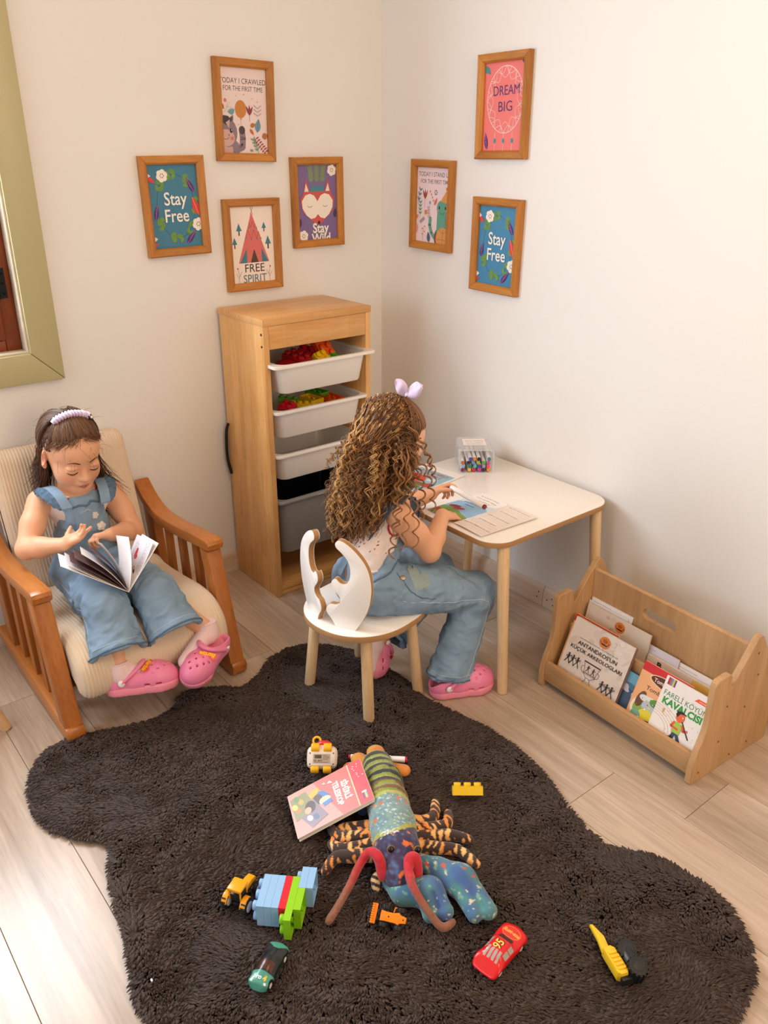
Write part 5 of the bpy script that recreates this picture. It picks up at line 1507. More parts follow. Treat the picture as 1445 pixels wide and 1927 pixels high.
# lilac scrunchie and a small dark badge
bm = bmesh.new(); pts = []; rad = []
for i in range(61):
    a = -.66 + 1.32 * i / 60; dd = nrm(A([.10, math.sin(a), math.cos(a)])); pts.append(tuple(cap_pt(dd[None], 1.06)[0])); rad.append(.0125 + .0024 * math.sin(i * 1.35) + .0012 * math.sin(i * 2.9) if 2 < i < 58 else .009)
add_tube(bm, pts, rad, 14, flat=.8)
o = bmobj('scrunchie', bm, m_lilac, g1, ang=80); o.location = -G1O
bd = cap_pt(nrm(A([.20, .64, .80]))[None], 1.13)[0]
bm = bmesh.new(); bq = frame(HR1 @ nrm(A([.55, .5, .7])), (0, 0, 1)); mt = Matrix.Translation(Vector(bd)) @ Matrix(bq.tolist()).to_4x4()
bmesh.ops.create_uvsphere(bm, u_segments=16, v_segments=8, radius=1, matrix=mt @ Matrix.Diagonal((.004, .0105, .009, 1)))
o = bmobj('badge', bm, mat('badge_black', '#1c1820', .4), g1, ang=60); o.location = -G1O
bm = bmesh.new(); bmesh.ops.create_uvsphere(bm, u_segments=14, v_segments=8, radius=1, matrix=mt @ Matrix.Translation((.0022, 0, -.001)) @ Matrix.Diagonal((.0026, .0068, .0052, 1)))
o = bmobj('badge_face', bm, m_pearl, g1, ang=60); o.location = -G1O

# ================================================================== GIRL AT THE TABLE
g2 = thing('person', 'girl with long curly hair sitting on the antler chair, marker in her hand', 'person', (.985, -.83, .306))
G2O = A([.985, -.83, .306])
HC2 = A([.950, -.722, .790]); HR2 = frame((.13, math.cos(.42), -math.sin(.42)), (0, .4, .9)); HS2 = 1.08
F = Field((.76, -1.0, -.005), (1.28, -.36, .97), .0032)
F.chain([(.985, -.845, .385), (.978, -.825, .47), (.962, -.775, .570)], [.076, .066, .074], .02, flat=((0, 1, -.2), .84))
F.cap((1.035, -.768, .610), (.885, -.742, .612), .035, .035, .03)
F.cap((.958, -.760, .60), (.952, -.728, .70), .037, .035, .02)
head_field(F, HC2, HR2, s=HS2)
s2R, e2R, w2R = A([1.052, -.772, .605]), A([1.078, -.680, .476]), A([1.012, -.572, .538])
s2L, e2L, w2L = A([.868, -.740, .608]), A([.848, -.640, .520]), A([.918, -.535, .566])
for a, b, c in ((s2R, e2R, w2R), (s2L, e2L, w2L)):
    F.chain([a, a * .5 + b * .5, b], [.037, .036, .0315], .018); F.chain([b, b * .62 + c * .38, c], [.031, .031, .021], .012)
T2R = hand_field(F, w2R, (-.10, .85, -.28), (-.1, -.25, -.95), (-.95, -.1, .1), ((.1, .25, .2), (.05, .25, .2), (.1, .3, .2), (.1, .3, .2)), s=1.02, splay=(.12, .04, -.06, -.2), thumb=(.7, .3, .2))
T2L = hand_field(F, w2L, (.22, .90, .34), (.62, -.2, -.75), (.55, -.2, .8), ((.35, .55, .35), (.7, .9, .6), (.9, 1., .7), (1., 1.1, .7)), s=1.02, thumb=(.45, .45, .35))
h2R, k2R, a2R = A([1.030, -.825, .378]), A([1.112, -.520, .300]), A([1.140, -.628, .085])
h2L, k2L, a2L = A([.935, -.835, .378]), A([.930, -.520, .300]), A([.955, -.790, .145])
for h, k_, a in ((h2R, k2R, a2R), (h2L, k2L, a2L)):
    F.chain([h, k_, k_ * .55 + a * .45, a], [.054, .038, .034, .027], .02)
F.chain([a2R, a2R + A([.045, .095, -.045])], [.025, .02], .01); F.chain([a2L, A([.962, -.815, .05])], [.025, .02], .01)
def skin_tint2(V):
    c = head_tint(V, HC2, HR2, HS2)
    for tp in list(T2R) + list(T2L):
        d = np.linalg.norm(V - tp, axis=1); m = np.clip(1 - d / .012, 0, 1)[:, None] * .6; c = c * (1 - m) + BLUSH * m
    return c
body2 = F.obj('body', m_skin, g2, relax=1, tint=skin_tint2); body2.location = -G2O
face_lines(HC2, HR2, body2, g2, '#5a3a22', s=HS2)
# cropped white tee, waist left bare
T = Field((.82, -.98, .42), (1.12, -.64, .66), .0032)
T.chain([(.980, -.830, .45), (.976, -.820, .49), (.962, -.775, .572)], [.0755, .074, .081], .02, flat=((0, 1, -.2), .86))
T.cap((1.012, -.768, .594), (.905, -.748, .596), .040, .040, .03)
T.half((.98, -.83, .452), (0, .12, -1), .004); T.half((.955, -.752, .628), (0, .4, .9), .004)
tee2 = T.obj('tee', m_tee, g2, warp=lambda V, N: creases(V, N, .003, 40, 21)); tee2.location = -G2O
dr2 = Drape(tee2)
def seam2(name, pts, m, r=.0011, n=8, off=.0004, closed=False, d=None, par=None):
    o = (d or dr2).seam(name, pts, m, r, n, off, par or g2, closed); o.location = -G2O if par is None else (0, 0, 0); return o
seam2('tee_hem', [(.98 + .076 * math.cos(a), -.83 + .068 * math.sin(a), .456) for a in np.linspace(0, 2 * PI, 20, endpoint=False)], m_tee, .0026, 3, closed=True)
seam2('armhole_trim', [(1.052, -.772 + .040 * math.cos(a), .578 + .034 * math.sin(a)) for a in np.linspace(0, 2 * PI, 14, endpoint=False)], m_redtrim, .0032, 3, closed=True)
seam2('side_seam', [(1.062, -.80, .56), (1.058, -.815, .51), (1.052, -.82, .46)], m_tee, .0010)
m_cherry = mat('red_print_dot', '#a8323c', .8)
for i in range(34):
    a = rng.uniform(-2.2, 1.0); zz = rng.uniform(.462, .56)
    loc, nn, k, d = dr2.near((.978 + .10 * math.cos(a), -.815 + .10 * math.sin(a), zz))
    bm = bmesh.new(); add_ball(bm, loc, (.0016, .0016, .0016), u=8, v=5); add_ball(bm, loc + Vector((.002, .001, .0024)), (.0012, .0012, .0012), u=8, v=5)
    o = bmobj('printed_cherry', bm, m_cherry, g2, ang=60, kind='stuff'); o.location = -G2O
# dungarees: low back, wide legs
D = Field((.76, -1.0, .0), (1.28, -.38, .62), .0037)
D.chain([(.985, -.845, .388), (.982, -.828, .46), (.966, -.765, .55)], [.094, .083, .083], .02, flat=((0, 1, -.2), .9))
D.ell((.985, -.98, .56), (.50, .175, .165), None, .01, 'sub')        # back cut down to the waist
D.half((.96, -.72, .575), (0, .3, .95), .004)
for q in (1, -1): D.ell((.970 + q * .135, -.76, .555), (.068, .10, .105), None, .008, 'sub')
hem2R, hem2L = A([1.132, -.625, .056]), A([.965, -.745, .165])
legs2 = ((h2R, k2R, hem2R, .080), (h2L, k2L, hem2L, .070))
for h, k_, hm, rr in legs2:
    D.chain([h + A([0, 0, .004]), h * .4 + k_ * .6 + A([0, 0, .004]), k_], [.078, .070, .062], .014)
    D.chain([k_, k_ * .45 + hm * .55, hm + (hm - k_) * .16], [.062, .064, rr + .004], .012, flat=((1, 0, 0), .88))
for h, k_, hm, rr in legs2:
    cut_leg(D, hm, nrm(hm - k_ + (A([0, 0, -.25]) if rr > .075 else A([0, 0, 0]))), .12)
for h, k_, hm, rr in legs2:
    ax = nrm(hm - k_); D.cap(hm + ax * .03, hm - ax * .022, rr - .007, rr - .020, .004, 'sub', flat=((1, 0, 0), .88))
dung2 = D.obj('dungarees', m_denim, g2, relax=1, warp=lambda V, N: creases(V, N, .0105, 30, 33, (1, 0, .3), 1.8)); dung2.location = -G2O
d2 = Drape(dung2)
def sd(name, pts, m=m_denimdk, r=.0013, closed=False, n=8): return seam2(name, pts, m, r, n, .0004, closed, d2, dung2)
for (h, k_, hm, rr), ax in zip(legs2, [nrm(l[2] - l[1] + (A([0, 0, -.25]) if l[3] > .075 else A([0, 0, 0]))) for l in legs2]):
    sd('hem', hem_ring(hm - ax * .002, ax, rr, A([1, 0, 0]), .9), r=.0030, closed=True, n=2)
    sd('hem_stitch', hem_ring(hm - ax * .018, ax, rr, A([1, 0, 0]), .9), m_thread, .0007, closed=True, n=2)
sd('waist_hem', [(1.074, -.77, .475), (1.075, -.82, .455), (1.06, -.88, .438), (1.0, -.925, .425)], r=.0034)
sd('leg_seam', [(1.09, -.80, .37), (1.13, -.72, .345), (1.165, -.62, .325), (1.175, -.53, .30), (1.19, -.53, .22), (1.20, -.585, .12), (1.20, -.62, .075)], m_thread, .0009)
sd('fly_seam', [(1.08, -.80, .45), (1.10, -.79, .41), (1.115, -.755, .37), (1.12, -.70, .35)], m_denimdk, .0016)
heart = []
for k in range(40):
    t = 2 * PI * k / 40; heart.append((.0023 * 16 * math.sin(t) ** 3, .0023 * (13 * math.cos(t) - 5 * math.cos(2 * t) - 2 * math.cos(3 * t) - math.cos(4 * t))))
hp_ = d2.patch('heart_pocket', [(y * .92, -x * .98) for x, y in heart], (1.12, -.745, .415), (.0, .55, .62), (.25, .72, -.62), m_denimlt, thick=.0034, grid=.006)
ho, hu, hv = A([1.12, -.745, .415]), nrm(A([.0, .55, .62])), nrm(A([.25, .72, -.62])); hz = np.cross(hu, hv); hz /= np.linalg.norm(hz)
HQ = []
for x, y in heart[::2]:
    w_ = ho + hu * y * .90 - hv * x * .96; r_h = d2.hit(w_ + hz * .06, -hz); HQ.append(tuple((r_h[0] if r_h[0] else d2.near(w_)[0]) + Vector(hz) * .0052))
bm = bmesh.new(); add_tube(bm, HQ + [HQ[0]], .0012, 5); bmobj('pocket_seam', bm, m_denimdk, dung2, ang=60)
hp_['label'] = 'faded heart shaped patch pocket'
loc, nn, i, d = d2.near((1.095, -.792, .440)); bm = bmesh.new(); add_cyl(bm, loc - nn * .001, loc + nn * .004, .0085, .0075, n=18, bev=.001)
bmobj('button', bm, m_brass, dung2, ang=40)
# straps over the shoulders, crossing on the back, with ruffled edges
for q in (1, -1):
    X0 = .96
    pts = [(X0 + q * .052, -.682, .565), (X0 + q * .060, -.700, .625), (X0 + q * .062, -.752, .655), (X0 + q * .052, -.808, .625), (X0 + .005 + q * .028, -.846, .560), (X0 + .012 + q * .0, -.884, .500), (X0 + .02 - q * .030, -.915, .425)]
    C_ = catmull(pts, 6); bm = bmesh.new()
    rows = [[bm.verts.new((x + w * q, y - dy, z_ + dz)) for (x, y, z_) in C_] for w, dz, dy in ((-.014, 0, 0), (-.014, .003, .003), (.014, .003, .003), (.014, 0, 0))]
    for a in range(4):
        for i in range(len(C_) - 1): bm.faces.new((rows[a][i], rows[a][i + 1], rows[(a + 1) % 4][i + 1], rows[(a + 1) % 4][i]))
    bmobj('strap', bm, m_denim, dung2, ang=40)
    C2 = catmull(pts[:6], 14); bm = bmesh.new(); R_ = []
    for i, (x, y, z_) in enumerate(C2):
        env = math.sin(PI * i / (len(C2) - 1)) ** .6; wv = math.sin(i * .95) * .005 * env
        R_.append([bm.verts.new(p) for p in ((x + q * .012, y, z_ + .003), (x + q * (.012 + .030 * env), y + wv, z_ + .001 + wv), (x + q * (.012 + .030 * env), y + wv, z_ - .0015 + wv), (x + q * .012, y, z_ + .0005))])
    for i in range(len(R_) - 1):
        for a in range(4): bm.faces.new((R_[i][a], R_[i + 1][a], R_[i + 1][(a + 1) % 4], R_[i][(a + 1) % 4]))
    bmobj('ruffle', bm, m_denimdk, dung2, ang=60)
# socks and clogs
for a, toe in ((a2R, a2R + A([.03, .07, -.035])), (a2L, A([.96, -.81, .07]))):
    S = Field(np.minimum(a, toe) - .06, np.maximum(a, toe) + .06, .003)
    S.cap(a + A([0, 0, .03]), a, .030, .030, .01); S.cap(a, toe, .028, .024, .012)
    o = S.obj('sock', m_sock, g2); o.location = -G2O
c1 = clog(g2, A([1.118, -.700, .001]) - G2O, (.085, .19, 0), (0, 0, 1), right=False, Ls=1.22)
c2 = clog(g2, A([.940, -.782, .188]) - G2O, (.02, -.035, -.19), (.10, .98, -.17), right=True, Ls=1.0)

# curly hair: a dark core under a mass of corkscrew strands
m_hair2 = attr_mat('curly_hair', 0.40)
H = A(rgb('#6f4a2c')[:3]); Hl = A(rgb('#cfa062')[:3]); Hm = A(rgb('#9a6c40')[:3])
hc2 = hp(HC2, HR2, -.016, 0, .033, HS2)
HB = Field((.74, -1.02, .50), (1.14, -.58, .99), .0036)
HB.ell(hc2, A([.0925, .0762, .0790]) * HS2, HR2, 0)
HB.ell(hp(HC2, HR2, .094, 0, -.026, HS2), A([.074, .086, .088]) * HS2, HR2, .006, 'sub')
HB.chain([(.948, -.785, .80), (.945, -.835, .73), (.948, -.855, .66), (.952, -.868, .60)], [.040, .052, .052, .036], .03, flat=((0, 1, 0), .62))
o = HB.obj('hair_core', attr_mat('hair_roots', .85), g2, tint=lambda V: H * (.62 + .25 * vnoise(V, 60, 4))[:, None], relax=1); o.location = -G2O
def curls(n, roots, ends, rad_coil, turns, r, k=58):
    """corkscrews from root to end along a sagging path"""
    t = np.linspace(0, 1, k)[None, :, None]
    mid = roots * .5 + ends * .5
    mid[:, 2] += .020; ctr = np.array([.948, -.765])
    dirn = mid[:, :2] - ctr; dirn /= np.linalg.norm(dirn, axis=1)[:, None] + 1e-9; mid[:, :2] += dirn * .040
    P = roots[:, None] * (1 - t) ** 2 + 2 * mid[:, None] * t * (1 - t) + ends[:, None] * t ** 2
    T = np.gradient(P, axis=1); T /= np.linalg.norm(T, axis=2)[..., None] + 1e-9
    ref = np.array([.3, .9, .1]); N = ref - T * (T * ref).sum(2)[..., None]; N /= np.linalg.norm(N, axis=2)[..., None] + 1e-9; B = np.cross(T, N)
    ph = rng.uniform(0, 2 * PI, n)[:, None]; hand = np.where(rng.random(n) < .5, 1, -1)[:, None]
    a = ph + hand * 2 * PI * turns[:, None] * t[0, :, 0][None, :] ** 1.15
    R_ = rad_coil[:, None] * np.clip(t[0, :, 0][None, :] * 3.0, .15, 1)
    return P + (N * np.cos(a)[..., None] + B * np.sin(a)[..., None]) * R_[..., None]
nC = 400; sets = []; tints = []
def scalp(dv, r=1.0):
    dv = dv / np.linalg.norm(dv, axis=1, keepdims=True)
    return hc2 + (dv * A([.0965, .0800, .0835]) * HS2 * r) @ HR2.T
az = rng.uniform(-1, 1, nC)                        # -1 left .. 1 right round the back
for layer in range(3):
    az = rng.uniform(-2.75, 2.05, nC)               # angle round the back, 0 straight back
    el = rng.uniform(-.1, 1.35, nC)
    dv = np.stack([-np.cos(az) * np.cos(el), np.sin(az) * np.cos(el) * -1, np.sin(el)], 1)
    front = np.abs(az) > 1.75
    dv[front, 2] = np.abs(dv[front, 2]) * .6 + .45; dv[front, 0] *= .6
    dv[:130, 0] = -np.abs(dv[:130, 0]) * .8 - .1; dv[:130, 2] = np.abs(dv[:130, 2]) + .25; roots = scalp(dv, 1.0)
    ang = -np.pi / 2 - az * .70                      # where they end up round the body
    # the near (+x) side falls over the shoulder blade, the far side fans out
    rr = rng.uniform(.060, .125, nC) * (1 if layer < 2 else 1.05)
    ex = .945 + np.cos(ang) * rr * 1.0; ey = -.800 + np.sin(ang) * rr * .98
    ez = .505 + .095 * np.abs(az / 2.6) ** 1.1 + np.minimum(np.abs(rng.normal(0, .065, nC)), .11) * (1 + .3 * layer)
    ends = np.stack([ex, ey, ez], 1)
    ends[front] += A([.0, .03, .05])
    tn = rng.uniform(5.5, 10.5, nC); rc = rng.uniform(.0036, .0088, nC)
    strandset = curls(nC, roots, ends, rc, tn, None)
    sets.append(strandset)
    w = rng.random(nC); c = np.where((w < .45)[:, None], H, np.where((w < .82)[:, None], Hm, Hl)) * rng.uniform(.8, 1.2, (nC, 1)); tints.append(c)
S_ = np.concatenate(sets); tint_ = np.concatenate(tints)
# each corkscrew is a small bundle
bund = np.concatenate([S_, S_ + rng.normal(0, .0022, (len(S_), 1, 3)) + .0018 * np.cumsum(rng.normal(0, .12, S_.shape), axis=1) / 3, S_ + rng.normal(0, .0030, (len(S_), 1, 3)) + .0024 * np.cumsum(rng.normal(0, .12, S_.shape), axis=1) / 3])
tb = np.concatenate([tint_, tint_ * 1.18, tint_ * .82])
o = strands('curly_hair', bund, .00125 * np.clip(np.linspace(1.6, .5, bund.shape[1]), 0, 1.3), m_hair2, g2, tb, sides=3); o.location = -G2O
# smooth hair drawn back from the forehead
pp = []; tt = []
for i in range(420):
    th = rng.uniform(-1.5, 1.5); e0 = .46 - .26 * abs(th) ** 1.5 + rng.uniform(-.02, .14)
    d0 = A([math.cos(th) * math.cos(e0), math.sin(th) * math.cos(e0), math.sin(e0)]); d1 = nrm(A([-.10, .30 * math.sin(th), 1.0]))
    t = np.linspace(0, 1, 12)[:, None]; dd = d0 * (1 - t) + d1 * t
    pp.append(scalp(dd, 1.0 + rng.uniform(.0, .03))); tt.append((H if rng.random() < .6 else Hm) * rng.uniform(.7, 1.1))
o = strands('swept_hair', np.stack(pp), taper(12, .0011), m_hair2, g2, A(tt)); o.location = -G2O
# frizz round the outline
nf = 420; az = rng.uniform(-2.6, 2.6, nf); el = rng.uniform(-.4, 1.5, nf)
P0 = S_[rng.integers(0, len(S_), nf), rng.integers(6, 56, nf)]
out = P0 - A([.948, -.775, .72]); out[:, 2] *= .3; out /= np.linalg.norm(out, axis=1)[:, None]
t = np.linspace(0, 1, 14)[None, :, None]; ph = rng.uniform(0, 6, (nf, 1, 1))
fr = P0[:, None] + out[:, None] * t * rng.uniform(.012, .035, (nf, 1, 1)) + A([0, 0, -1]) * t ** 2 * .02 + .005 * np.concatenate([np.sin(9 * t + ph), np.cos(8 * t + ph), np.sin(7 * t + ph)], 2) * t
o = strands('frizz', fr, .00045, m_hair2, g2, np.tile(Hl, (nf, 1)), sides=3); o.location = -G2O
# a few loose ringlets over the near shoulder and face
rt = A([[1.03, -.735, .80], [1.035, -.745, .78], [1.03, -.73, .80], [1.02, -.76, .76], [1.035, -.73, .79], [1.03, -.70, .80], [1.02, -.72, .85], [1.03, -.75, .80]]); en = A([[1.075, -.785, .515], [1.085, -.745, .520], [1.055, -.655, .60], [1.065, -.815, .50], [1.045, -.69, .58], [1.040, -.645, .66], [1.035, -.65, .70], [1.06, -.80, .55]])
sh_ = A([.020, -.016, .006]); Rl = curls(8, rt + sh_, en + sh_ * 1.3, A([.0085, .009, .008, .010, .009, .007, .006, .008]), A([6., 5, 5, 7, 6, 4, 4, 6]), None, 80)
bl = np.concatenate([Rl + rng.normal(0, .0012, (8, 1, 3)) for _ in range(5)])
o = strands('loose_ringlets', bl, .0012 * np.linspace(1.2, .6, 80), m_hair2, g2, np.tile(Hm, (40, 1)) * rng.uniform(.8, 1.3, (40, 1)), sides=4); o.location = -G2O
# lilac bow
bwc = hc2 + HR2 @ (A([.012, -.012, .092]) * HS2)
def bow_wing(dirv, up, L, W):
    dirv = nrm(dirv); up = nrm(A(up) - dirv * (A(up) @ dirv)); nn = np.cross(dirv, up)
    bm = bmesh.new(); rows = []
    for i in range(13):
        t = i / 12; w = W * (math.sin(PI * t * .93 + .1) ** .8); ruf = .003 * math.sin(t * 9)
        ring = []
        for k in range(12):
            a = 2 * PI * k / 12; ring.append(bm.verts.new(Vector(bwc + dirv * L * t + up * (w * math.cos(a)) + nn * (w * .32 * math.sin(a) + ruf + .0022 * math.cos(3 * a)) + up * t * .018)))
        rows.append(ring)
    for i in range(12):
        for k in range(12): bm.faces.new((rows[i][k], rows[i][(k + 1) % 12], rows[i + 1][(k + 1) % 12], rows[i + 1][k]))
    bm.faces.new(list(reversed(rows[0]))); bm.faces.new(rows[-1])
    o = bmobj('bow_loop', bm, m_lilac, g2, ang=70); o.location = -G2O
bow_wing((.75, .15, .25), (-.3, .1, .9), .058, .023); bow_wing((-.55, -.55, .45), (.2, .3, .9), .052, .019)
bm = bmesh.new(); add_ball(bm, bwc, (.011, .011, .010), u=14, v=10); o = bmobj('bow_knot', bm, m_lilac, g2, ang=80); o.location = -G2O

# ================================================================== BOOKS AND PAPERS
m_page = mat('page_block', '#efe8dc', 0.8, bump=0.5, bscale=900)
m_paper = mat('white_paper', '#f3eeec', 0.75)
m_cover = attr_mat('glossy_cover_print', 0.35)
def at_frame(o, x, y):
    """matrix with local x, y given in the world and z = x cross y"""
    x = nrm(x); y = np.array(y, float); y = nrm(y - x * (y @ x)); zz = np.cross(x, y)
    return Matrix(((x[0], y[0], zz[0], o[0]), (x[1], y[1], zz[1], o[1]), (x[2], y[2], zz[2], o[2]), (0, 0, 0, 1)))
def book(label, w, h, t, mtx, bgc, art, spine='L', name='picture_book', group=None, edge=None, art_h=None):
    """origin at the middle of the back cover; front cover faces +z"""
    b = thing(name, label, 'book', group=group); b.matrix_world = mtx
    me_ = mat('cover_' + bgc[1:], edge or bgc, .4)
    c = .0009
    box('back_cover', (0, 0, c / 2), (w, h, c), me_, b, bev=0)
    box('front_cover', (0, 0, t - c / 2), (w, h, c), me_, b, bev=0)
    sx = -1 if spine == 'L' else 1
    if spine in 'LR':
        box('spine', (sx * (w / 2 - c / 2), 0, t / 2), (c, h, t - 2 * c - .0002), me_, b, bev=0)
        box('pages', (-sx * .0004 + 0, 0, t / 2), (w - .003, h - .003, t - 2 * c - .0003), m_page, b, bev=0)
    else:
        box('spine', (0, (h / 2 - c / 2), t / 2), (w, c, t - 2 * c - .0002), me_, b, bev=0)
        box('pages', (0, -.0004, t / 2), (w - .003, h - .003, t - 2 * c - .0003), m_page, b, bev=0)
    p = Print(w - .0006, (art_h or h) - .0006, bgc); art(p)
    if art_h: p.v = [(a, b_ * (h - .0006) / (art_h - .0006), c_) for a, b_, c_ in p.v]
    p.build('cover_print', m_cover, b, Matrix.Translation((0, 0, t + .0002)))
    return b
def shelf_mtx(u, d, zb, w, h, lean):
    """book standing in the display box: u left edge, d and zb of the bottom edge, lean back"""
    up = Vector((0, math.sin(lean), math.cos(lean))); nn = Vector((0, -math.cos(lean), math.sin(lean)))
    o = Vector((u + w / 2, d, zb)) + up * h / 2
    m = Matrix(((1, 0, 0, o.x), (0, up.y, nn.y, o.y), (0, up.z, nn.z, o.z), (0, 0, 0, 1)))
    return BXR @ m
def blotch(p, n, cols, seed):
    r = random.Random(seed)
    for i in range(n):
        p.ell(r.uniform(-p.w / 2, p.w / 2), r.uniform(-p.h / 2, p.h / 2), r.uniform(.006, .022), r.uniform(.004, .014), r.choice(cols), r.uniform(0, 3), 9)
def emblem(p, x, y, r):
    p.ell(x, y, r, r * 1.05, '#d9803a', n=28)
    p.poly([(x - r * .7, y - r * .25), (x + r * .65, y - r * .30), (x + r * .45, y - r * .55), (x - r * .5, y - r * .5)], '#3a1c0e')
    p.line([(x - r * .7, y - r * .22), (x - r * .8, y + .05 * r)], r * .10, '#3a1c0e'); p.line([(x + r * .62, y - r * .28), (x + r * .8, y + .1 * r), (x + r * .6, y + .15 * r)], r * .10, '#3a1c0e')
    p.line([(x, y - r * .25), (x, y + r * .72)], r * .07, '#3a1c0e'); p.poly([(x - r * .45, y + r * .55), (x + r * .45, y + r * .55), (x + r * .35, y - r * .05), (x - r * .35, y - r * .05)], '#b8622a')
    p.line([(x - r * .2, y + r * .55), (x - r * .2, y - r * .05)], r * .05, '#7a3a16'); p.line([(x + r * .2, y + r * .55), (x + r * .2, y - r * .05)], r * .05, '#7a3a16'); p.line([(x - r * .42, y + r * .25), (x + r * .42, y + r * .25)], r * .05, '#7a3a16')
def dancer(p, x, y, s, col='#231c1c', f=1):
    p.ell(x, y + .016 * s, .0032 * s, .0036 * s, col, n=10); p.poly([(x - .003 * s, y + .012 * s), (x + .004 * s, y + .012 * s), (x + .002 * s, y - .002 * s), (x - .003 * s, y - .002 * s)], col)
    p.line([(x, y), (x - .006 * s * f, y - .010 * s), (x - .010 * s * f, y - .019 * s)], .0028 * s, col); p.line([(x, y), (x + .005 * s * f, y - .011 * s), (x + .009 * s * f, y - .020 * s)], .0026 * s, col)
    p.line([(x, y + .010 * s), (x - .008 * s, y + .005 * s), (x - .004 * s, y - .001 * s)], .0018 * s, col); p.line([(x, y + .010 * s), (x + .009 * s, y + .008 * s), (x + .010 * s, y + .014 * s)], .0018 * s, col)
    p.line([(x - .010 * s, y + .014 * s), (x + .012 * s, y + .004 * s)], .0007 * s, '#6a5a56')
def art_antandros(p):
    blotch(p, 60, ['#ded0c7', '#ddd0c8', '#d8c8c0', '#e6dcd6', '#e0d2d0'], 4)
    emblem(p, .012, .076, .0195)
    p.text('Cevre Antandros Çevresini Koruma ve Yaşatma Derneği', -.002, .050, .0062, '#4a4040')
    p.text("ANTANDROS'UN", .0, .032, .0190, '#231c1c', bold=.012); p.text('KÜÇÜK ARKEOLOGLARI', .002, .010, .0178, '#231c1c', bold=.012)
    p.poly([(-.030, -.012), (.032, -.012), (.032, -.016), (-.030, -.016)], '#231c1c')
    p.line([(-.028, -.016), (-.022, -.034), (-.020, -.054), (-.008, -.066), (.010, -.066), (.022, -.054), (.024, -.034), (.030, -.016)], .0011, '#3a3030')
    p.line([(-.022, -.050), (.024, -.050)], .0018, '#231c1c'); p.line([(-.020, -.054), (.022, -.054)], .0008, '#231c1c')
    for s in (-1, 1): p.line([(s * .021, -.056), (s * .032, -.048), (s * .033, -.034), (s * .025, -.030)], .0012, '#3a3030')
    p.line([(-.006, -.066), (-.008, -.078), (-.014, -.084), (.016, -.084), (.010, -.078), (.008, -.066)], .0011, '#3a3030'); p.rect_(.001, -.087, .032, .004, '#231c1c')
    dancer(p, -.009, -.034, .62); dancer(p, .011, -.036, .62, f=-1)
    for x in (-.088, -.070, -.052): dancer(p, x, -.034, .95)
    for x in (.052, .070, .088): dancer(p, x, -.062, .95)
    for k in range(12): p.ring(-.1 + k * .0185, -.104, .0065, .0055, .003, '#9aa09a', 0, 360, 14)
def art_logo(p):
    blotch(p, 40, ['#d8c8be', '#ddd0c8', '#cdb7a8', '#e3d6cc'], 14)
    p.poly([(-p.w / 2, -.03), (p.w / 2, .02), (p.w / 2, -p.h / 2), (-p.w / 2, -p.h / 2)], '#b99672'); emblem(p, .012, .088, .0185)
def art_orange(p):
    p.rect_(0, p.h / 2 - .012, p.w, .028, '#d32126'); p.ell(-.055, .02, .018, .024, '#8fb2a2'); p.ell(-.05, -.06, .02, .03, '#7a5a3a')
def art_tombilik(p):
    p.rect_(0, p.h / 2 - .013, p.w, .034, '#cf1f28')
    p.ell(.018, .060, .066, .021, '#f2d8b0', -.05, 30); p.ell(.018, .060, .062, .0185, '#5d2413', -.05, 30)
    p.text('Tombilik Otobüs', .022, .060, .0185, '#f6ead8', bold=.012, sx=.86); p.text('Tombilik', -.012, .024, .0195, '#3a2418', bold=.008)
    p.ell(-.016, -.052, .058, .052, '#f7ead6', 0, 26); p.ell(-.016, -.050, .050, .045, '#8db24a', 0, 26)
    r = random.Random(3)
    for c, x, y, rx, ry in (('#6d4a2a', -.050, -.02, .013, .03), ('#dfe6ea', -.038, -.012, .018, .011), ('#b9c8d2', -.018, -.034, .024, .020), ('#e8d53a', -.018, -.064, .026, .022), ('#5f9a3a', .0, -.012, .022, .014), ('#e6b6c8', .020, -.030, .012, .010), ('#f0d23a', .026, -.046, .014, .010), ('#d8544a', .018, -.060, .009, .008), ('#7fb2a0', -.050, -.076, .016, .018), ('#f2efe8', .024, -.078, .016, .008), ('#6a4526', -.02, -.088, .03, .008), ('#3f7a34', .030, -.070, .010, .014)):
        p.ell(x, y, rx, ry, c, r.uniform(-.4, .4), 16)
    for i in range(30): p.ell(-.016 + r.uniform(-.045, .05), -.052 + r.uniform(-.04, .04), r.uniform(.001, .004), r.uniform(.001, .003), r.choice(['#ffffff', '#2a2a2a', '#e04a3a', '#f2e24a', '#7a9ab8']), 0, 7)
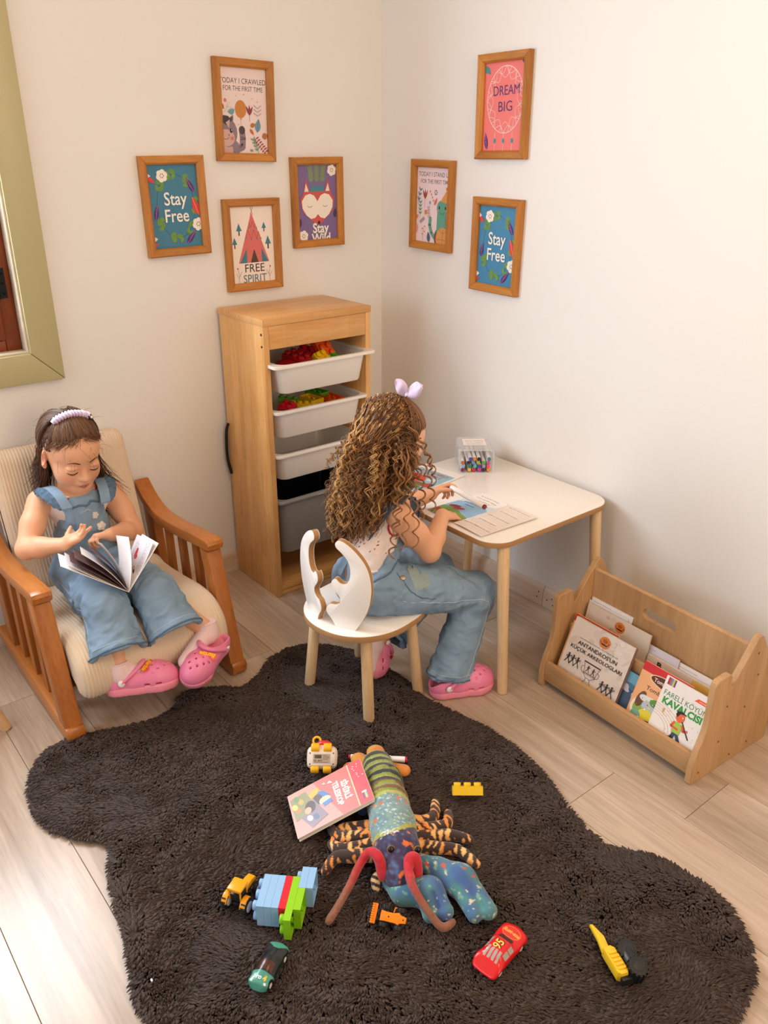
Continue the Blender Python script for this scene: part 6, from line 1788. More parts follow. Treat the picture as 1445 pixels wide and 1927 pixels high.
def art_fareli(p):
    x0 = -p.w / 2
    for k, c in enumerate(('#a52a4a', '#c94a3a', '#4a9ac0', '#e8c23a', '#6a4a8a')): p.rect_(x0 + .010 + k * .005, p.h / 2 - .014, .005, .024, c)
    p.poly([(.022, .072), (.032, .084), (.10, .084), (.10, .072)], '#ee5a34'); p.scribble(.036, .0762, .04, 1, .01, .0022, '#fbd9cc')
    p.text('FARELİ KÖYÜN', .002, .049, .0245, '#2c7a3a', sx=.80); p.text('KAVALCISI', .0, .024, .0305, '#2a9a3c', bold=.045, sx=.86)
    for k in range(6): p.ring(-.085, -.062 - .004 * k, .060 + k * .012, .038 + k * .012, .0012, '#d8a878', -5 + k * 6, 95 - k * 3, 22)
    r = random.Random(8)
    for i in range(34): p.ell(r.uniform(-.06, .07), r.uniform(-.09, .005), .0016, .0013, r.choice(['#d8a878', '#cfc2b8', '#b8a8a0']), 0, 6)
    p.rect_(-.048, -.006, .004, .014, '#d8a94a')
    # piper
    p.line([(.004, -.052), (.000, -.070), (-.020, -.086), (-.034, -.094)], .011, '#3d4c66'); p.line([(.010, -.052), (.024, -.074), (.040, -.098)], .010, '#3d4c66'); p.poly([(.036, -.096), (.044, -.101), (.058, -.100), (.054, -.095)], '#2a2226')
    p.poly([(-.006, -.052), (.018, -.052), (.020, -.016), (-.006, -.016)], '#a8c84a'); p.line([(-.006, -.020), (-.012, -.036), (.010, -.038)], .007, '#e0603a'); p.line([(.018, -.020), (.026, -.034), (.036, -.028)], .007, '#e0603a')
    p.ell(.005, .002, .013, .017, '#e8683e', 0, 20); p.poly([(-.010, .006), (-.008, .018), (.006, .022), (.016, .016), (.002, .012), (-.004, -.002)], '#231a1c')
    p.line([(.014, -.008), (.030, -.030), (.046, -.050)], .0034, '#3a2226'); p.ell(.012, .004, .002, .002, '#ffffff', n=8)
    p.poly([(.052, -.078), (.068, -.078), (.060, -.090)], '#a52a3a'); p.ell(.060, -.082, .003, .003, '#ffffff', n=10)
def art_b(p):
    p.poly([(-p.w / 2, .01), (p.w / 2, .03), (p.w / 2, -.1), (-p.w / 2, -.1)], '#d9a277'); p.rect_(.075, .070, .07, .03, '#e8b95a')
    p.text('B', -.068, .068, .028, '#2a2a30', bold=.05); p.text('Küçük Kırmızı', .004, .060, .0125, '#4a3a30', shear=.1); p.rect_(.028, .020, .007, .026, '#b8323a'); p.rect_(.037, .021, .006, .026, '#7a7a70'); p.rect_(.046, .020, .007, .026, '#b8522a'); p.rect_(.075, .012, .05, .03, '#b88a6a')
def art_white(p): p.scribble(-p.w / 2 + .01, p.h / 2 - .012, p.w * .5, 1, .01, .002, '#b8b4c0')
def art_blue(p):
    p.poly([(-p.w / 2, .02), (p.w / 2, .05), (p.w / 2, .08), (-p.w / 2, .08)], '#6aa8c8'); blotch(p, 16, ['#2a4a6a', '#b8323a', '#c9c4d8', '#d85a6a', '#3a7a9a'], 21); p.text('Masal', 0, -.03, .022, '#f2efe8', bold=.03)
TL_ = .385
book('orange and red picture book mostly hidden behind the Antandros book', .165, 0.194, .006, shelf_mtx(.030, .048, .0512, .165, 0.194, TL_), '#efb27c', art_orange, art_h=0.222)
book("beige book lettered Antandros'un Küçük Arkeologları at the left of the display box", .224, 0.196, .012, shelf_mtx(.046, .037, .0512, .224, 0.196, TL_), '#e2d6ce', art_antandros, art_h=0.224, spine='R', edge='#8a7068')
book('small blue and red picture book half hidden between the Antandros and Tombilik books', .120, 0.122, .005, shelf_mtx(.266, .047, .0512, .120, 0.122, TL_), '#3f5a78', art_blue, art_h=0.15)
book('peach coloured book with a red top lettered Tombilik and a crowd of animals', .158, 0.177, .006, shelf_mtx(.305, .040, .0512, .158, 0.177, TL_), '#f2b483', art_tombilik, art_h=0.205)
book('white book lettered Fareli Köyün Kavalcısı with a piper, rightmost in display box', .150, 0.177, .006, shelf_mtx(.386, .031, .0512, .150, 0.177, TL_), '#f3ede9', art_fareli, art_h=0.205)
TB = .20
book('blank white sheet bundle sticking up at the back left of the display box', .158, 0.218, .002, shelf_mtx(.024, .148, .0512, .158, 0.218, TB), '#ecebf2', art_white)
book('second white sheet bundle just below the topmost one at the back left', .150, 0.208, .002, shelf_mtx(.020, .143, .0512, .150, 0.208, TB), '#e9e6ec', art_white)
book('beige book with an orange ship emblem standing behind the Antandros book', .236, 0.204, .007, shelf_mtx(.030, .133, .0512, .236, 0.204, TB), '#ddd0c4', art_logo, art_h=0.232)
book('pale lilac booklet showing only its corner beside the emblem book', .150, 0.172, .002, shelf_mtx(.215, .142, .0512, .150, 0.172, TB), '#dcd8e6', art_white)
book('white sheet bundle sticking up behind the tan letter B book', .150, 0.164, .002, shelf_mtx(.345, .147, .0512, .150, 0.164, TB), '#f1ecec', art_white)
book('tan book with a big letter B standing in the back row at the right', .222, 0.15, .007, shelf_mtx(.272, .134, .0512, .222, 0.15, TB), '#e0cdbd', art_b, art_h=0.178)

# --- open story booklet and the cover booklet on the table
TZ = TH + .0002
def sheet(name, w, h, mtx, bend, m, parent, n=12, t=.0005, kind=None):
    """a sheet of paper with real (thin) thickness; bend(x) gives its rise"""
    bm = bmesh.new(); A_ = []
    for s in (0, 1):
        A_.append([[bm.verts.new((w * i / n, y, bend(i / n) + s * t)) for y in (0, h)] for i in range(n + 1)])
    for i in range(n):
        for s in (0, 1):
            q = (A_[s][i][0], A_[s][i + 1][0], A_[s][i + 1][1], A_[s][i][1]); bm.faces.new(q if s else q[::-1])
        for k in (0, 1): bm.faces.new((A_[0][i][k], A_[0][i + 1][k], A_[1][i + 1][k], A_[1][i][k]))
    for i in (0, n): bm.faces.new((A_[0][i][0], A_[0][i][1], A_[1][i][1], A_[1][i][0]))
    o = bmobj(name, bm, m, parent, ang=40); o.matrix_local = mtx
    return o
def printed(p, w, h, bend, name, parent, mtx, lift=.0007):
    """wrap a print made on a centred sheet over the same bend"""
    def bd(v):
        x = v[:, 0] + w / 2; y = v[:, 1] + h / 2; zz = np.array([bend(min(max(a / w, 0), 1)) for a in x])
        return np.stack([x, y, zz + v[:, 2] + lift], 1)
    for f in range(6): pass
    return p.build(name, m_print, parent, mtx, bend=bd)
story = thing('story_booklet', 'open story booklet with a blue illustrated page and a ruled text page on the table', 'booklet', (1.032, -.545, TZ), math.radians(-3))
PWd, PHt = .126, .232
bR = lambda t: .0012 + .006 * math.sin(min(t * 2.2, 1) * PI / 2) * (1 - t) + .004 * t ** 2
bLf = lambda t: .0012 + .007 * math.sin(min(t * 2.0, 1) * PI / 2) * (1 - t)
sheet('page', PWd, PHt, Matrix.Identity(4), bR, m_paper, story)
mL = Matrix.Rotation(PI, 4, 'Z') @ Matrix.Translation((0, -PHt, 0))
sheet('page', PWd, PHt, mL, bLf, m_paper, story)
def subdivide_print(p, mx=.012):
    """cut long triangles so a print can follow a curled page"""
    V, C_, Fq = [], [], []
    todo = [([p.v[i] for i in f], p.c[f[0]]) for f in p.f]
    while todo:
        poly, c = todo.pop()
        xs = [q[0] for q in poly]
        k = (min(xs) + 1e-6) // mx + 1
        if max(xs) - k * mx > 1e-5:
            a, b = [], []
            L = k * mx
            for i in range(len(poly)):
                q0, q1 = poly[i - 1], poly[i]
                if (q0[0] - L) * (q1[0] - L) < 0:
                    t = (L - q0[0]) / (q1[0] - q0[0]); x = tuple(q0[j] + (q1[j] - q0[j]) * t for j in range(3)); a.append(x); b.append(x)
                if q1[0] <= L: a.append(q1)
                if q1[0] >= L: b.append(q1)
            for q in (a, b):
                if len(q) >= 3: todo.append((q, c))
            continue
        i0 = len(V); V += poly; C_ += [c] * len(poly); Fq.append(list(range(i0, i0 + len(poly))))
    p.v, p.c, p.f = V, C_, Fq
    return p
p = Print(PWd - .001, PHt - .001, '#efe4dc', step=.00003)
for k in range(5):
    y = .098 - k * .044
    p.text(('Sence Pero neden yola çıkmış?', 'Pero kimlerle karşılaşmış?', 'Cüceler ona nasıl yardım etmiş?', 'Sen olsaydın ne yapardın?', 'Masalın sonunu değiştirmek ister misin?')[k], 0, y, .0072, '#5a4038')
    for j in (1, 2): p.line([(-.056, y - .012 * j - .002), (.056, y - .012 * j - .002)], .0005, '#b8a8a2')
printed(subdivide_print(p), PWd, PHt, bR, 'page_print', story, Matrix.Translation((0, 0, 0)))
p = Print(PWd - .001, PHt - .001, '#cfe0ee', step=.00003)
p.poly([(-.063, -.116), (.063, -.116), (.063, .02), (.02, .05), (-.063, .01)], '#8fb8dc'); p.poly([(-.063, -.05), (-.02, -.034), (.03, -.058), (.063, -.062), (.063, -.116), (-.063, -.116)], '#7d9a44'); p.poly([(.0, -.116), (.063, -.08), (.063, -.116)], '#8a6a3a')
p.ell(-.03, -.03, .022, .010, '#8a2a2a', .3); p.ell(-.004, -.036, .020, .009, '#a83a34', .4); p.ell(-.046, -.086, .018, .012, '#b8322a'); p.ell(.03, -.092, .012, .006, '#e8a23a', .4)
p.ell(0, .085, .07, .05, '#f2efee')
for k in range(6): p.text(('Bir varmış bir yokmuş,', 'ormanın kıyısında yaşayan', 'yoksul bir kunduracı', 'varmış. Her gece cüceler', 'gizlice gelip ona yardım', 'ederlermiş.')[k], 0, .092 - k * .0175, .0088, '#7a2a30' if k < 3 else '#3a3a4a', shear=.12)
mLp = mL
p.v = [(-a, -b, c) for a, b, c in p.v]
printed(subdivide_print(p), PWd, PHt, bLf, 'page_print', story, mLp)
def art_shoes(p):
    p.rect_(-.062, .098, .016, .010, '#b8323a'); p.rect_(-.054, .098, .008, .010, '#3a5aa8'); p.rect_(-.048, .098, .006, .010, '#e8b83a')
    p.rect_(0, -.022, p.w - .016, .190, '#8fb9cc'); p.text("AYAKKABICI", .0, .055, .0225, '#a8303a', bold=.02, sx=.95); p.text("CÜCELER'İ", -.004, .030, .0225, '#a8303a', bold=.02)
    p.ell(-.035, -.012, .055, .032, '#d8402a', -.2, 26); p.ring(-.022, -.01, .014, .010, .0014, '#a82a1e', 0, 360, 24); p.poly([(-.06, -.05), (.06, -.03), (.065, -.06), (-.06, -.075)], '#7a5a34'); p.ell(.035, .0, .020, .012, '#c9dce6', .4); p.ell(.055, -.045, .016, .020, '#b8322a'); p.ell(.02, -.08, .03, .018, '#5f8a3a')
bk2 = book("booklet lettered Ayakkabıcı Cüceler'i with a red shoe, flat on the table", .172, .226, .003, Matrix.Translation((.700, -.372, TZ)) @ Matrix.Rotation(math.radians(7), 4, 'Z'), '#efe9e6', art_shoes)

# --- picture book held open by the reading girl
hb = thing('open_picture_book', 'white picture book held open on the lap of the girl in the rocking chair', 'book', (.6336, -1.4134, .4026))
SP = A([-.14, .019, -.014])
m_pgdark = mat('dark_illustrated_page', '#6b4a4a', .7, vary=.8, vscale=60)
def fan(name, d, wd, curve, m, t=.0007, pr=None):
    d = nrm(d); a = nrm(SP); n_ = np.cross(d, a); 
    mt = at_frame((0, 0, 0), d, a)
    o = sheet(name, wd, .140, mt, lambda q: curve * math.sin(PI * q) * wd, m, hb, t=t)
    if pr: printed(subdivide_print(pr), wd, .140, lambda q: curve * math.sin(PI * q) * wd, 'page_print', hb, mt, lift=.0009)
    return o
dB, dP1, dL = A([-.022, .104, .128]), A([-.060, -.030, .122]), A([-.062, -.160, .112])
pr = Print(.152, .138, '#eae6ee', step=.00003)
r_ = random.Random(5)
for c in range(12):
    y = -.060 + c * .0095; pr.scribble(-.06, y, .055 if 3 < c < 9 else .125, 1, 1, .0022, '#8a8694', r_)
pr.ell(.03, .02, .014, .009, '#c9303a'); pr.ell(.018, .012, .008, .010, '#d8404a'); pr.ell(-.035, -.01, .028, .018, '#c8aaa2'); pr.ell(-.05, -.02, .012, .012, '#6a2a2a'); pr.ell(-.028, -.022, .012, .010, '#4a2226')
fan('cover', dB + A([.008, .012, -.006]), .158, .0, m_paper, .0012)
fan('page', dB, .155, -.03, m_paper, pr=pr)
fan('page', dB * .55 + dP1 * .62, .155, -.05, m_paper)
pr = Print(.152, .138, '#e9e4ea', step=.00003); 
for (x, y, rx, ry) in ((.030, .03, .022, .010), (.005, -.01, .012, .022), (-.02, .03, .018, .008), (.045, -.03, .01, .02)): pr.ell(x, y, rx, ry, '#2a2226', .5)
pr.scribble(-.05, -.045, .09, 3, .008, .002, '#6a3a4a', r_)
pr.v = [(a, b, -c) for a, b, c in pr.v]
fan('page', dP1, .155, -.06, m_paper)
printed(subdivide_print(pr), .155, .140, lambda q: -.06 * math.sin(PI * q) * .155, 'page_print', hb, at_frame((0, 0, 0), dP1, SP), lift=-.0008)
for k, w_ in enumerate((.25, .45, .62, .76, .88)):
    fan('page', dP1 * (1 - w_) + dL * w_, .150 + .04 * w_, -.07 + .02 * k, m_pgdark if k in (0, 2, 3) else m_paper)
fan('cover', dL, .198, .0, m_paper, .0012)

# ================================================================== MARKERS
m_mk = mat('marker_barrel_white', '#f2eeee', .35)
m_black = mat('black_rubber', '#191a1c', .55)
def capmat(c): return mat('cap_' + c[1:], c, .35)
def marker(label, mtx, col, L=.140, w=.0112, rnd=False, group=None):
    """local z runs from the back end to the coloured front cap"""
    t = thing('marker', label, 'marker', group=group); t.matrix_world = mtx
    bm = bmesh.new()
    def ring(s, z): return [bm.verts.new((x * s, y * s, z)) for x, y in (rrect(w, w, w * .3, 3) if not rnd else [(w / 2 * math.cos(a), w / 2 * math.sin(a)) for a in np.linspace(0, 2 * PI, 16, endpoint=False)])]
    R = [ring(.80, .0055), ring(1.0, .0065), ring(1.0, L * .38), ring(.965, L * .383), ring(.965, L * .39), ring(1, L * .393), ring(1.0, L - .0065), ring(.8, L - .0055)]
    n = len(R[0])
    for a, b in zip(R[:-1], R[1:]):
        for i in range(n): bm.faces.new((a[i], a[(i + 1) % n], b[(i + 1) % n], b[i]))
    bm.faces.new(R[0][::-1]); bm.faces.new(R[-1]); bmobj('barrel', bm, m_mk, t, ang=40)
    for z0, z1, nm in ((L - .0066, L, 'end_cap'), (0, .0066, 'end_cap')):
        bm = bmesh.new(); o_ = rrect(w * .93, w * .93, w * .30, 3) if not rnd else [(w * .47 * math.cos(a), w * .47 * math.sin(a)) for a in np.linspace(0, 2 * PI, 16, endpoint=False)]
        add_prism(bm, o_, z1 - z0, Matrix.Translation((0, 0, (z0 + z1) / 2)), bev=.0012); bmobj(nm, bm, capmat(col), t, ang=40)
    return t
# clear box of markers on the table
bxa = nrm(A([.073, .093, 0])); bxn = A([bxa[1], -bxa[0], 0])      # along the front, and out towards the room
mbo = A([.7695, -.1925, TZ])
MB = at_frame(mbo, bxa, (0, 0, 1))                              # local x along the front, y up, z out of the front
mbx = thing('marker_box', 'clear plastic box with a paper label holding white markers on the table', 'box'); mbx.matrix_world = MB
m_clear, nt, b_ = new_mat('clear_plastic')
tr = nt.nodes.new('ShaderNodeBsdfTransparent'); tr.inputs[0].default_value = (.97, .97, .98, 1); df = nt.nodes.new('ShaderNodeBsdfPrincipled'); df.inputs['Base Color'].default_value = (.92, .92, .94, 1); df.inputs['Roughness'].default_value = .12
ms = nt.nodes.new('ShaderNodeMixShader'); ms.inputs[0].default_value = .22; nt.links.new(tr.outputs[0], ms.inputs[1]); nt.links.new(df.outputs[0], ms.inputs[2]); nt.links.new(ms.outputs[0], nt.nodes['Material Output'].inputs[0])
BWd, BHt, BDp = .120, .083, .142
o_ = rrect(BWd, BHt, .012, 5, 0, BHt / 2 + .0003); i_ = rrect(BWd - .004, BHt - .004, .010, 5, 0, BHt / 2 + .0003)
bm = bmesh.new(); n = len(o_)
V = [[bm.verts.new((p[0], p[1], z_)) for p in q] for q, z_ in ((o_, .004), (i_, .004), (i_, -BDp), (o_, -BDp))]
for k in range(4):
    a, b = V[k], V[(k + 1) % 4]
    for i in range(n): bm.faces.new((a[i], a[(i + 1) % n], b[(i + 1) % n], b[i]))
bmobj('shell', bm, m_clear, mbx, ang=40)
bm = bmesh.new(); add_prism(bm, i_, .0016, Matrix.Translation((0, 0, -BDp + .001))); bmobj('back_wall', bm, m_clear, mbx, ang=40)
bm = bmesh.new(); add_tube(bm, [(p[0], p[1], .004) for p in o_ + [o_[0]]], .0016, 6, cap=False); bmobj('rim', bm, m_clear, mbx, ang=60)
p = Print(.080, .070, '#f1e9e6'); p.text('Sanat Kalemi', 0, .012, .013, '#3a4038', shear=.3); p.text('Touch markers', 0, -.006, .010, '#3a4038', shear=.2); p.scribble(-.03, -.02, .06, 2, .006, .002, '#8a8a86')
p.build('paper_label', m_print, mbx, Matrix(((1, 0, 0, 0), (0, 0, 1, BHt + .0006), (0, -1, 0, -.085), (0, 0, 0, 1))))
MK = [('brown', '#b4672c', 240, 860), ('pale blue', '#8fb4d8', 262, 975), ('plum', '#8a1f62', 240, 1085), ('cobalt blue', '#3a46a8', 510, 690), ('black', '#1c1a1e', 440, 850), ('dark green', '#2f7a62', 497, 985), ('yellow', '#f0b428', 485, 1110),
      ('amber', '#d8801f', 655, 715), ('sky blue', '#5a9ac8', 612, 850), ('turquoise', '#4ab0c4', 680, 985), ('crimson', '#d8203f', 640, 1110), ('jet black', '#121214', 810, 710), ('olive', '#a8ac3a', 785, 850), ('violet', '#5a3a8a', 838, 980),
      ('magenta', '#c8389a', 838, 1110), ('leaf green', '#3fae3a', 990, 865), ('lavender', '#9a92b8', 990, 995), ('navy blue', '#2a2c4c', 985, 1125), ('teal', '#2f7a80', 1165, 725), ('orchid', '#b8509a', 1140, 865), ('hot pink', '#f24a68', 1145, 1000), ('orange', '#f08a1f', 1150, 1120)]
col_floor = {}
for nm, c, cx, cy in MK:
    u = (cx - 705) / 16.06 / 628; v = .0082 + round((1118 - cy) / 132) * .0133
    t = marker(f'white marker with a {nm} end cap lying in the clear plastic box', MB @ Matrix.Translation((u, v + .0008, -.1375 + .0)), c, L=.136, w=.0122, group='markers in the clear box')
pin = (T2L[0] + T2L[4] + T2L[1]) / 3 if False else (A(T2L[0]) * .6 + A(T2L[4]) * .4)
md = nrm(A([1.0, -.02, -.10])); mo = pin - md * .018
marker("white marker with a dark red cap held in the drawing girl's hand", at_frame(mo, np.cross((0, 0, 1), md), np.cross(md, np.cross((0, 0, 1), md))), '#7a2438', L=.158, w=.0165, rnd=True)
ma, mb_ = A([1.217, -1.084, .0305]), A([1.325, -.965, .0305]); mk = nrm(mb_ - ma)
t = marker('white marker with red ends lying on the rug behind the plush lobster', at_frame(ma, np.cross((0, 0, 1), mk), (0, 0, 1)), '#c21f3f', L=.160, w=.0165, rnd=True)
p = Print(.062, .008, '#f2eeee'); p.text('MARKERS  PRO', 0, 0, .0075, '#1c1a1e', bold=.02)
p.build('barrel_print', m_print, t, Matrix(((0, .0, 1, 0), (0, 1, 0, 0), (1, 0, 0, .08), (0, 0, 0, 1))) @ Matrix.Identity(4)).matrix_local = Matrix(((0, 1, 0, 0), (0, 0, 1, .0086), (1, 0, 0, .085), (0, 0, 0, 1)))

# ================================================================== TOY BRICKS
m_bk = {k: mat('brick_' + k, c, .32) for k, c in (('sky', '#93bfe8'), ('red', '#dd2437'), ('lime', '#8fce1e'), ('yellow', '#efc418'), ('orange', '#f05a1c'), ('green', '#5fae2a'), ('darkred', '#a8161e'))}
def brick_bm(nx, ny, U, h, sr=None):
    """hollow brick, studs up, origin at the middle of its base"""
    bm = bmesh.new(); X, Y = nx * U, ny * U; w = U * .09; g_ = .0003
    sr = sr or U * .36
    bm2 = bmesh.new()
    add_box(bm, (0, 0, h - w / 2), (X - g_, Y - g_, w))
    add_box(bm, (0, (Y - w) / 2 - g_ / 2, (h - w) / 2), (X - g_, w, h - w)); add_box(bm, (0, -(Y - w) / 2 + g_ / 2, (h - w) / 2), (X - g_, w, h - w))
    add_box(bm, ((X - w) / 2 - g_ / 2, 0, (h - w) / 2), (w, Y - 2 * w - g_, h - w)); add_box(bm, (-(X - w) / 2 + g_ / 2, 0, (h - w) / 2), (w, Y - 2 * w - g_, h - w))
    bm2.free()
    for i in range(nx - 1):
        for j in range(max(1, ny - 1)):
            y = (j - (ny - 2) / 2) * U if ny > 1 else 0
            r = bmesh.ops.create_cone(bm, cap_ends=False, segments=14, radius1=U * .22, radius2=U * .22, depth=h - w, matrix=Matrix.Translation(((i - (nx - 2) / 2) * U, y, (h - w) / 2)))
    for i in range(nx):
        for j in range(ny): add_cyl(bm, ((i - (nx - 1) / 2) * U, (j - (ny - 1) / 2) * U, h - .0002), ((i - (nx - 1) / 2) * U, (j - (ny - 1) / 2) * U, h + U * .34), sr, sr, 18, bev=U * .05)
    return bm
U_ = .0285; PHh = .0160
st = thing('block_stack', 'stack of sky blue, red and lime toy bricks lying on its side beside the tractor', 'toy blocks', (1.458, -1.490, .026))
va, vb = A([.70, .714, 0]), A([.714, -.70, 0])
def stack_block(i, b0, nb, col, rows=2, z0=0.0):
    # local z (studs) = -va, local x = vb
    c = va * ((i + 1) * PHh) + vb * ((b0 + nb / 2) * U_) + A([0, 0, z0 + rows * U_ / 2])
    zz = -va; x = vb; y = np.cross(zz, x)
    m = Matrix(((x[0], y[0], zz[0], c[0]), (x[1], y[1], zz[1], c[1]), (x[2], y[2], zz[2], c[2]), (0, 0, 0, 1)))
    o = bmobj('block', brick_bm(nb, rows, U_, PHh - .0003), m_bk[col], st, ang=35); o.matrix_local = m
stack_block(0, 0, 3, 'sky'); stack_block(1, 0, 3, 'sky'); stack_block(2, 0, 3, 'sky'); stack_block(3, 0, 3, 'red', 1, U_)
stack_block(4, 0, 2, 'lime'); stack_block(4, 2, 2, 'lime'); stack_block(5, 1, 2, 'lime'); stack_block(5, -1, 2, 'sky'); stack_block(6, -1, 2, 'sky')
yb = thing('toy_block', 'yellow three stud toy brick lying alone on the rug', 'toy block'); yb.matrix_world = at_frame((1.525, -.930, .030), (.63, .777, 0), (.2, -.16, 1)) 
o = bmobj('brick', brick_bm(3, 1, .0258, .022), m_bk['yellow'], yb, ang=35); o.matrix_local = Matrix.Identity(4)
yb.matrix_world = Matrix.Translation((1.527, -.935, .036)) @ Matrix(((.63, -.62, -.48, 0), (.777, .50, .385, 0), (0, -.61, .79, 0), (0, 0, 0, 1)))
# bricks in the two upper bins
def loose(label, nx, ny, col, loc, rot, U=.026, h=.022):
    t = thing('toy_block', label, 'toy block', loc, rot=rot); bmobj('brick', brick_bm(nx, ny, U, h), m_bk[col], t, ang=35)
Bz1, Bz2 = .878 - .094, .712 - .094
loose('orange brick with round studs facing out of the top bin', 3, 2, 'orange', (.215, -.455, Bz1 + .098), (.35, 1.0, .45), .030, .03)
loose('yellow brick with round studs at the front of the top bin', 2, 2, 'yellow', (.262, -.490, Bz1 + .068), (.2, .7, .4), .026, .026)
loose('dark red brick at the left of the top bin', 3, 2, 'darkred', (.235, -.570, Bz1 + .068), (.1, .2, .3), .03, .03)
loose('dark red brick leaning behind the orange brick in the top bin', 2, 2, 'darkred', (.200, -.510, Bz1 + .075), (.5, .3, .7), .03, .03)
loose('lime green brick under the yellow one in the top bin', 2, 2, 'green', (.268, -.440, Bz1 + .058), (.1, .3, .2), .026, .022)
t = thing('toy_dish', 'round dark red toy dish at the left end of the top bin', 'toy', (.255, -.625, Bz1 + .066), rot=(.15, .25, 0)); bm = bmesh.new(); bmesh.ops.create_uvsphere(bm, u_segments=28, v_segments=10, radius=1, matrix=Matrix.Diagonal((.048, .048, .018, 1))); bmobj('dish', bm, m_bk['darkred'], t, ang=60)
loose('yellow brick lying flat in the second bin', 3, 2, 'yellow', (.215, -.500, Bz2 + .096), (PI, .05, .2), .026, .026)
loose('orange brick at the front right of the second bin', 3, 2, 'orange', (.238, -.425, Bz2 + .092), (PI, .1, .2), .026, .022)
loose('lime green brick at the back of the second bin', 3, 2, 'green', (.165, -.440, Bz2 + .098), (PI, 0, .2), .026, .022)
loose('red brick at the left front of the second bin', 2, 2, 'red', (.238, -.620, Bz2 + .072), (.2, .2, .5), .026, .022)
loose('yellow plate brick leaning low in the second bin', 4, 1, 'yellow', (.240, -.555, Bz2 + .076), (.1, .1, 1.2), .024, .012)
loose('lime brick at the left back of the second bin', 3, 1, 'green', (.185, -.585, Bz2 + .080), (.0, .2, 1.1), .024, .02)

# ================================================================== LITTLE VEHICLES
m_yel = mat('toy_yellow', '#f3a512', .3); m_org = mat('toy_orange', '#f5860f', .32); m_ylw2 = mat('toy_lemon', '#f2c42a', .32); m_hub = mat('grey_hub', '#d8d8da', .4); m_drk = mat('toy_dark_plastic', '#1d1d1f', .4)
def wheel(parent, c, axis, r, w, hub=None, name='wheel'):
    a = nrm(axis); bm = bmesh.new(); add_cyl(bm, A(c) - a * w / 2, A(c) + a * w / 2, r, r, 22, bev=min(w, r) * .22)
    for k in range(14):
        th = 2 * PI * k / 14; u = nrm(np.cross(a, (0, 0, 1) if abs(a[2]) < .9 else (1, 0, 0))); v = np.cross(a, u); pos = A(c) + (u * math.cos(th) + v * math.sin(th)) * r
        add_box(bm, pos, (r * .18, r * .18, w * .9), Matrix(np.stack([u * math.cos(th) + v * math.sin(th), -u * math.sin(th) + v * math.cos(th), a], 1).tolist()).to_euler())
    o = bmobj(name, bm, m_black, parent, ang=40)
    if hub:
        bm = bmesh.new(); add_cyl(bm, A(c) - a * (w / 2 + .0008), A(c) + a * (w / 2 + .0008), r * .62, r * .56, 20, bev=.0006); bmobj('hub', bm, hub, o, ang=40)
    return o
# tractor: local x forward
tq = A([-.50, .866, 0]); tl = np.cross((0, 0, 1), tq)
trac = thing('toy_tractor', 'yellow toy tractor with black wheels and a white hub on the rug', 'toy tractor'); trac.matrix_world = Matrix(np.column_stack([np.vstack([np.stack([tq, tl, A([0, 0, 1])], 1), [0, 0, 0]]), [1.447, -1.545, .030, 1]]).tolist())
def pbox(par, name, c, s, m, bev=.002, rot=(0, 0, 0)): return box(name, c, s, m, par, rot=rot, bev=bev)
pbox(trac, 'chassis', (.008, 0, .016), (.070, .014, .010), m_drk)
bm = bmesh.new(); add_prism(bm, [(.008, .022), (.008, .038), (.030, .037), (.046, .032), (.050, .026), (.049, .020)], .019, bev=.003); bmesh.ops.transform(bm, matrix=Matrix(((1, 0, 0, 0), (0, 0, -1, 0), (0, 1, 0, 0), (0, 0, 0, 1))), verts=bm.verts); bmobj('hood', bm, m_yel, trac)
pbox(trac, 'roof', (-.012, 0, .0585), (.034, .034, .008), m_yel, .0025)
for sx in (-1, 1):
    for sy in (-1, 1): pbox(trac, 'roof_post', (-.012 + sx * .013, sy * .0135, .043), (.003, .003, .026), m_yel, .0005)
pbox(trac, 'cab', (-.012, 0, .034), (.026, .026, .018), m_drk, .002)
for sy in (-1, 1):
    bm = bmesh.new(); arc = [(-.020 + .0185 * math.cos(a), .020 + .0185 * math.sin(a)) for a in np.linspace(.2, PI - .1, 9)]; inn_ = [(-.020 + .0155 * math.cos(a), .020 + .0155 * math.sin(a)) for a in np.linspace(PI - .1, .2, 9)]
    add_prism(bm, arc + inn_, .013, bev=.0008); bmesh.ops.transform(bm, matrix=Matrix(((1, 0, 0, 0), (0, 0, -1, sy * .0225), (0, 1, 0, 0), (0, 0, 0, 1))), verts=bm.verts); bmobj('fender', bm, m_yel, trac)
    wheel(trac, (-.020, sy * .0245, .0165), (0, 1, 0), .0195, .013, m_hub); wheel(trac, (.034, sy * .017, .0105), (0, 1, 0), .0125, .009, m_hub)
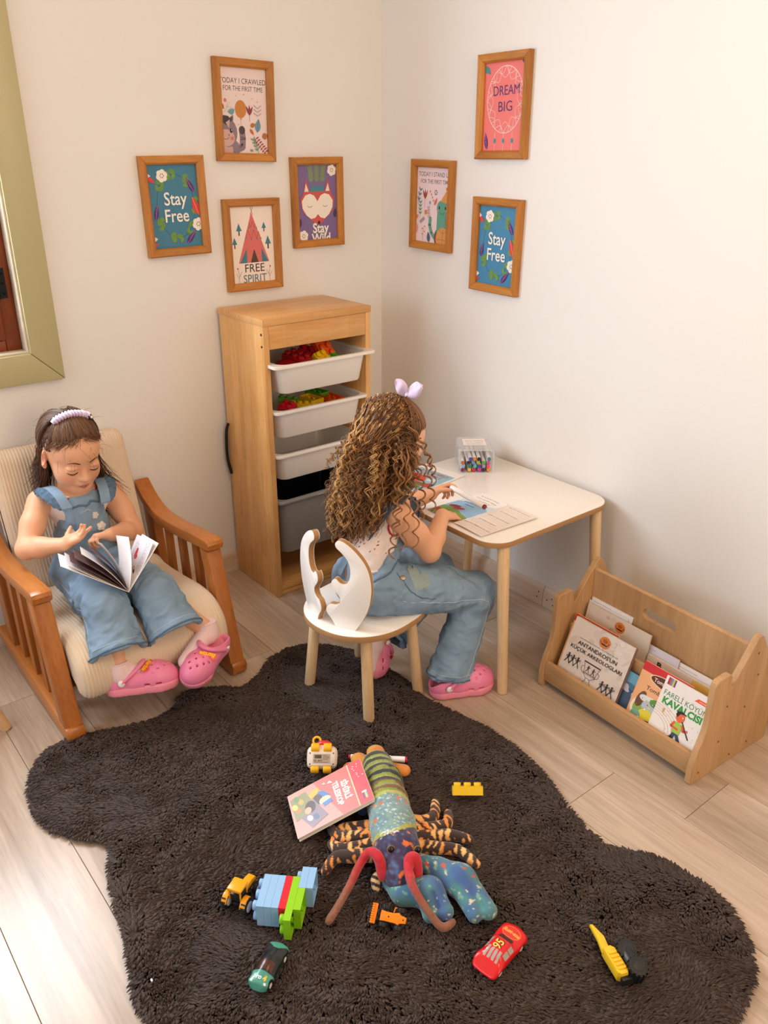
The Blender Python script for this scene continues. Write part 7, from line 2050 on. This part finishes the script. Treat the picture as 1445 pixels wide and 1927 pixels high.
# orange loader lying upside down: local x from bucket to back, z up
lq = nrm(A([.82, .57, 0])); ll = np.cross((0, 0, 1), lq)
ldr = thing('toy_loader', 'small orange toy wheel loader lying upside down in front of the lobster', 'toy loader'); ldr.matrix_world = Matrix(np.column_stack([np.vstack([np.stack([lq, ll, A([0, 0, 1])], 1), [0, 0, 0]]), [1.690, -1.316, .032, 1]]).tolist()) @ Matrix.Rotation(.62, 4, 'X')
bm = bmesh.new(); add_prism(bm, [(-.022, -.011), (-.012, -.010), (.012, -.010), (.018, -.012), (.022, -.008), (.034, -.006), (.034, .006), (.022, .008), (.016, .012), (.006, .009), (-.012, .009), (-.022, .010)], .010, Matrix.Translation((0, 0, .022)), bev=.0012); bmobj('frame', bm, m_org, ldr)
bm = bmesh.new(); add_prism(bm, [(-.046, .004), (-.042, .004), (-.034, .020), (-.030, .030), (-.036, .031), (-.044, .016)], .040, bev=.001); bmesh.ops.transform(bm, matrix=Matrix(((1, 0, 0, 0), (0, 0, -1, 0), (0, 1, 0, 0), (0, 0, 0, 1))), verts=bm.verts)
for k in range(9): add_box(bm, (-.0375 - .001, -.018 + k * .0045, .0315), (.006, .0026, .003))
bmobj('bucket', bm, m_org, ldr); pbox(ldr, 'arm', (-.027, 0, .020), (.016, .008, .005), m_drk, .001); pbox(ldr, 'cab', (.004, 0, .009), (.022, .018, .018), m_org, .002)
bm = bmesh.new(); add_tube(bm, [(.004, .010, .018), (.006, .020, .020), (.016, .021, .019), (.017, .011, .018)], .0016, 6); bmobj('step', bm, m_org, ldr)
for x, sy in ((-.014, 1), (-.014, -1), (.020, 1), (.020, -1)): wheel(ldr, (x, sy * .0175, .019), (0, 1, 0), .0095, .009)
for x in (-.004, .028): 
    bm = bmesh.new(); add_cyl(bm, (x, 0, .0265), (x, 0, .0275), .0016, n=8); bmobj('screw', bm, m_drk, ldr)
# cars
def car(label, origin, fwd, L, W, Hh, tintf, rough=.2, wheels=True, sections=None):
    f = nrm(fwd); l = np.cross((0, 0, 1), f)
    t = thing('toy_car', label, 'toy car'); t.matrix_world = Matrix(np.column_stack([np.vstack([np.stack([f, l, A([0, 0, 1])], 1), [0, 0, 0]]), [*origin, 1]]).tolist())
    F = Field((-L * .6, -W * .65, -.002), (L * .6, W * .65, Hh * 1.3), .0013)
    for kind, args in sections: getattr(F, kind)(*args)
    F.half((0, 0, .0045), (0, 0, -1), .002)
    for x in (-L * .29, L * .30):
        for s in (1, -1): F.cap((x, s * W * .36, .0095), (x, s * W * .7, .0095), .0115, .0115, .001, 'sub')
    F.obj('body', attr_mat('toy_car_paint', rough), t, relax=1, tint=tintf)
    for x in (-L * .29, L * .30):
        for s in (1, -1): wheel(t, (x, s * W * .37, .0100), (0, 1, 0), .0098, .0095, m_hub)
    pbox(t, 'chassis', (0, 0, .0065), (L * .86, W * .62, .005), m_drk, .001)
    return t
def drape_print(p, car_root, m, name):
    """lay a print onto the car body below it, so that it follows the panel"""
    body = [c for c in car_root.children if c.name.startswith('body')][0]
    b = BVHTree.FromPolygons([v.co[:] for v in body.data.vertices], [q.vertices[:] for q in body.data.polygons])
    subdivide_print(p, .003); p.v = [(y, x, z_) for x, y, z_ in p.v]; subdivide_print(p, .003); p.v = [(y, x, z_) for x, y, z_ in p.v]
    out = []
    for v in p.v:
        w = m @ Vector((v[0], v[1], 0)); r = b.ray_cast(Vector((w.x, w.y, .2)), Vector((0, 0, -1)))
        zz = r[0].z if r[0] else w.z; out.append((w.x, w.y, zz + .00025 + v[2]))
    p.v = out; return p.build(name, m_print, car_root)
L_, W_ = .104, .047
def c_(h): return A(rgb(h)[:3])
def teal_tint(V):
    x, y, zz = V.T; c = np.tile(c_('#489483'), (len(V), 1))
    blk = (x < .020 - .0006 * 0) & (x > -.044 + 1.1 * np.maximum(0, .018 - np.abs(y)) * .55) & (zz > .012)
    c[blk] = c_('#1d2022'); c[(x < .016) & (x > -.002) & (zz > .0225) & (np.abs(y) < .016)] = c_('#4a241a')
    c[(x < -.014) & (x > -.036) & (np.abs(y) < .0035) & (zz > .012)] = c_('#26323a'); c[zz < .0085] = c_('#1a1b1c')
    c[(np.abs(np.abs(y) - .015) < .0022) & (np.abs(x - .041) < .0022) & (zz > .012)] = c_('#e8e6e2')
    return c
tc = car('teal and black toy sports car near the front of the rug', (1.628, -1.588, .0255), (.50, -.866, 0), L_, W_, .032, teal_tint, .22, sections=[
    ('rbox', ((0, 0, .013), (L_, W_, .017), .008, None, .004)), ('ell', ((.030, 0, .014), (.030, .0235, .011), None, .006)), ('ell', ((-.004, 0, .020), (.033, .0185, .0145), None, .008)), ('ell', ((-.036, 0, .019), (.018, .023, .009), None, .008)), ('half', ((.050, .0, .010), (.9, 0, .42), .004)), ('half', ((.044, .02, 0), (.8, .6, 0), .004)), ('half', ((.044, -.02, 0), (.8, -.6, 0), .004))])
p = Print(.034, .014, '#4fa693'); p.v = []; p.f = []; p.c = []; p.text('pro', -.006, 0, .012, '#efe6ee', bold=.03, shear=.2); p.text('4', .010, 0, .014, '#f2c22a', bold=.04)
drape_print(p, tc, Matrix.Translation((.032, 0, 0)) @ Matrix.Rotation(PI / 2, 4, 'Z'), 'hood_lettering')
L_, W_ = .128, .060
def red_tint(V):
    x, y, zz = V.T; c = np.tile(c_('#d8161f'), (len(V), 1)); g_ = c_('#a9a29c')
    for k in (-1.5, -.5, .5, 1.5): c[(x < -.016) & (x > -.038) & (np.abs(y - k * .0085 * (1 + (x + .016) * -6)) < .0028) & (zz > .026)] = g_
    side = (np.abs(y) > .0185) & (zz > .027) & (zz < .037); c[side & (x > -.020) & (x < -.004)] = g_; c[side & (x > -.002) & (x < .012)] = g_
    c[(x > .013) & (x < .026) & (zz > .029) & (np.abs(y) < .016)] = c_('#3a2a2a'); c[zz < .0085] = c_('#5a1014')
    return c
rc_ = car('glossy red toy car with a yellow number on its roof on the rug', (1.895, -1.199, .0255), (-.16, .987, 0), L_, W_, .042, red_tint, .12, sections=[
    ('rbox', ((0, 0, .018), (L_, W_ - .002, .022), .010, None, .004)), ('ell', ((.036, 0, .019), (.034, .029, .0155), None, .008)), ('ell', ((-.040, 0, .021), (.028, .030, .012), None, .008)), ('rbox', ((-.006, 0, .030), (.052, .040, .022), .010, (0, 0, 0), .010)), ('half', ((-.030, 0, .038), (-.62, 0, .78), .006))])
p = Print(.05, .04, '#d8161f'); p.v = []; p.f = []; p.c = []; p.text('95', 0, 0, .0250, '#2a1a10', bold=.05, sx=.9); p.text('95', -.0008, .0008, .0250, '#f0d25a', bold=.015, sx=.9)
drape_print(p, rc_, Matrix.Translation((-.003, 0, 0)), 'roof_number')
p = Print(.05, .05, '#d8161f'); p.v = []; p.f = []; p.c = []; p.ell(0, 0, .021, .015, '#f0803a', 0, 30); p.ell(0, 0, .0195, .0135, '#d8322a', 0, 30); p.text('Rust-eze', 0, .0, .0125, '#f2b04a', bold=.03, sx=.85, shear=.2)
drape_print(p, rc_, Matrix.Translation((.041, 0, 0)) @ Matrix.Rotation(-PI / 2, 4, 'Z'), 'hood_decal')
# lemon and black roller truck lying on its side
yl = thing('toy_roller', 'lemon yellow and black toy roller truck tipped on its side near the right rug end', 'toy truck'); yq = nrm(A([.68, -.28, 0])); yn = np.cross((0, 0, 1), yq)
yl.matrix_world = Matrix(np.column_stack([np.vstack([np.stack([yq, yn, A([0, 0, 1])], 1), [0, 0, 0]]), [2.062, -1.020, .024, 1]]).tolist())
bm = bmesh.new(); add_prism(bm, [(-.028, -.013), (.030, -.013), (.036, -.006), (.036, .008), (.026, .012), (-.022, .012), (-.030, .004)], .026, Matrix.Translation((0, -.014, .016)), bev=.003); bmobj('body', bm, m_ylw2, yl)
for k in range(5): pbox(yl, 'louvre', (-.012 + k * .009, -.014, .0300), (.0055, .018, .003), m_ylw2, .001)
bm = bmesh.new(); add_prism(bm, [(-.024, -.028), (-.024, -.010), (-.058, -.005), (-.090, -.014), (-.092, -.020), (-.056, -.022)], .012, Matrix.Translation((.0, .0, .014)), bev=.003); bmobj('boom', bm, m_ylw2, yl)
wheel(yl, (-.012, .018, .021), nrm((.25, .0, .97)), .0205, .030, m_drk, 'roller'); wheel(yl, (.030, .016, .021), nrm((.25, .0, .97)), .0195, .036, m_drk, 'roller')
bm = bmesh.new(); add_cyl(bm, (-.012, .016, .020), (.034, .016, .020), .017, .017, 22, bev=.002); bmobj('drum', bm, m_drk, yl); bm = bmesh.new(); add_cyl(bm, (.012, .034, .016), (.012, .052, .012), .008, .009, 14, bev=.002); bmobj('small_wheel', bm, m_black, yl)
pbox(yl, 'bumper', (.040, -.010, .012), (.010, .026, .018), m_drk, .002)
# white toy lying on its back, four yellow wheels up
uq = nrm(A([.52, -.42, .62])); ux = nrm(A([.63, .777, 0]))        # uq: underside direction (towards viewer and up)
ut = thing('wind_up_toy', 'white rounded wind up toy on its back with four yellow wheels showing', 'toy'); uy = np.cross(uq, ux)
ut.matrix_world = Matrix(np.column_stack([np.vstack([np.stack([ux, uy, uq], 1), [0, 0, 0]]), [1.205, -1.162, .062, 1]]).tolist())
F = Field((-.05, -.05, -.045), (.05, .05, .03), .0022); F.rbox((0, 0, -.004), (.080, .058, .030), .014, None, .0); F.ell((0, .004, -.016), (.036, .030, .022), None, .014)
F.obj('body', mat('toy_white_shell', '#ece2da', .3), ut, relax=1)
pl_ = box('base_plate', (0, -.003, .0115), (.070, .036, .004), mat('toy_base_plate', '#e3d6cc', .35), ut, bev=.001)
p = Print(.046, .024, '#b9a796'); p.scribble(-.020, .006, .0, 1, .01, .002, '#4a4038')
for k in range(14): p.rect_(-.018 + k * .0013, .005, .0008 if k % 3 else .0014, .009, '#3a322c')
p.text('CE  2019', -.010, -.005, .006, '#3a322c', bold=.02); p.scribble(.003, .008, .017, 4, .0036, .0012, '#5a5048'); p.scribble(-.02, -.0095, .04, 1, .004, .0012, '#5a5048')
p.build('sticker', m_print, ut, Matrix.Translation((0, -.003, .0138)))
for (x, y) in ((-.031, -.017), (.031, -.017), (-.031, .011), (.031, .011)):
    bm = bmesh.new(); add_cyl(bm, (x, y, .0132), (x, y, .0142), .0018, n=10); bmobj('screw', bm, m_drk, ut)
for x, y, r in ((-.018, .025, .0125), (.015, .025, .0125), (-.018, -.030, .0105), (.015, -.030, .0105)):
    bm = bmesh.new(); add_cyl(bm, (x - .011, y, .006), (x + .011, y, .006), r, r, 22, bev=.003); bmobj('wheel', bm, mat('toy_wheel_yellow', '#f4b41c', .3), ut, ang=40)
bm = bmesh.new(); add_tube(bm, [(-.016 + .010 * math.cos(a), .044 + .010 * math.sin(a), -.014) for a in np.linspace(0, 2 * PI, 18)], .0032, 8, cap=False); bmobj('handle_ring', bm, mat('toy_wheel_yellow', '#f4b41c', .3), ut, ang=60)
bm = bmesh.new(); add_ball(bm, (.004, .036, -.012), (.020, .010, .012)); bmobj('red_cap', bm, mat('toy_red_cap', '#d8303a', .3), ut, ang=60)
tag(box('crumb', (1.501, -1.781, .030), (.006, .004, .004), m_paper, None, bev=.001), 'tiny white crumb on the lower left edge of the rug', 'crumb')

# ================================================================== PLUSH LOBSTER
LO = A([1.50, -1.17, .022]); lob = thing('plush_lobster', 'large printed plush lobster with striped tail lying in the middle of the rug', 'plush toy', LO)
lf = nrm(A([.835, -.550, 0])); ls_ = A([-lf[1], lf[0], 0])      # forward, and towards its own left (image right)
m_plush = attr_mat('printed_plush', .85, bump=.25, bscale=500); m_plush.node_tree.nodes['Principled BSDF'].inputs['Sheen Weight'].default_value = .3
def put(o): o.location = -LO; return o
sp = [A([1.318, -1.062, .058]), A([1.385, -1.095, .066]), A([1.450, -1.135, .068]), A([1.515, -1.172, .070]), A([1.580, -1.212, .068]), A([1.630, -1.242, .058])]
F = Field((1.22, -1.34, .015), (1.74, -.96, .15), .0032)
F.chain(sp, [.040, .047, .051, .054, .052, .042], .01)
for k in range(6):                                               # segment grooves of the tail
    c = sp[0] + (sp[2] - sp[0]) * (k / 5.2); d = nrm(sp[2] - sp[0]); u = np.cross(d, (0, 0, 1)); rr = .046 + .005 * k / 5
    ring = [c + d * .012 + (u * math.cos(a) + A([0, 0, 1]) * math.sin(a)) * (rr + .004) for a in np.linspace(-.3, PI + .3, 12)]
    F.chain(ring, [.0042] * 12, .006, 'sub')
def lob_s(V): return (V - sp[0]) @ lf
def lob_tint(V):
    s = lob_s(V); y = (V - sp[0]) @ ls_; n1 = vnoise(V, 45, 2); n2 = vnoise(V, 130, 5); n3 = vnoise(V, 300, 9)
    olive, navy, ygr = c_('#8f9a4a'), c_('#2c3638'), c_('#b5b458'); teal, blue, purp, orng = c_('#84a498'), c_('#5878a8'), c_('#3a2e50'), c_('#e0713a')
    c = np.tile(olive, (len(V), 1)); ph = (s + .006 * n1) / .0305; fr = ph - np.floor(ph)
    c[(fr > .42) & (s < .115)] = navy; c[(fr > .30) & (fr < .42) & (s < .13)] = ygr; c[(fr > .5) & (s >= .115) & (s < .15)] = c_('#7a5a3a')
    car_ = s > .165 + .004 * n1; c[car_] = teal + (blue - teal) * np.clip(.4 + .8 * n2, 0, 1)[car_, None] * .55; c[car_ & (n3 > .55)] = c_('#b8c8d0')
    dots = car_ & (s < .245) & (vnoise(V, 75, 14) > .62); c[dots] = orng
    c[(np.abs(s - .165 - .004 * n1) < .006)] = ygr
    arc_ = .292 - 9. * y ** 2; hd = s > arc_ + .006 * n1; c[np.abs(s - arc_ - .006 * n1) < .008] = c_('#a8a94a'); c[hd & (s > arc_ + .006)] = (purp + (blue - purp) * np.clip(n2, 0, 1)[:, None] * .8)[hd & (s > arc_ + .006)]
    c[hd & (vnoise(V, 80, 23) > .60)] = orng; c[(np.abs(s - .292) < .008) & (np.abs(y) < .022) & (n3 > .15)] = c_('#cdd4d8')
    return c * (1 + .18 * n3[:, None])
put(F.obj('body', m_plush, lob, relax=1, tint=lob_tint))
def leg_tint(V, o, d):
    s = (V - o) @ d; n1 = vnoise(V, 60, 3); b = .75 * np.sin(s * 2 * PI / .017 + 2.6 * n1) + 1.3 * vnoise(V, 75, 7)
    c = np.tile(c_('#3a2723'), (len(V), 1)); m = b > .30; c[m] = (c_('#e8842c') + (c_('#f2c07a') - c_('#e8842c')) * np.clip(.5 + vnoise(V, 50, 8), 0, 1)[:, None])[m]
    return c
def plush_limb(name, pts, rads, tintf, h=.0028, pad=.02):
    P = A([list(p) for p in pts]); F = Field(P.min(0) - max(rads) - pad, P.max(0) + max(rads) + pad, h); F.chain(list(P), rads, .008)
    return put(F.obj(name, m_plush, lob, relax=1, tint=tintf))
zr = .038
LEGS = [[(1.505, -1.125, .05), (1.533, -1.090, .045), (1.528, -1.050, .040), (1.493, -1.016, .034)], [(1.530, -1.140, .05), (1.562, -1.085, .045), (1.570, -1.046, .040), (1.540, -1.014, .034)],
        [(1.555, -1.150, .05), (1.585, -1.100, .045), (1.602, -1.064, .042), (1.637, -1.033, .034)], [(1.575, -1.165, .048), (1.610, -1.122, .044), (1.646, -1.082, .040), (1.700, -1.072, .034)],
        [(1.475, -1.195, .05), (1.450, -1.225, .045), (1.425, -1.258, .040), (1.445, -1.296, .034)], [(1.495, -1.210, .05), (1.470, -1.245, .045), (1.440, -1.275, .042), (1.398, -1.272, .034)],
        [(1.520, -1.225, .05), (1.495, -1.268, .044), (1.470, -1.295, .040), (1.440, -1.300, .034)], [(1.545, -1.240, .048), (1.512, -1.285, .044), (1.485, -1.318, .040), (1.498, -1.358, .034)]]
for pts in LEGS:
    d = nrm(A(pts[-1]) - A(pts[0])); plush_limb('leg', catmull(pts, 3), list(np.linspace(.0165, .0095, len(catmull(pts, 3)))), lambda V, o=A(pts[0]), d=d: leg_tint(V, o, d))
def claw_tint(V):
    n1 = vnoise(V, 40, 31); n2 = vnoise(V, 110, 33); c = c_('#4f8a8c') + (c_('#41619a') - c_('#4f8a8c')) * np.clip(.5 + .9 * n1, 0, 1)[:, None]
    c[n2 > .5] = c_('#7aa59a'); c[vnoise(V, 150, 37) > .68] = c_('#d8c9b0'); c[vnoise(V, 90, 39) > .74] = c_('#c9583a'); return c
def claw(base, elbow, palm, tip, thumb, wide):
    P = A([base, elbow, palm, tip, thumb]); F = Field(P.min(0) - .06, P.max(0) + .06, .003)
    F.chain([P[0], P[1]], [.020, .024], .01); F.cap(P[1], P[2], .026, wide, .012)
    F.cap(P[2], P[3], wide * 1.05, .021, .012, flat=((0, 0, 1), .85)); 
    mid = (P[2] + P[4]) / 2; F.cap(P[2], P[4], wide * .85, .017, .006)
    a = P[2] * .45 + (P[3] + P[4]) / 2 * .55; b = (P[3] + P[4]) / 2; F.cap(a + A([0, 0, .030]), b + A([0, 0, .018]), .0065, .007, .004, 'sub'); F.cap(a, b, .0045, .006, .003, 'sub')
    return put(F.obj('claw', m_plush, lob, relax=1, tint=claw_tint))
claw((1.610, -1.190, .05), (1.668, -1.163, .052), (1.722, -1.148, .054), (1.812, -1.150, .046), (1.800, -1.178, .042), .036)
claw((1.620, -1.265, .045), (1.660, -1.262, .042), (1.700, -1.222, .050), (1.754, -1.224, .044), (1.738, -1.250, .038), .034)
def ant_tint(V, o):
    d = np.linalg.norm(V - o, axis=1)[:, None]; t = np.clip((d - .035) / .075, 0, 1); return (c_('#c01f30') * (1 - t) + c_('#8a5a44') * t) * (1 + .2 * vnoise(V, 160, 3)[:, None])
for pts in ([(1.612, -1.279, .062), (1.590, -1.275, .098), (1.563, -1.281, .096), (1.563, -1.310, .072), (1.576, -1.345, .050), (1.600, -1.398, .040), (1.612, -1.430, .034)],
            [(1.662, -1.222, .070), (1.648, -1.216, .104), (1.640, -1.228, .104), (1.660, -1.246, .096), (1.694, -1.262, .090), (1.740, -1.262, .064), (1.778, -1.252, .040), (1.780, -1.222, .036)]):
    C_ = catmull(pts, 4); plush_limb('antenna', C_, list(np.concatenate([np.linspace(.0115, .0076, 9), np.linspace(.0076, .0062, len(C_) - 9)])), lambda V, o=A(pts[1]): ant_tint(V, o), h=.0024)
def fin_tint(V): n1 = vnoise(V, 35, 51); return c_('#d98a34') + (c_('#b8a84a') - c_('#d98a34')) * np.clip(.3 + n1, 0, 1)[:, None] + (c_('#c9603a') - c_('#d98a34')) * np.clip(vnoise(V, 60, 53), 0, 1)[:, None]
for a, b, r in (((1.318, -1.085, .045), (1.262, -1.112, .038), .020), ((1.305, -1.065, .046), (1.256, -1.078, .046), .022), ((1.300, -1.050, .048), (1.268, -1.030, .052), .025), ((1.315, -1.040, .045), (1.355, -1.005, .036), .020)):
    a, b = A(a), A(b); F = Field(np.minimum(a, b) - .05, np.maximum(a, b) + .05, .003); F.cap(a, b, r * .7, r, .008, flat=((0, 0, 1), .62)); put(F.obj('tail_fin', m_plush, lob, relax=1, tint=fin_tint))
for (x, y, zz, r) in ((1.432, -1.075, .050, .014), (1.465, -1.092, .050, .013), (1.415, -1.165, .048, .014), (1.385, -1.150, .046, .016)):
    F = Field((x - .03, y - .03, zz - .03), (x + .03, y + .03, zz + .03), .003); F.ell((x, y, zz), (r, r, r * .8), None, 0); put(F.obj('side_fin', m_plush, lob, relax=1, tint=lambda V: np.tile(c_('#b8b04a'), (len(V), 1))))
F = Field((1.36, -1.22, .01), (1.46, -1.12, .09), .003); F.ell((1.402, -1.178, .044), (.020, .016, .018), None, 0); put(F.obj('side_fin', m_plush, lob, relax=1, tint=lambda V: np.tile(c_('#3a5a9a'), (len(V), 1))))
m_eye = mat('glass_eye', '#0e0c0c', .08); m_eyering = mat('eye_ring', '#8a6a3a', .3)
for s in (1, -1):
    c = A([1.632, -1.196, .105]) if s > 0 else A([1.596, -1.244, .108]) + lf * .0; bm = bmesh.new(); add_ball(bm, c, .0085, u=18, v=12); e = put(bmobj('eye', bm, m_eye, lob, ang=60))
    bm = bmesh.new(); cm = nrm(A([.75, -.45, .5])); u = nrm(np.cross(cm, (0, 0, 1))); v = np.cross(cm, u); add_tube(bm, [tuple(c + cm * .0035 + (u * math.cos(a) + v * math.sin(a)) * .0082) for a in np.linspace(0, 2 * PI, 20)], .0014, 6, cap=False); bmobj('eye_ring', bm, m_eyering, e, ang=60)
for pts in ([(1.640, -1.262, .055), (1.652, -1.268, .045), (1.668, -1.262, .034)], [(1.600, -1.275, .055), (1.600, -1.292, .052), (1.612, -1.298, .036)]):
    d = nrm(A(pts[-1]) - A(pts[0])); plush_limb('feeler', catmull(pts, 4), list(np.linspace(.0085, .0060, 9)), lambda V, o=A(pts[0]), d=d: np.where((np.sin((V - o) @ d * 2 * PI / .014) > 0)[:, None], c_('#d8b98a'), c_('#2c2220')), h=.0022)
def art_telescope(p):
    p.poly([(-p.w / 2, p.h / 2 - .035), (p.w / 2, p.h / 2 - .035), (p.w / 2, p.h / 2), (-p.w / 2, p.h / 2)], '#e8404a'); p.poly([(-p.w / 2, -.03), (p.w / 2, .02), (p.w / 2, -p.h / 2), (-p.w / 2, -p.h / 2)], '#f2978c')
    p.line([(-p.w / 2, p.h / 2 - .037), (p.w / 2, p.h / 2 - .037)], .003, '#f5c9a0'); p.text('SİHİRLİ', 0, .044, .0205, '#fbf2ee', bold=.04, sx=.82); p.text('TELESKOP', 0, .022, .0205, '#fbf2ee', bold=.04, sx=.82)
    for k, c in enumerate(('#4ab0d8', '#f0d23a', '#d8402a', '#3a4a9a')): p.rect_(.046, p.h / 2 - .012 - k * .003, .020, .003, c)
    p.rect_(.034, p.h / 2 - .0165, .005, .012, '#f4eeee')
    r = random.Random(12)
    for k in range(9): p.poly([(x := r.uniform(-.06, .0), y := p.h / 2 - r.uniform(.004, .030)), (x + .004, y + .001), (x + .002, y + .004)][0:3], '#fbe6e0')
    p.poly([(-.050, .012), (-.040, .018), (-.044, .004)], '#f6ecea'); p.poly([(-.052, -.002), (-.046, .000), (-.050, -.010)], '#f6ecea')
    p.poly([(-.030, -.010), (-.008, .004), (-.020, -.038), (-.036, -.030)], '#4a7ab8'); p.ell(-.036, -.036, .010, .018, '#e8b02a', .5); p.ell(-.012, -.030, .016, .013, '#5a4238'); p.ell(.000, -.012, .012, .016, '#e8c8ac'); p.poly([(.002, .004), (.014, .006), (.018, -.018), (.006, -.022)], '#4a82c0')
    p.poly([(-.020, -.040), (.045, -.014), (.060, -.060), (.000, -.090)], '#8a7a8a'); p.poly([(-.055, -.055), (.008, -.036), (.020, -.095), (-.050, -.098)], '#8a8a5a'); p.ell(-.002, -.052, .018, .014, '#4a2c24'); p.ell(.006, -.060, .010, .009, '#d8a888')
    blot = [('#b8a03a', -.030, -.072), ('#e87a3a', -.010, -.084), ('#5a6a8a', .034, -.044), ('#c9c4ce', .030, -.060), ('#6a8a4a', -.044, -.082), ('#d8c84a', -.022, -.090)]
    for c, x, y in blot: p.ell(x, y, .010, .007, c, .4)
TLc, TRc, BLc, BRc = A([1.266, -1.305, .038]), A([1.334, -1.126, .118]), A([1.392, -1.352, .030]), A([1.432, -1.170, .112])
ctr = (TLc + TRc + BLc + BRc) / 4
book('coral booklet lettered Sihirli Teleskop lying tilted across the plush lobster', .138, .205, .0115, at_frame(ctr - A([0, 0, .004]), (BRc - TRc) + (BLc - TLc), (TRc - TLc) + (BRc - BLc)), '#ec6a62', art_telescope, spine='L', edge='#e9e4e4')

# ================================================================== dark cord behind the cabinet
bm = bmesh.new(); add_tube(bm, catmull([(.030, -.748, .615), (.024, -.754, .59), (.020, -.757, .53), (.020, -.756, .47), (.026, -.748, .415)], 6), .006, 10, flat=.6)
tag(bmobj('bag_strap', bm, m_drk, None, ang=60), 'black strap peeking out between the cabinet side and the left wall', 'strap')
